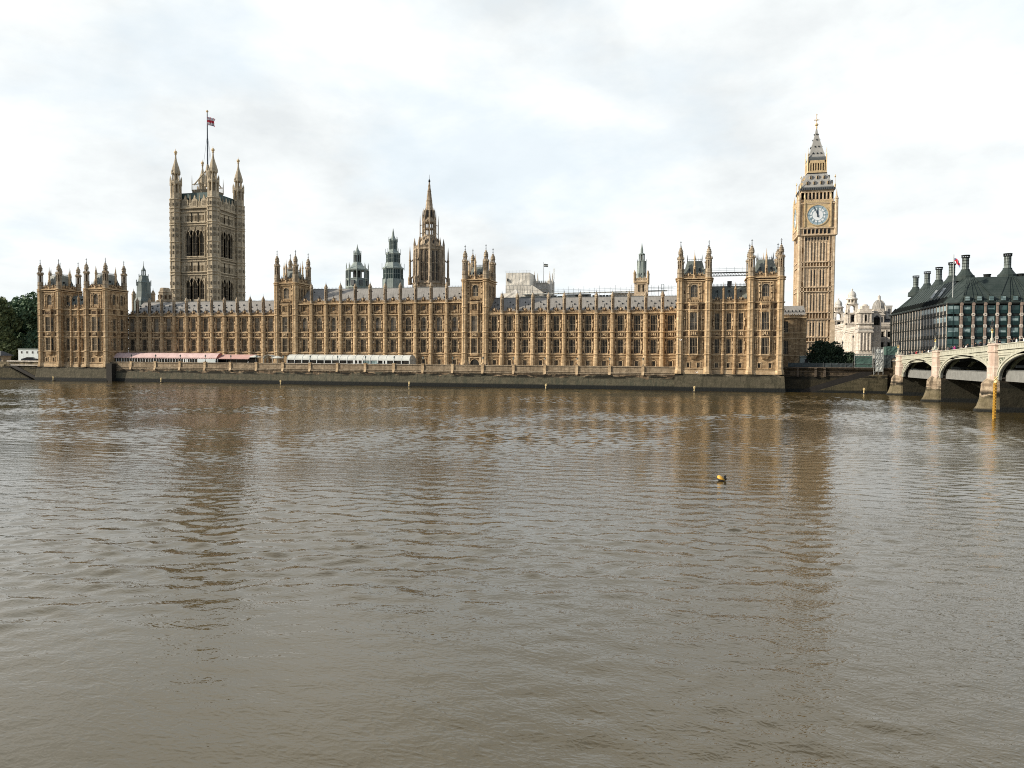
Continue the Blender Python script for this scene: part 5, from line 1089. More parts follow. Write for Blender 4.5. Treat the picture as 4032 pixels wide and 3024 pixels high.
for y in (3.2, 4.8):
    for z in (35.0, 35.95): mb.tube((245, y, z), (256.8, y, z), .09, 4)
    for k in range(14): x = 245.2+k*.82; mb.tube((x, y, 35), (x+.41, y, 35.95), .05, 4); mb.tube((x+.41, y, 35.95), (x+.82, y, 35), .05, 4)
build('truss', mb, 'grey_iron', sw); mb = MB(); mb.box(245, 256.8, 3.2, 4.8, 35.98, 36.1); build('deck', mb, 'dark_sheet', sw); mb = MB()
for k in range(6): x = 245.2+k*2.25; mb.tube((x, 3.2, 36), (x, 3.2, 37.6), .045, 4)
for z in (36.6, 37.1): mb.tube((245, 3.2, z), (256.8, 3.2, z), .045, 4)
build('railing', mb, 'steel_tube', sw)

# ------------------------------------------------------------------ river walls and terrace
tw = empty('river_wall', (133, .6, 0), 'long stone terrace wall with pale piers below the palace, algae green near the water', 'wall')
mb = MB(); mb.add([(31, .1, -1.5), (235.2, .1, -1.5), (235.2, .7, 4.9), (31, .7, 4.9), (31, 2.4, -1.5), (235.2, 2.4, -1.5), (235.2, 2.4, 4.9), (31, 2.4, 4.9)], [(0, 1, 2, 3), (3, 2, 6, 7), (1, 5, 6, 2), (4, 0, 3, 7)], 0)
build('base', mb, 'terrace_wall_stone', tw)
mb = MB(); mb.box(31, 235.1, .9, 1.6, 4.9, 6.98); build('parapet', mb, 'terrace_parapet', tw)
mb = MB(); mb.box(31, 235.1, .7, 1.8, 6.98, 7.24); mb.box(31, 235.1, .62, .9, 5.2, 5.4); mb.box(31, 235.1, .5, .9, 4.75, 4.95); build('coping', mb, 'limestone_grey', tw)
pm = MB(); pm.box(-.42, .42, -.42, .62, 4.95, 7.3); pm.box(-.55, .55, -.5, .7, 7.3, 7.5); pm.add([(-.42, -.43, 4.7), (.42, -.43, 4.7), (.34, -.8, 4.5), (-.34, -.8, 4.5), (-.42, -.43, 5.5), (.42, -.43, 5.5)], [(3, 2, 5, 4), (0, 3, 4), (1, 5, 2)]); pm = pm.mesh('wall_pier', ['limestone_trim'], (0, 0, 0))
PX = [39.9+10.29*k for k in range(19)]
for x in PX: link('wall_pier', pm, (x, 1.0, 0), tw)
for nm_, a, b, lbl in (('river_wall', -.2, 31.2, 'stained stone river wall under the left end pavilion'), ('river_wall', 234.9, 266.3, 'dark stained stone river wall jutting out under the right end pavilion')):
    mb = MB(); mb.add([(a-.5, -1.9, -1.5), (b+.5, -1.9, -1.5), (b, -.75, 5.1), (a, -.75, 5.1), (a-.5, 3, -1.5), (b+.5, 3, -1.5), (b, 3, 5.1), (a, 3, 5.1)], [(0, 1, 2, 3), (3, 2, 6, 7), (1, 5, 6, 2), (4, 0, 3, 7)], 0)
    mb.box(a-.05, b+.05, -.85, .5, 4.86, 5.12, 0); tag(build(nm_, mb, ['pavilion_wall_stone']), lbl, 'wall', None, 'thing')
mb = MB(); mb.box(31.25, 33.6, -1.5, 1.1, -1.5, 6.6, 0); tag(build('wall_buttress', mb, 'tarred_timber'), 'black timber faced buttress standing in the water at the corner of the left pavilion', 'buttress')
# right: quay wall, landing stair behind a lower front wall
qw = empty('river_wall', (281, 3, 0), 'shaded stone quay wall with a sloping stair to the water, between palace and bridge', 'wall')
mb = MB(); mb.box(266.2, 297, 3.0, 4.2, -1.5, 7.2, 0); build('back_wall', mb, 'shaded_quay_stone', qw)
mb = MB(); mb.box(266.3, 297, 2.7, 4.3, 7.2, 7.45, 0); mb.box(266.3, 291, 2.8, 3.0, 6.0, 6.25, 0); mb.box(266.3, 291, 2.85, 3.0, 5.0, 5.15, 0); build('coping', mb, 'quay_coping', qw)
for x in (270.5, 275.5, 278): mb = MB(); mb.box(x-.3, x+.3, 2.4, 3, 4.6, 7.3); build('wall_pier', mb, 'quay_coping', qw)
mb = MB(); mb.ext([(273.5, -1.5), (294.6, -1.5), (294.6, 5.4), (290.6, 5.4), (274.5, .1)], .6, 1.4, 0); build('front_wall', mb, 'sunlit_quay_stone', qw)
mb = MB()
for k in range(32): x = 274.4+k*.52; z = -.2+k*.172; mb.box(x, x+.53, 1.42, 2.98, -1.4, z, 0)
mb.ext([(273.0, -1.2), (274.5, 0), (290.6, 5.3), (291.2, 6.3), (288, 6.2), (271.5, .6), (270.5, -1.2)], 2.7, 2.99, 0); mb.box(290.9, 295, 1.42, 2.98, -1.4, 5.3, 0); build('stair', mb, 'shaded_stair', qw)  # sloping slab stands in for the shadow gap behind the front wall
# left: the mirrored stair, stone hut
lw = empty('river_wall', (-30, 2, 0), 'weathered river wall at the far left with a dark stair cut down to the water', 'wall')
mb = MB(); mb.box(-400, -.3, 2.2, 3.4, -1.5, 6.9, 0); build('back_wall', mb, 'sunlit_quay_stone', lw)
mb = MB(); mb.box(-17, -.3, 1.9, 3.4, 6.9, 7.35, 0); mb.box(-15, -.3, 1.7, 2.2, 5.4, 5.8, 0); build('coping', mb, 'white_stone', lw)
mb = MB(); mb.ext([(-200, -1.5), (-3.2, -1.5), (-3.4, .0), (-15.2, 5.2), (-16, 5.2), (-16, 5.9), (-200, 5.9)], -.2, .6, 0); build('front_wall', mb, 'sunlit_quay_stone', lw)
mb = MB()
for k in range(26): x = -2.9-k*.48; z = -.3+k*.2; mb.box(x-.49, x, .62, 2.18, -1.4, z, 0)
mb.ext([(-3.3, -1.2), (-1.2, -1.2), (-1.6, .5), (-14.6, 6.1), (-16.2, 6.0), (-15.2, 5.1), (-3.4, 0)], 1.9, 2.19, 0); build('stair', mb, 'shaded_stair', lw)  # same sloping slab for the shadow gap on this side
hut = empty('stone_hut', (-23, 4, 6), 'small stone hut with a dark doorway at the far left edge', 'hut')
mb = MB(); mb.box(-26, -20.4, 3.3, 7, 5.5, 8.9, 0); mb.box(-26.3, -20.2, 3.1, 7.2, 8.9, 9.15, 0); build('wall', mb, 'limestone_grey', hut); mb = MB(); mb.lathe(-23, 5.1, [(4.3, 9.15), (.3, 11)], 4, 0); build('roof', mb, 'dark_slate', hut); mb = MB(); mb.box(-22.3, -21.2, 3.24, 3.34, 5.8, 8.2); build('doorway', mb, 'black_paint', hut)

# ------------------------------------------------------------------ on the terrace
mq = empty('marquee', (52, 4.5, 6.15), 'long low marquee with a faded pink canvas roof and dark glazed side', 'marquee')
mb = MB(); xa, xb = 30.9, 74.2; pr = [(2.6, 8.68), (2.6, 8.95), (4.0, 10.3), (5.0, 10.62), (6.0, 10.3), (8.4, 8.9), (8.4, 8.6)]
nseg = 9
for k in range(nseg):
    a = xa+(xb-xa)*k/nseg; b = xa+(xb-xa)*(k+1)/nseg; m = (a+b)/2
    for i in range(len(pr)-1):
        (y0, z0), (y1, z1) = pr[i], pr[i+1]; sag = -.06 if 0 < i < 5 else 0
        mb.quad((a, y0, z0), (m, y0, z0+sag*(i > 0)), (m, y1, z1+sag*(i < 5)), (a, y1, z1), 0); mb.quad((m, y0, z0+sag*(i > 0)), (b, y0, z0), (b, y1, z1), (m, y1, z1+sag*(i < 5)), 0)
for k in range(44): a = xa+(xb-xa)*k/44; d = (xb-xa)/44; mb.ext([(a, 8.68), (a+d/2, 8.5), (a+d, 8.68)], 2.58, 2.62, 0)
build('canopy', mb, 'pink_canvas', mq)
mb = MB(); mb.add([(xb, y, z) for y, z in pr], [tuple(range(len(pr)))], 0); mb.add([(xa, y, z) for y, z in pr], [tuple(range(len(pr)-1, -1, -1))], 0); build('gable', mb, 'pink_canvas_end', mq)
mb = MB(); mb.box(xa+1, xb, 2.85, 2.9, 6.15, 8.6, 0); mb.box(xa+1, xb, 8.2, 8.25, 6.15, 8.6, 0); build('glazing', mb, 'dark_glass', mq)
mb = MB()
for k in range(38):
    x = xa+1+k*1.15; mb = MB(); mb.box(x-.07, x+.07, 2.72, 2.84, 6.15, 8.6, 0); build('post', mb, 'white_paint', mq)
for x in (60.6, 61.5, 62.2): mb = MB(); mb.box(x-.2, x+.2, 2.66, 2.80, 6.15, 8.55, 0); build('door_panel', mb, 'white_paint', mq)
mb = MB(); mb.box(66.5, 73.9, 2.6, 2.70, 6.15, 8.5, 0); build('wall_panel', mb, 'cabin_paint', mq)
aw = empty('awning', (80, 5, 6.15), 'sloping red canvas awning beyond the end of the pink marquee', 'awning')
mb = MB(); mb.add([(74.4, 3.0, 8.7), (86.8, 3.0, 8.7), (88.0, 6.4, 10.15), (74.4, 6.4, 10.15), (74.4, 3.0, 8.5), (86.8, 3.0, 8.5)], [(0, 1, 2, 3), (4, 5, 1, 0)], 0); mb.add([(74.4, 3, 8.68), (86.8, 3, 8.68), (88, 6.4, 10.12), (74.4, 6.4, 10.12)], [(3, 2, 1, 0)], 0); build('canvas', mb, 'red_canvas', aw)
mb = MB(); mb.box(74.6, 88, 6.3, 6.4, 6.15, 10, 1)
for x in (74.6, 78, 82, 86.4): mb.tube((x, 3.2, 6.15), (x, 3.2, 8.6), .06, 5, 0)
build('frame', mb, ['grey_iron', 'dark_glass'], aw)
para = empty('parasol', (88.6, 4.6, 6.15), 'white parasol left of the arched white canopy on the terrace', 'parasol', 'white terrace canopies')
mb = MB(); mb.lathe(88.6, 4.6, [(2.3, 9.15), (2.32, 9.25), (1.2, 9.7), (.1, 10.05)], 8); build('canopy', mb, 'white_canvas', para); mb = MB(); mb.tube((88.6, 4.6, 6.15), (88.6, 4.6, 9.9), .05, 6); build('pole', mb, 'steel_tube', para)
pb2 = dup(para, (8.6, .2, -.25)); pb2['label'] = 'white parasol squeezed between the arched canopy and the glazed marquee'
ac = empty('arched_canopy', (94.3, 4.6, 6.15), 'small white barrel arched canopy between two parasols on the terrace', 'canopy', 'white terrace canopies')
mb = MB(); lo_ = [(94.3-1.8*math.cos(a), 8.75+1.3*math.sin(a)) for a in np.linspace(0, math.pi, 13)]; mb.strip([(x, z) for x, z in lo_], [(94.3+(x-94.3)*1.06, 8.75+(z-8.75)*1.06) for x, z in lo_], 3.2, 6, 0); build('canopy', mb, 'white_canvas', ac)
mb = MB()
for x in (92.5, 96.1):
    for y in (3.4, 5.8): mb.tube((x, y, 6.15), (x, y, 8.8), .05, 5)
build('frame', mb, 'white_paint', ac)
wm = empty('marquee', (125, 4.5, 6.15), 'long white and pale green glazed marquee with a curved ribbed roof', 'marquee')
xa, xb = 102.2, 147.6; pr = [(2.6, 8.6), (2.75, 9.1), (3.3, 9.75), (4.2, 10.15), (5.8, 10.3), (7.4, 9.9), (8.6, 8.9), (8.6, 8.5)]
mb = MB(); n = 16
for k in range(n):
    a = xa+(xb-xa)*k/n; b = xa+(xb-xa)*(k+1)/n
    for i in range(len(pr)-1): (y0, z0), (y1, z1) = pr[i], pr[i+1]; mb.quad((a, y0, z0), (b, y0, z0), (b, y1, z1), (a, y1, z1), 0)
build('roof', mb, 'white_canvas', wm)
mb = MB()
for k in range(n+1):
    x = xa+(xb-xa)*k/n; mb = MB()
    for i in range(len(pr)-1): mb.tube((x, pr[i][0], pr[i][1]+.03), (x, pr[i+1][0], pr[i+1][1]+.03), .09, 4)
    mb.box(x-.12, x+.12, 2.58, 2.76, 6.15, 8.66); build('rib', mb, 'white_paint', wm)
for z0, z1 in ((8.4, 8.62), (6.15, 7.3)): mb = MB(); mb.box(xa, xb, 2.64, 2.79, z0, z1); build('rail', mb, 'white_paint', wm)
for x in (127.4, 129, 130.6, 138.2, 139.4): mb = MB(); mb.box(x-.22, x+.22, 2.6, 2.78, 6.15, 8.5); build('door_panel', mb, 'white_paint', wm)
mb = MB()
for k in range(n): a = xa+(xb-xa)*k/n; mb.box(a+.1, a+(xb-xa)/n-.1, 2.80, 2.86, 7.3, 8.4, 1 if k in (10, 11) else 0)
build('glazing', mb, ['dark_glass', 'pale_glass'], wm)
mb = MB(); mb.add([(xb, y, z) for y, z in [(2.6, 6.15)]+pr+[(8.6, 6.15)]], [tuple(range(len(pr)+2))], 0); mb.add([(xa, y, z) for y, z in [(2.6, 6.15)]+pr+[(8.6, 6.15)]], [tuple(range(len(pr)+1, -1, -1))], 0); build('gable', mb, 'grey_sheet', wm)
def lamp_post(x, y, z):
    r = empty('terrace_lamp', (x, y, z)); mb = MB(); mb.lathe(x, y, [(.22, z), (.2, z+.25), (.08, z+.4), (.06, z+1.5), (.1, z+1.55), (.05, z+1.6)], 6); build('post', mb, 'iron', r)
    mb = MB(); mb.lathe(x, y, [(.13, z+1.6), (.27, z+2.1), (.26, z+2.12)], 6, 0); mb.lathe(x, y, [(.29, z+2.12), (.12, z+2.35), (.03, z+2.6)], 6, 1); build('lantern', mb, ['pale_glass', 'iron'], r); return r
l0 = lamp_post(PX[0], 1.1, 7.5)
where = ['first terrace lamp post from the left, in front of the pink marquee', 'second terrace lamp post from the left, in front of the pink marquee', 'third terrace lamp post, in front of the middle of the pink marquee', 'fourth terrace lamp post, near the right end of the pink marquee', 'terrace lamp post in front of the red awning', 'terrace lamp post just left of the white canopies', 'terrace lamp post at the left end of the glazed white marquee', 'second lamp post along the glazed white marquee', 'third lamp post along the glazed white marquee', 'fourth lamp post along the glazed white marquee', 'fifth lamp post along the glazed white marquee near its right end', 'terrace lamp post just right of the glazed white marquee']
where += ['first lamp post left of the arched terrace doorway', 'lamp post beside the arched terrace doorway'] + [f'{q} terrace lamp post right of the arched doorway' for q in ('second', 'third', 'fourth', 'fifth', 'sixth')]
for i, x in enumerate(PX):
    o = l0 if i == 0 else dup(l0, (x-PX[0], 0, 0)); tag(o, 'black iron ' + where[i], 'lamp post', 'lamp posts along the terrace wall')
# people (body, hair): a relaxed standing figure grown with a skin modifier
def figure(name, arm):
    vs = [(0, 0, .95), (0, 0, 1.2), (0, 0, 1.42), (0, 0, 1.52), (0, -.01, 1.62), (0, -.01, 1.72)]; rd = [.16, .155, .13, .06, .10, .085]; ed = [(0, 1), (1, 2), (2, 3), (3, 4), (4, 5)]
    for sg in (-1, 1):
        i = len(vs); vs += [(sg*.10, 0, .88), (sg*.11, .01, .48), (sg*.11, .03, .08), (sg*.12, -.12, .04)]; rd += [.11, .07, .05, .045]; ed += [(0, i), (i, i+1), (i+1, i+2), (i+2, i+3)]
        i = len(vs); e = (sg*.27, .02, 1.14) if not arm else (sg*.26, -.10, 1.16); h = (sg*.27, -.05, .90) if not arm else (sg*.12, -.34, 1.12)
        vs += [(sg*.19, 0, 1.40), e, h, (h[0], h[1]-.03, h[2]-.10 if not arm else h[2])]; rd += [.075, .05, .038, .035]; ed += [(2, i), (i, i+1), (i+1, i+2), (i+2, i+3)]
    me = bpy.data.meshes.new(name); me.from_pydata(vs, ed, []); o = bpy.data.objects.new(name, me); COL.objects.link(o)
    md = o.modifiers.new('skin', 'SKIN'); o.modifiers.new('sub', 'SUBSURF').levels = 1
    for i, q in enumerate(me.skin_vertices[0].data): q.radius = (rd[i], rd[i]*.8)
    me.skin_vertices[0].data[0].use_root = True
    dg = bpy.context.evaluated_depsgraph_get(); m2 = bpy.data.meshes.new_from_object(o.evaluated_get(dg)); bpy.data.objects.remove(o)
    for q in ('skin', 'black_coat', 'trousers'): m2.materials.append(MT[q])
    for p in m2.polygons:
        z = p.center.z; x = abs(p.center.x); hand = (z < .93 and x > .2) or (arm and p.center.y < -.28)
        p.material_index = 0 if z > 1.49 or (hand and z > .7) else 1 if z > .86 else 2
        p.use_smooth = True
    m2.name = name; return m2
FIG = [figure('person', False), figure('person', True)]
hm = MB(); hm.lathe(0, .015, [(.085, 1.60), (.115, 1.68), (.105, 1.75), (.05, 1.80), (.005, 1.81)], 10, 0); HAIR = hm.mesh('hair', ['hair'], (0, 0, 0))
def person(x, y, z, rz, coat, label, group=None, pose=0, k=1.0):
    o = link('person', FIG[pose], (x, y, z), None, rz); o.scale = (k, k, k); tag(o, label, 'person', group)
    sl = o.material_slots[1]; sl.link = 'OBJECT'; sl.material = MT[coat]
    h = bpy.data.objects.new('hair', HAIR); COL.objects.link(h); h.parent = o; return o
for x, coat, lb in ((166.6, 'black_coat', 'person in dark clothes standing left of the arched terrace doorway, farther from it'), (168.2, 'black_coat', 'person in dark clothes standing nearest the left side of the arched terrace doorway'), (165.0, 'navy_coat', 'person standing in front of a basement window left of the terrace doorway'), (174.2, 'black_coat', 'person in dark clothes just right of the arched terrace doorway'), (86.4, 'white_coat', 'person in a white top at the right end of the red awning')):
    person(x, 3.5, 6.15, .3, coat, lb)

# ------------------------------------------------------------------ in the water
def marker(x, y, lb):
    r = empty('river_marker', (x, y, 0), lb, 'marker', 'yellow marker posts along the river wall')
    mb = MB(); mb.lathe(x, y, [(.75, -.2), (.8, .10), (.65, .2), (.2, .25)], 10); build('float', mb, 'black_paint', r)
    mb = MB(); mb.lathe(x, y, [(.20, .2), (.15, .7), (.12, 1.15)], 6); build('post', mb, 'pale_yellow_paint', r)
    mb = MB()
    for a in (R(45), R(-45)): mb.tube((x-.36*math.cos(a), y, 1.45-.36*math.sin(a)), (x+.36*math.cos(a), y, 1.45+.36*math.sin(a)), .12, 5)
    mb.lathe(x, y, [(.15, .95), (.28, 1.08), (.15, 1.2)], 6); build('topmark', mb, 'pale_yellow_paint', r)
for q, lb in zip(((11.9, -5.6), (56.4, -4), (106.5, -9), (151.3, -7), (196.2, -7.4), (240.6, -9.6), (287.5, -4)), ('leftmost of the row', 'second from the left', 'third from the left', 'fourth from the left', 'fifth from the left', 'below the right pavilion', 'rightmost, by the quay stair')): marker(*q, f'small yellow river marker post, {lb}')
by = empty('buoy', (241.98, -172.6, 0), 'round orange yellow mooring buoy with a black underside floating alone mid river', 'buoy')
mb = MB(); mb.T = lambda a: np.stack([241.98 + a[:, 0]*math.cos(.28) - a[:, 2]*math.sin(-.28)*-1, -172.6 + a[:, 1], .1 + a[:, 2]*math.cos(.28) - a[:, 0]*math.sin(.28)], 1)
top = [(.335*math.cos(t), .335*math.sin(t)) for t in np.linspace(.08, math.pi/2, 7)]; bot = [(.335*math.cos(t), .335*math.sin(t)) for t in np.linspace(-math.pi/2, .08, 7)]
mb.lathe(0, 0, [(max(r, .004), z) for r, z in top], 20, 0); b1 = build('top', mb, 'yellow_paint', by, smooth=True)
m2 = MB(); m2.T = mb.T; m2.lathe(0, 0, [(max(r, .004)*1.012, z) for r, z in bot], 20, 0); build('underside', m2, 'black_paint', by, smooth=True)
m3 = MB(); m3.box(242.18, 242.34, -172.7, -172.5, .2, .42); m3.tube((242.26, -172.6, .3), (242.32, -172.6, .46), .05, 6); m3.lathe(242.25, -172.6, [(.13, .05), (.15, .2), (.06, .3)], 8); build('mooring_ring', m3, 'black_paint', by)
yp = empty('marker_pole', (288.9, -94.4, -1), 'tall yellow ladder marked pole standing in the water in front of the bridge pier', 'pole')
mb = MB(); mb.lathe(288.9, -94.4, [(.17, -1), (.15, 6.2)], 8); build('post', mb, 'yellow_paint', yp)
mb = MB(); mb.box(288.45, 288.6, -94.75, -94.6, -1, 6.0)
for k in range(12): mb.box(288.45, 288.9, -94.72, -94.64, .2+k*.5, .3+k*.5)
build('ladder', mb, 'yellow_paint', yp); mb = MB()
for a in (R(50), R(-50)): mb.tube((288.9-.42*math.cos(a), -94.4, 6.75-.42*math.sin(a)), (288.9+.42*math.cos(a), -94.4, 6.75+.42*math.sin(a)), .12, 5)
mb.lathe(288.9, -94.4, [(.3, 6.0), (.34, 6.2), (.1, 6.5)], 8); build('topmark', mb, 'pale_yellow_paint', yp)
def gull(x, y, z, rz, lb, flying):
    r = empty('gull', (x, y, z), lb, 'bird'); c, s_ = math.cos(rz), math.sin(rz)
    T = lambda a: np.stack([x + c*a[:, 0]-s_*a[:, 1], y + s_*a[:, 0]+c*a[:, 1], z + a[:, 2]], 1)
    def lx(mb, prof, mi=0):                    # body of revolution along local x
        n = 8; vs = []; fs = []
        for px_, rr, dz in prof: vs += [(px_, rr*math.cos(2*math.pi*k/n), dz+rr*math.sin(2*math.pi*k/n)) for k in range(n)]
        for i in range(len(prof)-1): fs += [(i*n+k, i*n+(k+1) % n, (i+1)*n+(k+1) % n, (i+1)*n+k) for k in range(n)]
        mb.add(vs, fs + [tuple(range(n-1, -1, -1)), tuple((len(prof)-1)*n+k for k in range(n))], mi)
    mb = MB(); mb.T = T; lx(mb, [(-.40, .02, .04), (-.24, .07, .03), (-.05, .115, 0), (.10, .10, .02), (.18, .06, .06), (.25, .062, .08), (.30, .03, .08), (.38, .008, .06)]); build('body', mb, 'gull_white', r, smooth=True)
    for sg in (-1, 1):
        w = MB(); w.T = T
        if flying: pts = [((.10, .08, .06), (-.08, .08, .06)), ((.14, .38, .24), (-.05, .38, .23)), ((.02, .78, .18), (-.10, .72, .17)), ((-.12, 1.0, .10), (-.16, 1.0, .10))]
        else: pts = [((.10, .09, .06), (.06, .10, -.03)), ((-.05, .12, .07), (-.06, .13, -.03)), ((-.25, .10, .05), (-.25, .10, -.01)), ((-.46, .05, .04), (-.46, .05, .02))]
        vs = [(p[0], sg*p[1], p[2]+o_) for o_ in (0, .015) for q in pts for p in q]; fs = []
        for k in range(3): a = 2*k; fs += [(a, a+1, a+3, a+2), (a+8, a+10, a+11, a+9)]
        w.add(vs, fs); build('wing', w, 'gull_grey' if not flying else 'gull_white', r)
gull(236.7, -18, 14.9, 2.6, 'white gull in flight in front of the left tower of the right pavilion', True)
gull(241.2, -12, 5.75, 2.4, 'white gull in flight low before the foot of the right pavilion', True)

# ------------------------------------------------------------------ the bridge (runs along y, its near face at x = 296)
br = empty('bridge', (309, -60, 0), 'pale green iron arch bridge on pink granite piers, crowded with people', 'bridge')
BX0, BX1 = 296., 322.
def ptop(y): return 10.84 + (-5.6-y)*.029
def TX(a): return np.stack([BX0 + a[:, 1], -a[:, 0], a[:, 2]], 1)     # local (u=-y, depth, z), outside face looks to -x
ARCH = [(10.0, 38.3, 5.2, 9.55), (41.2, 72.3, 5.6, 10.45), (75.3, 109.5, 6.0, 11.3), (112.6, 149, 6.3, 12.1), (152, 188, 6.3, 12.1)]
def acurve(a, b, zs, zc, off=0, n=26):
    c = (a+b)/2; r = (b-a)/2+off; return [(c - r*math.cos(math.pi*k/n), zs + (zc+off-zs)*max(0, math.sin(math.pi*k/n))**.92) for k in range(n+1)]
for a, b, zs, zc in ARCH:
    mb = MB(); mb.T = TX; lo_ = acurve(a, b, zs, zc); mid = acurve(a, b, zs, zc, .45); hi = acurve(a, b, zs, zc, .85)
    mb.strip(lo_, mid, 0, .6, 0); mb.strip(mid, hi, -.15, .6, 0); mb.strip(acurve(a, b, zs, zc, -.12), lo_, .12, .5, 1)
    build('arch_ring', mb, ['bridge_green', 'grey_iron'], br)
    mb = MB(); mb.T = TX; top = [(min(max(x, a-.8), b+.8), ptop(-x)-2.1) for x, z in hi]; hi2 = [(min(max(x, a-.8), b+.8), min(z, t[1]-.02)) for (x, z), t in zip(hi, top)]
    mb.strip(hi2, top, .18, .55, 0)
    # spandrel tracery: raised frame, dark sinking, scrollwork
    for sg, e in ((1, a), (-1, b)):
        n = len(hi); pts = []
        for k in range(1, 10):
            x, z = hi[k] if sg > 0 else hi[n-1-k]; pts.append((x, z+.35))
        zt = lambda x: ptop(-x)-2.55
        pts = [p for p in pts if p[1] < zt(p[0])-.1]
        if len(pts) > 2:
            poly = [(e-sg*.2, pts[0][1])] + pts + [(pts[-1][0], zt(pts[-1][0])), (e-sg*.2, zt(e))]
            if sg < 0: poly = poly[::-1]
            mb.ext(poly, .12, .175, 1)
            for r_ in (1, .62): 
                cxs = e+sg*.85; czs = zt(e)-1.15; ring = [(cxs+.85*r_*math.cos(t), czs+.85*r_*math.sin(t)) for t in np.linspace(0, 2*math.pi, 17)]; ring2 = [(cxs+(x-cxs)*.8, czs+(z-czs)*.8) for x, z in ring]
                mb.strip(ring2, ring, .02, .16, 0)
            for q in range(3): x = e+sg*(2.2+q*1.1); mb.box(x-.08, x+.08, .04, .16, zt(x)-1.5+q*.45, zt(x), 0)
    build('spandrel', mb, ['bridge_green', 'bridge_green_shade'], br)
    for k in range(7):                         # inner ribs of the arch
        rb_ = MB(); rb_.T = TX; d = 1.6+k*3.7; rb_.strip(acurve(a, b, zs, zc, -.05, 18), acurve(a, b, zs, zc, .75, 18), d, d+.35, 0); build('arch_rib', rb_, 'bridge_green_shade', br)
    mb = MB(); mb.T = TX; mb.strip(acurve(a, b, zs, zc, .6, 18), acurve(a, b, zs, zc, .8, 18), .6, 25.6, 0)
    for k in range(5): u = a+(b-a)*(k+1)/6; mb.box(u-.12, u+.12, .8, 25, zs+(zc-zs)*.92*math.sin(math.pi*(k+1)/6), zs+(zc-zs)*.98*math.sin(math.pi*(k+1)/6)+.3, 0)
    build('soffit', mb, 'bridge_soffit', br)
    mb = MB(); mb.T = TX; mb.box(a+.25, b-.25, 1.2, 1.4, zs-.15, zs+2.0, 0); mb.box(a+.25, b-.25, 1.12, 1.2, zs+1.9, zs+2.05, 1); build('board_screen', mb, ['bridge_board', 'grey_iron'], br)
mb = MB(); mb.T = TX                            # parapet and cornice follow the camber
def bandy(u0, u1, d0, d1, dz0, dz1, mi): 
    for k in range(12):
        a = u0+(u1-u0)*k/12; b = u0+(u1-u0)*(k+1)/12; mb.ext([(a, ptop(-a)+dz0), (b, ptop(-b)+dz0), (b, ptop(-b)+dz1), (a, ptop(-a)+dz1)], d0, d1, mi)
for u0, u1 in ((6.5, 190),):
    bandy(u0, u1, -.12, .35, -.16, 0, 0); bandy(u0, u1, .02, .25, -1.0, -.16, 0); bandy(u0, u1, -.2, .4, -1.16, -.98, 0); bandy(u0, u1, .05, .5, -1.3, -1.16, 1); bandy(u0, u1, .0, .5, -2.15, -1.3, 0); bandy(u0, u1, -.1, .2, -1.75, -1.65, 0)
for k in range(180): u = 7+k*1.0; mb.box(u-.14, u+.14, -.0, .015, ptop(-u)-.85, ptop(-u)-.28, 2)
build('parapet', mb, ['bridge_green', 'bridge_green_shade', 'bridge_green_dull'], br)
mb = MB(); mb.T = TX; bandy(-30, 190, .5, 26, -1.5, -1.1, 0); bandy(-30, 190, .36, 3.2, -1.15, -.8, 2); bandy(-30, 190, 25.6, 26, -2.3, 0, 1); build('deck', mb, ['asphalt', 'bridge_green', 'paving'], br)
for u, w in ((7.4, 2.3), (39.75, 2.3), (73.8, 2.4), (111, 2.5), (150.5, 2.5)):
    zp = ptop(-u); zs = 5.35 + (u-7)*.009
    mb = MB(); mb.T = TX; hw = w/2
    def octa(r0, d0, z0, r1, d1, z1, mi=0):      # half octagon nosing standing out from the face
        vs = []
        for r, d, z in ((r0, d0, z0), (r1, d1, z1)): vs += [(u-r, .5, z), (u-r, -d*.45, z), (u-r*.45, -d, z), (u+r*.45, -d, z), (u+r, -d*.45, z), (u+r, .5, z)]
        mb.add(vs, [(k, k+1, k+7, k+6) for k in range(5)] + [tuple(range(5, -1, -1)), tuple(range(6, 12))], mi)
    octa(hw*.86, 1.15, zs, hw*.86, 1.15, zp-.2); octa(hw, 1.3, zp-.2, hw, 1.3, zp+.05); octa(hw*.95, 1.25, zp+.05, hw*.7, .9, zp+.2); octa(hw*.98, 1.28, zp-1.5, hw*.98, 1.28, zp-1.2); octa(hw*1.0, 1.3, zs+2.4, hw*.88, 1.2, zs+2.8); octa(hw*.95, 1.25, zs, hw*.95, 1.25, zs+2.4)
    mb.box(u-hw*.85, u+hw*.85, .5, 25.6, zs, zp-1.6, 0); build('pier_shaft', mb, 'pink_granite', br)
    mb = MB(); mb.T = TX
    lv_ = [(zs+.35, hw*.95, 1.35), (zs-.1, hw*1.12, 1.8), (zs-.7, hw*1.3, 2.2), (zs-1.2, hw*1.3, 2.2), (2.4, hw*1.4, 2.45), (1.0, hw*1.5, 2.9), (.3, hw*1.65, 3.4), (-1.5, hw*1.7, 3.6)]
    body = MB(); body.T = TX
    for (z1, r1, d1), (z0, r0, d0) in zip(lv_[:-1], lv_[1:]):
        vs = []
        for r, d, z in ((r0, d0, z0), (r1, d1, z1)): vs += [(u-r, .3, z), (u-r, -.2, z), (u-r*.35, -d, z), (u+r*.35, -d, z), (u+r, -.2, z), (u+r, .3, z)]
        mb.add(vs, [(k, k+1, k+7, k+6) for k in range(5)] + [tuple(range(6, 12))], 0); body.box(u-r0*.97, u+r0*.97, .29, 26, z0, z1+.001, 0)
    build('pier_base', mb, 'pier_stone', br); build('pier_body', body, 'shaded_pier_stone', br)
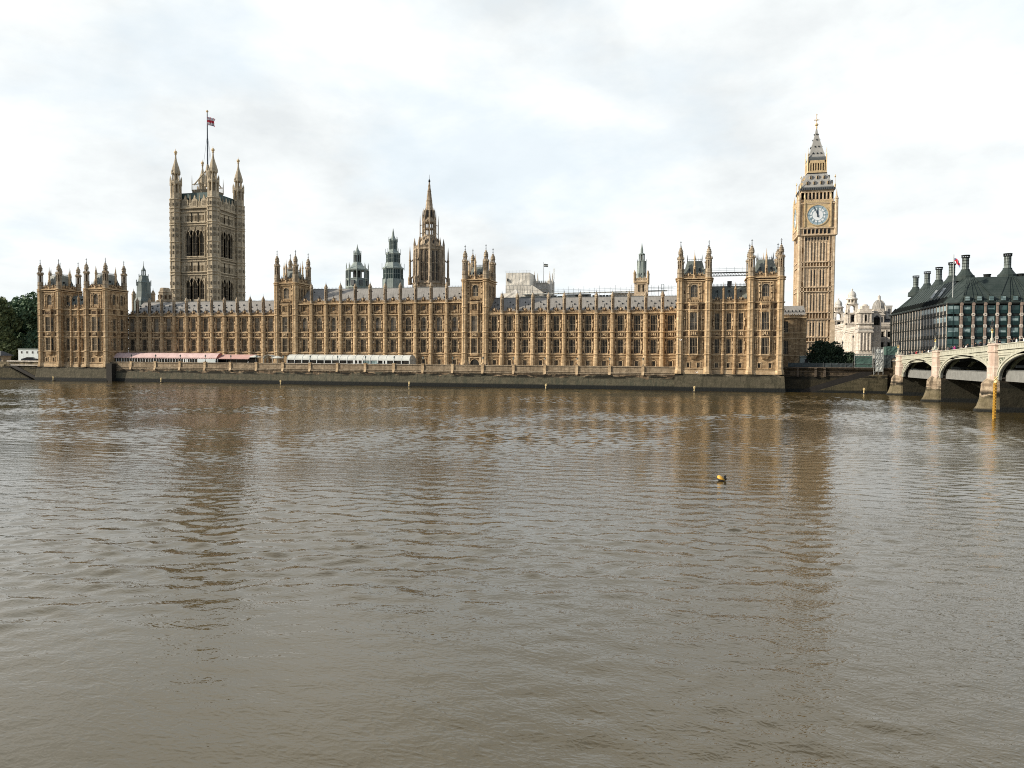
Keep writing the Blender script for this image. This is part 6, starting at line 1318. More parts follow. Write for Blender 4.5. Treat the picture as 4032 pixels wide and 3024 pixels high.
mb = MB(); mb.T = TX; mb.box(-60, 8.8, .6, 25.5, -1.5, 10.2, 0); build('abutment', mb, 'shaded_quay_stone', br)
def bridge_lamp(x, y, z):
    r = empty('bridge_lamp', (x, y, z)); mb = MB(); mb.lathe(x, y, [(.55, z), (.55, z+.15), (.32, z+.3), (.30, z+.9), (.16, z+1.1), (.13, z+1.9), (.12, z+3.0)], 8, 0)
    for dx, dy in ((-.45, -.45), (.45, -.45), (-.45, .45), (.45, .45)): mb.lathe(x+dx, y+dy, [(.1, z), (.08, z+.55), (.02, z+.8)], 5, 0)
    build('post', mb, 'bridge_green', r); mb = MB(); mb.lathe(x, y, [(.13, z+2.0), (.17, z+2.1), (.13, z+2.25), (.2, z+2.45), (.24, z+2.6), (.1, z+2.7)], 8); build('collar', mb, 'gold', r)
    mb = MB(); mb.tube((x, y-.52, z+2.75), (x, y+.52, z+2.75), .05, 5); mb.tube((x-.5, y, z+2.75), (x+.5, y, z+2.75), .05, 5); build('arm', mb, 'iron', r)
    for dx, dy, dz in ((0, -.5, 0), (0, .5, 0), (0, 0, .75)):
        mb = MB(); mb.lathe(x+dx, y+dy, [(.12, z+2.8+dz), (.24, z+3.3+dz), (.24, z+3.32+dz)], 6, 0); mb.lathe(x+dx, y+dy, [(.28, z+3.32+dz), (.14, z+3.55+dz), (.05, z+3.65+dz), (.02, z+3.95+dz)], 6, 1)
        for k in range(6): a = k*math.pi/3; mb.tube((x+dx+.12*math.cos(a), y+dy+.12*math.sin(a), z+2.8+dz), (x+dx+.25*math.cos(a), y+dy+.25*math.sin(a), z+3.32+dz), .025, 4, 1)
        build('lantern', mb, ['curtained_glass', 'iron'], r)
    return r
bl = bridge_lamp(295.3, -7.4, ptop(-7.4)+.2); tag(bl, 'three lantern pale green lamp standard on the leftmost bridge pier', 'lamp post', 'lamp standards on the bridge piers')
for y, lb in ((-39.75, 'three lantern lamp standard with a gilded collar on the middle bridge pier'), (-73.8, 'large three lantern lamp standard with a gilded collar on the rightmost bridge pier'), ):
    o = dup(bl, (0, y+7.4, ptop(y)-ptop(-7.4))); o['label'] = lb
# people along the near footway
crowd = [(-11.5, 'black_coat', 0), (-13.2, 'grey_coat', 1), (-15.1, 'black_coat', 0), (-17.8, 'red_coat', 0), (-20, 'black_coat', 1), (-22.5, 'tan_coat', 0), (-25, 'black_coat', 0), (-27.6, 'white_coat', 1), (-28.9, 'white_coat', 0), (-31.2, 'grey_coat', 0), (-33.2, 'white_coat', 0), (-35.2, 'black_coat', 1), (-36.6, 'black_coat', 0),
         (-42.6, 'grey_coat', 0), (-44.4, 'black_coat', 1), (-46.2, 'navy_coat', 0), (-48.4, 'pink_coat', 0), (-49.5, 'black_coat', 0), (-51.2, 'black_coat', 1), (-53.0, 'white_coat', 1), (-54.0, 'black_coat', 0), (-55.0, 'black_coat', 0), (-58.2, 'grey_coat', 0), (-61, 'black_coat', 0), (-63, 'navy_coat', 1), (-63.9, 'black_coat', 0), (-65.4, 'grey_coat', 0), (-66.6, 'black_coat', 0), (-67.9, 'red_coat', 0), (-70.2, 'white_coat', 1), (-71.1, 'black_coat', 0),
         (-76.6, 'black_coat', 0), (-77.5, 'grey_coat', 0), (-78.4, 'black_coat', 1), (-79.4, 'black_coat', 0), (-80.3, 'white_coat', 0), (-82.6, 'black_coat', 0), (-83.4, 'white_coat', 1), (-84.3, 'blue_coat', 0), (-85.2, 'black_coat', 0), (-86.2, 'black_coat', 0), (-87.3, 'navy_coat', 0)]
ORD = ['first', 'second', 'third', 'fourth', 'fifth', 'sixth', 'seventh', 'eighth', 'ninth', 'tenth', 'eleventh', 'twelfth', 'thirteenth', 'fourteenth']
cnt = {}; rnd = random.Random(11)
for y, coat, pose in crowd:
    sec = 0 if y > -39 else 1 if y > -73 else 2; place = ('the left bridge arch', 'the middle bridge arch', 'the right bridge arch')[sec]; col_ = coat.split('_')[0]; key = (sec, col_); k = cnt.get(key, 0); cnt[key] = k+1
    person(296.75+rnd.random()*.9, y, ptop(y)-.8, rnd.choice((-1.57, -1.3, 0, 3.14, .4)), coat, f'person in {col_} coat over {place}, {ORD[k]} such from the left', 'people crossing the bridge', pose, .94+rnd.random()*.14)
# ------------------------------------------------------------------ dark office block with tall chimneys
ph = empty('office_building', (345, 85, 6.9), 'dark bronze office block with stone piers, steep ribbed roof and rows of tall round chimneys', 'building')
QX, QY, EZ = 325., 52., 29.3
pm_ = ['bronze', 'bronze_teal', 'sand_pier', 'white_paint']
mb = MB(); mb.box(QX+.6, 420, QY+.6, 130, 6.9, EZ-.3, 0)
mb.T = Tleft(QX, 128.5); mb.box(0, 76.5, -.2, .6, EZ-.35, EZ+.05, 0)
mb.T = None; mb.box(QX+3, 420, QY-.2, QY+.6, EZ-.35, EZ+.05, 0)
lv = [9.8, 13.7, 17.6, 21.5, 25.4, 29.0]
mb.T = Tleft(QX, 128.5)
for z in lv[:-1]: mb.box(0, 76.3, -.12, .6, z-.18, z+.18, 0)
mb.T = None
for z in lv[:-1]: mb.box(QX+3, 420, QY-.0, QY+.6, z-.5, z+.25, 0)
build('wall', mb, pm_, ph)
def pier(mb, u, w, z0, z1, out=.45, fl=.12, back=.3):
    for k in range(len(lv)-1):
        a, b = lv[k], lv[k+1]; t = .92-.07*k; q = w*t/2
        mb.box(u-q, u+q, -out, back, a+.3, b-.3, 0)
        mb.ext([(u-q, b-.55), (u+q, b-.55), (u+w*.52, b-.22), (u+w*.52, b+.22), (u+q, b+.55), (u-q, b+.55), (u-w*.52, b+.22), (u-w*.52, b-.22)], -out-fl, back, 1 if b < 28 else 0)
        if b < 28: mb.box(u-.13, u+.13, -out-fl-.03, -out-fl+.02, b-.13, b+.13, 2)
def ph_bay(T, u, w, name_z, mats, seed):
    rnd = random.Random(seed)
    for k in range(5):
        z0 = lv[k]+.35; z1 = lv[k+1]-.45; mb = MB(); mb.T = T
        mb.box(u-w/2, u+w/2, .0, .05, z0, z1, 1); mb.box(u-w/2, u+w/2, -.06, 0, z0, z0+1.1, 0); mb.box(u-w/2, u+w/2, -.1, 0, z0+1.1, z0+1.25, 0)
        if rnd.random() < .75: mb.box(u-w/2+.3, u+w/2-.3, -.02, 0, z0+1.5, z1-rnd.choice((.2, .5, .9)), 2)
        for e in (-w/2, w/2): mb.box(u+e-.08, u+e+.08, -.2, .05, z0-.2, z1+.4, 0)
        build('window', mb, mats, ph)
TF = lambda a: a + np.array([QX, QY, 0]); TLf = Tleft(QX, 128.5)
for k in range(8):
    mb = MB(); mb.T = TF; pier(mb, 4.4+3.64*k, .95, 9, 29); build('pier', mb, ['sand_pier', 'white_stone', 'black_paint'], ph)
for k in range(7): ph_bay(TF, 6.22+3.64*k, 2.5, 0, ['bronze_teal', 'teal_glass', 'pale_glass'], k)
mb = MB(); mb.T = TF
for z0, z1 in zip(lv[:-1], lv[1:]): mb.box(.2, 3.9, .1, .5, z0+.3, z1-.45, 1); mb.box(.5, 3.6, .05, .1, z0+1.9, z1-.6, 2) if z1 > 20 else mb.box(.4, 3.7, .04, .1, z0+1.4, z0+1.55, 0); mb.box(1.9, 2.1, 0, .1, z0, z1, 0)
build('corner_window', mb, ['bronze_teal', 'teal_glass', 'pale_glass'], ph)
for k in range(20):
    mb = MB(); mb.T = TLf; pier(mb, 76.0-3.72*k, .62, 9, 29, .0, .05, .12); build('pier', mb, ['sunlit_pier', 'sunlit_pier', 'black_paint'], ph)
for k in range(19):
    mb = MB(); mb.T = TLf; u = 76.0-3.72*(k+.5)
    for j in range(5): mb.box(u-1.6, u+1.6, .10, .14, lv[j]+.3, lv[j+1]-.3, 1); mb.box(u-1.6, u+1.6, .06, .10, lv[j]+.3, lv[j]+1.2, 0)
    if k < 8: mb.box(u-1.1, u+1.1, .07, .10, 26.9, 28.5, 2)
    if k < 4: mb.box(u-1.1, u+1.1, .07, .10, 23, 24.6, 2)
    mb.box(u-.06, u+.06, .03, .10, 10, 29, 0); build('window_bay', mb, ['bronze', 'office_glass', 'pale_glass'], ph)
# roof: steep slopes on both fronts meeting at the hipped corner
A = (QX-.4, QY+3); Bp = (QX+3, QY-.4)
mb = MB(); zt = 39.0; i1 = (QX+8.5, QY+12.5); i2 = (QX+12.0, QY+8.5)
mb.add([(QX-.4, 128.7, EZ), (QX-.4, QY+3, EZ), (QX+3, QY-.4, EZ), (420, QY-.4, EZ), (QX+8.5, 119, zt), (i1[0], i1[1], zt), (i2[0], i2[1], zt), (420, i2[1], zt), (420, 119, zt), (420, 128.7, EZ)], [(0, 4, 5, 1), (1, 5, 6, 2), (2, 6, 7, 3), (4, 8, 7, 6, 5), (0, 9, 8, 4)], 0)
mb.add([(QX-.5, 128.8, EZ-.25), (QX-.5, QY+3, EZ-.25), (QX+3, QY-.5, EZ-.25), (420, QY-.5, EZ-.25), (QX-.5, 128.8, EZ+.2), (QX-.5, QY+3, EZ+.2), (QX+3, QY-.5, EZ+.2), (420, QY-.5, EZ+.2)], [(0, 4, 5, 1), (1, 5, 6, 2), (2, 6, 7, 3)], 1)
def slope(u, t, face):                          # point on the roof slope, t from eave to top
    if face == 'left': return (QX-.4+8.9*t, u, EZ+(zt-EZ)*t)
    return (u, QY-.4+8.9*t, EZ+(zt-EZ)*t)
for k in range(20):
    y = QY+4+3.72*k
    if y < 126:
        a, b = slope(y, .03, 'left'), slope(y+2.5*(1-.0), .98, 'left'); mb.tube((a[0]-.1, a[1], a[2]+.1), (b[0]-.1, min(b[1]+1.5, 118), b[2]+.1), .11, 4, 0)
        a = slope(y+1.2, .06, 'left'); b = slope(y+1.2, .25, 'left'); mb.tube((a[0]-.25, a[1], a[2]+.2), (b[0]-.25, b[1]+.8, b[2]+.2), .42, 4, 2)
        a = slope(y+2.4, .06, 'left'); b = slope(y+2.4, .25, 'left'); mb.tube((a[0]-.25, a[1], a[2]+.2), (b[0]-.25, b[1]+.8, b[2]+.2), .30, 4, 1)
chx = [QX+9.8, 347.5, 361]
for k in range(8):
    x = QX+4.4+3.64*k; c = min(chx, key=lambda q: abs(q-x)); a = slope(x, .02, 'front'); b = slope(x+(c-x)*.8, 1.0, 'front'); mb.tube((a[0], a[1]-.1, a[2]+.1), (b[0], b[1]-.1, b[2]+.1), .15, 4, 0)
    x += 1.82; c = min(chx, key=lambda q: abs(q-x)); a = slope(x, .3, 'front'); b = slope(x+(c-x)*.8, 1.0, 'front'); mb.tube((a[0], a[1]-.1, a[2]+.1), (b[0], b[1]-.1, b[2]+.1), .13, 4, 0)
for y in (70, 79): 
    a, b = slope(y, .35, 'left'), slope(y+4, .7, 'left'); mb.tube((a[0]-.15, a[1], a[2]+.1), (b[0]-.15, b[1], b[2]+.1), .6, 4, 3)
build('roof', mb, ['ribbed_bronze', 'bronze', 'bronze', 'grey_sheet'], ph)
for k in range(7):
    x = QX+6.22+3.64*k; mb = MB(); a = slope(x, .06, 'front'); mb.box(x-.85, x+.85, a[1]-.25, a[1]+2.0, a[2]+.1, a[2]+2.0, 0); mb.box(x-.7, x+.7, a[1]-.3, a[1]-.25, a[2]+.35, a[2]+1.7, 1); mb.box(x-.7, x+.7, a[1]-.33, a[1]-.3, a[2]+1.0, a[2]+1.1, 0); build('dormer_window', mb, ['ribbed_bronze', 'pale_glass'], ph)
def chimney(x, y):
    r = link('chimney', None, (x, y, 38.2), ph); mb = MB(); L = lambda *p: mb.lathe(x, y, list(p), 12)
    L((3.1, 38.2), (3.0, 40.0), (2.7, 40.3)); L((2.6, 40.2), (1.45, 41.9), (1.4, 42.4)); build('base', mb, 'ribbed_bronze', r)
    mb = MB(); mb.lathe(x, y, [(1.08, 42.2), (1.0, 46.6)], 12, 0)
    for k in range(12): a = k*math.pi/6; mb.lathe(x+1.03*math.cos(a), y+1.03*math.sin(a), [(.09, 42.5), (.09, 46.6)], 4, 1)
    for z in (43.4, 44.4, 45.5): mb.lathe(x, y, [(1.12, z), (1.12, z+.12)], 12, 1)
    build('drum', mb, ['green_lead', 'bronze'], r)
    mb = MB(); mb.lathe(x, y, [(1.35, 46.5), (1.35, 46.75)], 12, 0); mb.lathe(x, y, [(1.4, 47.25), (1.4, 47.5)], 12, 0); posts(mb, x, y, 1.25, 12, 46.7, 47.3, .12, 0); build('cap', mb, 'bronze', r); return r
for x, y in [(337, 135.5), (337, 118.9), (337, 103.3), (337, 87.7), (334.9, 66.5), (347.6, 64.5), (361.5, 64.5)]: chimney(x, y)
for x in (341.1, 351.6): mb = MB(); mb.lathe(x, 64, [(1.1, 38.8), (1.1, 39.9), (1.25, 40), (1.25, 40.3)], 10); build('roof_vent', mb, 'bronze', ph)
f3 = empty('flagpole', (327.4, 54.5, 33), 'flagpole with a drooping red and white flag at the corner of the dark office block', 'flagpole')
mb = MB(); mb.lathe(327.4, 54.5, [(.18, 31.5), (.12, 46.3)], 6); build('pole', mb, 'steel_tube', f3); build('flag', flag_mb(327.6, 54.5, 43.4, 2.2, 1.7, lambda u, v: 1 if abs(u-.5) < .14 or abs(v-.5) < .16 else 0 if abs(u-v) < .35 else 2, .8, .4, .75), ['white_flag', 'red_flag', 'blue_flag'], f3)

# ------------------------------------------------------------------ white government offices
go = empty('government_building', (316, 165, 6.9), 'long white baroque stone building with two domed bell turrets, right of the clock tower', 'building')
WM = ['white_stone', 'white_stone', 'dark_glass', 'pale_grey_stone']
def wall_block(x0, x1, y0, y1, z0, z1, bays_f, bays_l, floors, parent=go, name='block', mats=WM):
    mb = MB(); mb.box(x0+.3, x1, y0+.3, y1, z0, z1, 0)
    for T, L_, nb in ((lambda a: a + np.array([x0, y0, 0]), x1-x0, bays_f), (Tleft(x0, y1), y1-y0, bays_l)):
        mb.T = T; ops = []; d = L_/nb
        for k in range(nb):
            for (a, b) in floors: ops.append((d*(k+.5)-d*.2, d*(k+.5)+d*.2, a, b))
        mb.open_wall(0, L_, z0, z1, 0, ops, .3, 0)
        for a, b, c, e in ops: mb.box(a, b, .26, .29, c, e, 2); mb.box(a-.15, b+.15, -.18, 0, e, e+.25, 1)
        for k in range(nb+1): mb.lathe(d*k, -.02, [(.32, floors[0][0]-1), (.28, floors[-1][1]+.8)], 8, 1)
        mb.box(-.5, L_+.5, -.7, 0, z1-.9, z1-.4, 1); mb.box(-.3, L_+.3, -.35, 0, z1-1.7, z1-.9, 1); mb.box(0, L_, -.2, .2, z1, z1+1.0, 1); mb.box(-.2, L_+.2, -.3, 0, floors[0][1]+.9, floors[0][1]+1.2, 1)
    mb.T = None; return build(name, mb, mats, parent)
wall_block(313.3, 322, 136, 162, 6.9, 24.0, 3, 10, [(10, 13), (15.2, 18.2), (19.2, 21.4)])
mb = MB(); mb.box(312.8, 318.2, 130, 136.5, 6.9, 31.0, 0)
for T, L_ in ((lambda a: a + np.array([312.8, 130, 0]), 5.4), (Tleft(312.8, 136.5), 6.5)):
    mb.T = T
    for z in (22.3, 24.0, 26.1, 31.0): mb.box(-.5, L_+.5, -.55, 0, z-.3, z+.25, 1)
    mb.box(-.2, L_+.2, -.25, 0, 22.6, 23.7, 3)
    for k in range(4): u = .6+(L_-1.2)*k/3; mb.lathe(u, -.1, [(.42, 14), (.36, 21.8)], 8, 1); mb.box(u-.25, u+.25, -.25, 0, 26.4, 30.6, 1)
    mb.box(L_/2-.7, L_/2+.7, -.05, 0, 27, 29.8, 2)
mb.T = None; mb.box(313, 318, 130.2, 136, 31.2, 32.6, 0); mb.box(314, 317, 130.5, 135, 32.6, 34.0, 0); mb.lathe(315.5, 132, [(1.2, 34), (1.0, 34.6), (.2, 34.8)], 8, 0); build('corner_pavilion', mb, WM, go)
mb = MB(); mb.box(318.2, 322.5, 132.5, 138, 6.9, 31.6, 0); mb.box(318.2, 322.7, 132.2, 132.6, 31.2, 31.8, 1); mb.box(319.4, 321.8, 132.3, 132.5, 25.4, 28.8, 2); mb.lathe(320.6, 132.4, [(1.2, 28.8), (.1, 29.8)], 10, 2, sy=.1); build('archway_wing', mb, WM, go)
def bell_turret(x, y, zb, k):
    r = link('bell_turret', None, (x, y, 6.9), go); mb = MB(); h = 2.65
    mb.box(x-h-.3, x+h+.3, y-h-.3, y+h+.3, 6.9, zb-5.6, 0)
    for T in (lambda a: a + np.array([x-h, y-h, 0]), Tleft(x-h, y+h)):
        mb.T = T
        for z in (zb-5.6, zb-10, zb-.3, zb-9.2): mb.box(-.6, 2*h+.6, -.6, .1, z-.25, z+.25, 1)
        mb.open_wall(0, 2*h, zb-5.4, zb, 0, [(h-.75, h+.75, zb-4.6, zb-1.2)], .5, 0); mb.box(h-.75, h+.75, .45, .5, zb-4.6, zb-1.2, 2)
        for u in (.5, 1.3, 2*h-1.3, 2*h-.5): mb.lathe(u, -.15, [(.3, zb-5.2), (.26, zb-.6)], 8, 1)
        mb.lathe(h, -.02, [(.7, zb-8.2), (.7, zb-6.8)], 10, 2, sy=.1)
    mb.T = None; mb.box(x-h+.5, x+h, y-h+.5, y+h, zb-5.4, zb, 0); build('lower_stage', mb, WM, r)
    mb = MB()                                   # open belfry
    for sx_ in (-1, 1):
        for sy_ in (-1, 1): mb.box(x+sx_*1.75-.55, x+sx_*1.75+.55, y+sy_*1.75-.55, y+sy_*1.75+.55, zb, zb+3.7, 0); mb.lathe(x+sx_*2.3, y+sy_*2.3, [(.35, zb), (.4, zb+1.4), (.1, zb+1.9)], 6, 1)
    for T in (lambda a: a + np.array([x-2.3, y-2.3, 0]), Tleft(x-2.3, y+2.3), Tright(x+2.3, y-2.3), Tback(x+2.3, y+2.3)):
        mb.T = T; c = [(2.3-1.25*math.cos(a), zb+2.35+1.25*math.sin(a)) for a in np.linspace(0, math.pi, 11)]; mb.strip(c, [(q, zb+4.0) for q, _ in c], 0, .9, 0); mb.box(-.3, 4.9, -.3, .2, zb+3.95, zb+4.3, 1)
    mb.T = None; build('belfry', mb, WM, r)
    mb = MB(); posts(mb, x, y, 2.0, 8, zb+4.2, zb+6.6, .42, 0, FL); mb.lathe(x, y, [(2.5, zb+4.2), (2.5, zb+4.9), (2.2, zb+5.0)], 12, 0); mb.lathe(x, y, [(2.3, zb+6.3), (2.75, zb+6.6), (2.75, zb+6.9), (2.2, zb+7.1)], 12, 1); build('drum', mb, WM, r)
    mb = MB(); mb.lathe(x, y, [(2.4, zb+7.0), (1.9, zb+7.6), (1.85, zb+8.2), (1.95, zb+8.3), (1.8, zb+9.2), (1.35, zb+10.1), (.6, zb+10.7), (.3, zb+10.8), (.3, zb+11.2), (.45, zb+11.5), (.1, zb+12.0)], 16, 0); build('dome', mb, 'pale_grey_stone', r)
bell_turret(316.5, 166, 32.9, 1); bell_turret(316.3, 200, 31.0, 1)
wall_block(314.0, 330, 169, 197, 6.9, 27.0, 3, 8, [(10, 13), (16, 19), (21, 24)])
dm = empty('domed_building', (326.5, 152, 6.9), 'white stone corner building with a lead dome, partly behind the dark office block', 'building')
wall_block(322.3, 336, 147, 170, 6.9, 26.2, 5, 5, [(10, 12.8), (15, 18), (20.4, 23)], dm, 'wall')
mb = MB(); mb.box(322.6, 327, 147.3, 156, 26.2, 33.4, 0); mb.box(323.4, 324.4, 147.1, 147.3, 27.4, 29.8, 1); mb.box(325.2, 326.2, 147.1, 147.3, 27.4, 29.8, 1); mb.box(322.2, 327.4, 146.9, 147.3, 30.6, 31.0, 0)
mb.ext([(322.4, 31), (324.8, 33.8), (327.2, 31)][::-1], 147.0, 147.3, 0); build('corner_gable', mb, ['white_stone', 'dark_glass'], dm)
mb = MB(); mb.add([(327, 147.5, 26.2), (336, 147.5, 26.2), (336, 150, 30.2), (328, 150, 30.2), (336, 165, 30.2), (328, 165, 30.2), (327, 165, 26.2)], [(0, 1, 2, 3), (3, 2, 4, 5), (0, 3, 5, 6)], 0); mb.box(331.5, 332.6, 147.2, 148.6, 26.2, 28.6, 1); build('mansard', mb, ['dark_slate', 'white_stone'], dm)
mb = MB(); mb.box(328, 330.6, 148.6, 150.4, 29, 35, 0); mb.box(327.8, 330.8, 148.4, 150.6, 34.6, 35.2, 0); mb.box(328.7, 329.8, 148.5, 148.6, 31.5, 33.8, 1); build('chimney', mb, ['pale_grey_stone', 'dark_slate'], dm)
mb = MB(); mb.lathe(326.4, 155, [(3.0, 30), (3.0, 33.6), (3.2, 33.8), (2.85, 34.2), (2.75, 35.4), (2.3, 36.7), (1.5, 37.7), (.7, 38.2)], 16, 0)
for k in range(8): 
    a = k*math.pi/4; pr_ = [(3.0, 34), (2.82, 35.4), (2.36, 36.75), (1.55, 37.8), (.7, 38.3)]
    for (r0, z0), (r1, z1) in zip(pr_[:-1], pr_[1:]): mb.tube((326.4+r0*math.cos(a), 155+r0*math.sin(a), z0), (326.4+r1*math.cos(a), 155+r1*math.sin(a), z1), .14, 4, 1)
mb.lathe(326.4, 155, [(.75, 38.1), (.65, 39.7), (.8, 39.8), (.4, 40.3), (.1, 40.7)], 8, 1); build('dome', mb, ['lead_roof', 'pale_grey_stone'], dm)

# ------------------------------------------------------------------ greenery
def leaves(mb, blobs, n, size, rnd):
    for _ in range(n):
        bx, by, bz, rx, ry, rz = rnd.choice(blobs); u = rnd.gauss(0, 1), rnd.gauss(0, 1), rnd.gauss(0, 1); l = math.sqrt(sum(q*q for q in u)) or 1; k = (.72+.33*rnd.random())/l
        p = Vector((bx+u[0]*k*rx, by+u[1]*k*ry, bz+u[2]*k*rz)); a = Vector((rnd.gauss(0, 1), rnd.gauss(0, 1), rnd.gauss(0, .6))).normalized(); b = a.orthogonal().normalized(); s_ = size*(.6+.8*rnd.random()); c = a.cross(b)*s_*.6; b = b*s_
        mb.add([tuple(p-b), tuple(p+c*.9), tuple(p+b), tuple(p-c)], [(0, 1, 2, 3)], 0)
def tree(name, x, y, z0, h, wd, label, cat, mat, seed, n, size, low=.12, group=None, dep=None):
    rnd = random.Random(seed); r = empty(name, (x, y, z0), label, cat, group); mb = MB(); dep = dep or wd
    mb.lathe(x, y, [(h*.03, z0), (h*.022, z0+h*.4), (h*.012, z0+h*.75)], 8)
    blobs = []
    for k in range(44):
        t = (k+rnd.random())/44; a = rnd.random()*6.283; rr = (.25+.75*math.sin(math.pi*(.18+.72*t))) * math.sqrt(rnd.random()); c = (x+wd/2*rr*math.cos(a)*.78, y+dep/2*rr*math.sin(a)*.78, z0+h*(low+(.90-low)*t)); q = wd*(.13+.10*rnd.random()); blobs.append((*c, q, q*dep/wd, q*.85))
        if k % 2 == 0: mb.tube((x, y, z0+h*(.15+.5*t)), c, h*.008, 4, 0, h*.003)
    build('trunk', mb, 'bark', r); m = MB(); leaves(m, blobs, n, size, rnd); build('crown', m, mat, r); return r
tree('broadleaf_tree', -12, 30, 6.9, 26.5, 24, 'dark green tall tree touching the left side of the palace', 'tree', 'dark_leaves', 3, 20000, .72, -.02, 'trees at the far left', 14)
tree('broadleaf_tree', -31, 33, 6.9, 28, 24, 'tall dark tree between the two others at the far left', 'tree', 'dark_leaves', 4, 20000, .72, -.02, 'trees at the far left', 14)
tree('broadleaf_tree', -44, 24, 6.9, 27, 17, 'paler olive tree cut by the left edge of the photo', 'tree', 'olive_leaves', 5, 14000, .7, -.02, 'trees at the far left', 12)
tree('broadleaf_tree', -52, 40, 6.9, 27, 24, 'darkest tree behind the paler olive tree at the left edge', 'tree', 'dark_leaves', 8, 14000, .75, -.02, 'trees at the far left', 12)
tree('shrub_tree', 279.6, 10, 6.9, 7.7, 11.6, 'large dark rounded evergreen bush at the foot of the clock tower', 'bush', 'ivy_leaves', 6, 11000, .30, .05, None, 7.5)
tree('shrub', 285.7, 9, 6.9, 4.9, 5.4, 'small dark bush joined to the right side of the big evergreen bush', 'bush', 'ivy_leaves', 9, 3500, .28, .05)
# ------------------------------------------------------------------ small things on the banks
def cabin(name, x0, x1, y0, y1, z1, label, paint, wins):
    r = empty(name, ((x0+x1)/2, (y0+y1)/2, 6.9), label, 'cabin'); mb = MB(); mb.box(x0, x1, y0, y1, 6.9, z1, 0)
    for k in range(1, 6): x = x0+(x1-x0)*k/6; mb.box(x-.02, x+.02, y0-.02, y0, 6.9, z1, 0)
    build('wall', mb, paint, r); mb = MB(); mb.box(x0-.1, x1+.1, y0-.15, y1+.1, z1, z1+.45, 0); build('roof', mb, 'green_lead', r)
    for x, z, w, h in wins: mb = MB(); mb.box(x-w/2-.12, x+w/2+.12, y0-.06, y0-.02, z-.12, z+h+.12, 1); mb.box(x-w/2, x+w/2, y0-.09, y0-.06, z, z+h, 0); build('window', mb, ['black_paint', 'white_paint'], r)
    return r
cabin('site_cabin', -28.6, -14, 18, 22, 11.6, 'long white temporary cabin with four tiny windows below the left trees', 'cabin_paint', [(-26.9, 10.1, .7, .9), (-24.2, 10.1, .7, .9), (-21.5, 10.1, .7, .9), (-18.8, 10.1, .7, .9)])
cabin('site_cabin', 272.4, 277.5, 12, 15, 10.4, 'small pale green cabin with one dark window left of the evergreen bush', 'cabin_paint_dull', [(274.1, 8.7, 1.0, 1.1)])
car = empty('parked_car', (-16, 12, 6.9), 'dark parked car in front of the white cabin, half hidden by the wall', 'car')
mb = MB(); pf = [(-20.2, 7.25), (-13.2, 7.25), (-13.1, 7.9), (-13.6, 8.0), (-14.6, 8.15), (-15.6, 8.55), (-17.4, 8.6), (-18.6, 8.2), (-20.0, 7.95)]; mb.ext(pf, 11.2, 12.9, 0); build('body', mb, 'car_paint', car)
mb = MB(); mb.ext([(-18.3, 8.1), (-15.0, 8.08), (-15.7, 8.48), (-17.3, 8.52)], 11.17, 12.93, 0); build('window', mb, 'dark_glass', car)
for x in (-18.8, -14.6):
    for y in (11.1, 12.8):
        w = MB(); w.T = (lambda x=x, y=y: lambda a: np.stack([x + a[:, 0], y + a[:, 2], 7.22 + a[:, 1]], 1))(); w.lathe(0, 0, [(.32, 0), (.32, .2)], 14, 0); w.lathe(0, 0, [(.18, -.02), (.18, .22)], 10, 1); build('wheel', w, ['black_paint', 'steel_tube'], car)
mf = empty('mesh_fence', (288.6, 3.6, 7.4), 'green mesh screened hoarding with white posts on the quay, right of the bush', 'fence')
mb = MB(); sheet(mb, 286.2, 291.1, 3.4, 7.4, 10.9, nx=10, nz=8, amp=.08, seed=4); build('mesh', mb, 'green_mesh', mf); mb = MB()
for x in (286.2, 291.1): mb.tube((x, 3.3, 7.3), (x, 3.3, 11.2), .07, 5)
for z in (7.5, 8.5, 10.5): mb.tube((286.2, 3.3, z), (291.1, 3.3, z), .05, 4)
build('frame', mb, 'steel_tube', mf)
hd = empty('hoarding', (281, 6, 7.2), 'low dark hoarding along the quay in front of the evergreen bush', 'fence')
mb = MB(); sheet(mb, 268, 286, 4.6, 7.2, 8.7, nx=24, nz=3, amp=.12, seed=2); build('panel', mb, 'dark_sheet', hd)
mb = MB()
for k in range(10): x = 268+k*2; mb.tube((x, 4.5, 7.2), (x, 4.5, 9), .05, 4)
build('post', mb, 'grey_iron', hd)
sc_ = empty('scaffold_tower', (292.3, 2.5, 5.4), 'narrow netted scaffold stair tower rising from the quay beside the bridge', 'scaffold')
mb = MB(); sheet(mb, 291.6, 293.6, 2.0, 6.3, 12.9, nx=6, nz=12, amp=.25, seed=7); build('netting', mb, 'grey_sheet', sc_); mb = MB()
for x in (291.2, 292.4, 293.7):
    for y in (1.8, 3.6): mb.tube((x, y, 5.2), (x, y, 13.4), .055, 5)
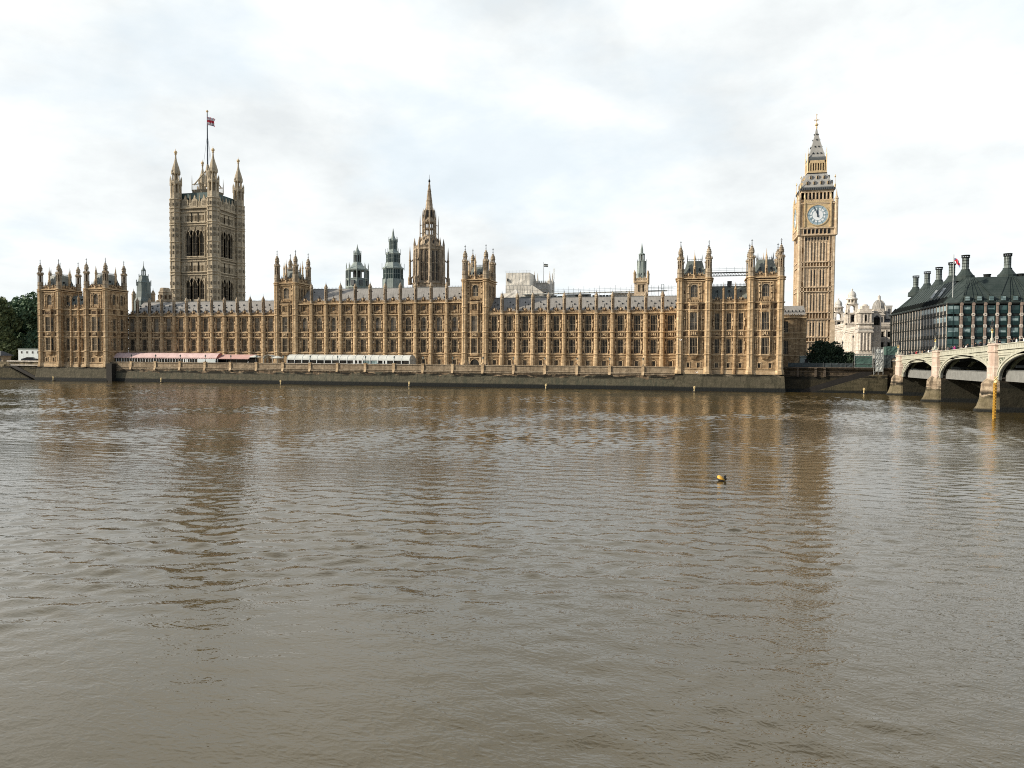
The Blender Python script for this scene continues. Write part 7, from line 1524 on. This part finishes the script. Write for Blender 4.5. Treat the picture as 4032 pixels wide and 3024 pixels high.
for z in (6.4, 8.2, 10, 11.8, 13.2): mb.tube((291.2, 1.8, z), (293.7, 1.8, z), .05, 4); mb.tube((293.7, 1.8, z), (293.7, 3.6, z), .05, 4)
for k in range(4): mb.tube((291.2, 1.75, 5.5+1.9*k), (292.4, 1.75, 7.4+1.9*k), .04, 4)
build('tube_frame', mb, 'steel_tube', sc_)
gb = empty('sheeted_enclosure', (295.6, 5, 7.2), 'tall dark sheeted enclosure between the scaffold stair tower and the bridge', 'scaffold')
mb = MB(); mb.box(294.1, 297.9, 4.4, 9, 7.2, 11.2, 0); sheet(mb, 294.0, 298, 4.2, 7.2, 11.2, nx=8, nz=6, amp=.15, seed=9); build('lower_sheet', mb, 'dark_sheet', gb); mb = MB(); sheet(mb, 294.9, 298, 4.3, 11.2, 13.7, nx=6, nz=5, amp=.15, seed=12); mb.box(295, 298, 4.5, 8, 11.2, 13.6, 0); build('upper_sheet', mb, 'green_mesh', gb)
mb = MB(); mb.box(296, 296.3, 4.05, 4.2, 7.2, 9.9); build('post', mb, 'grey_iron', gb)
for x, y, h, lb in ((306.5, 110, 8.6, 'taller black street lamp standing in front of the white government building'), (303.5, 116, 6.2, 'shorter black street lamp left of the taller one, before the white building')):
    s_ = empty('street_lamp', (x, y, 6.9), lb, 'street lamp'); mb = MB(); z = 12.2; mb.lathe(x, y, [(.2, 6.9), (.13, z), (.1, z+h-2)], 6); build('post', mb, 'iron', s_); mb = MB(); mb.lathe(x, y, [(.15, z+h-2), (.36, z+h-1.2), (.36, z+h-1.1), (.1, z+h-.6), (.03, z+h)], 6); build('lantern', mb, 'iron', s_)
sw2 = empty('stone_wall', (303, 60, 6.9), 'pale stone balustrade wall below the white government building', 'wall')
mb = MB(); mb.box(290, 324, 100, 101, 6.9, 12.0, 0); mb.box(290, 324, 99.8, 101.2, 12.0, 12.3, 0)
for k in range(30): mb.box(290+k*1.13, 290.5+k*1.13, 99.9, 100, 9.5, 12, 0)
build('wall', mb, 'pale_grey_stone', sw2)
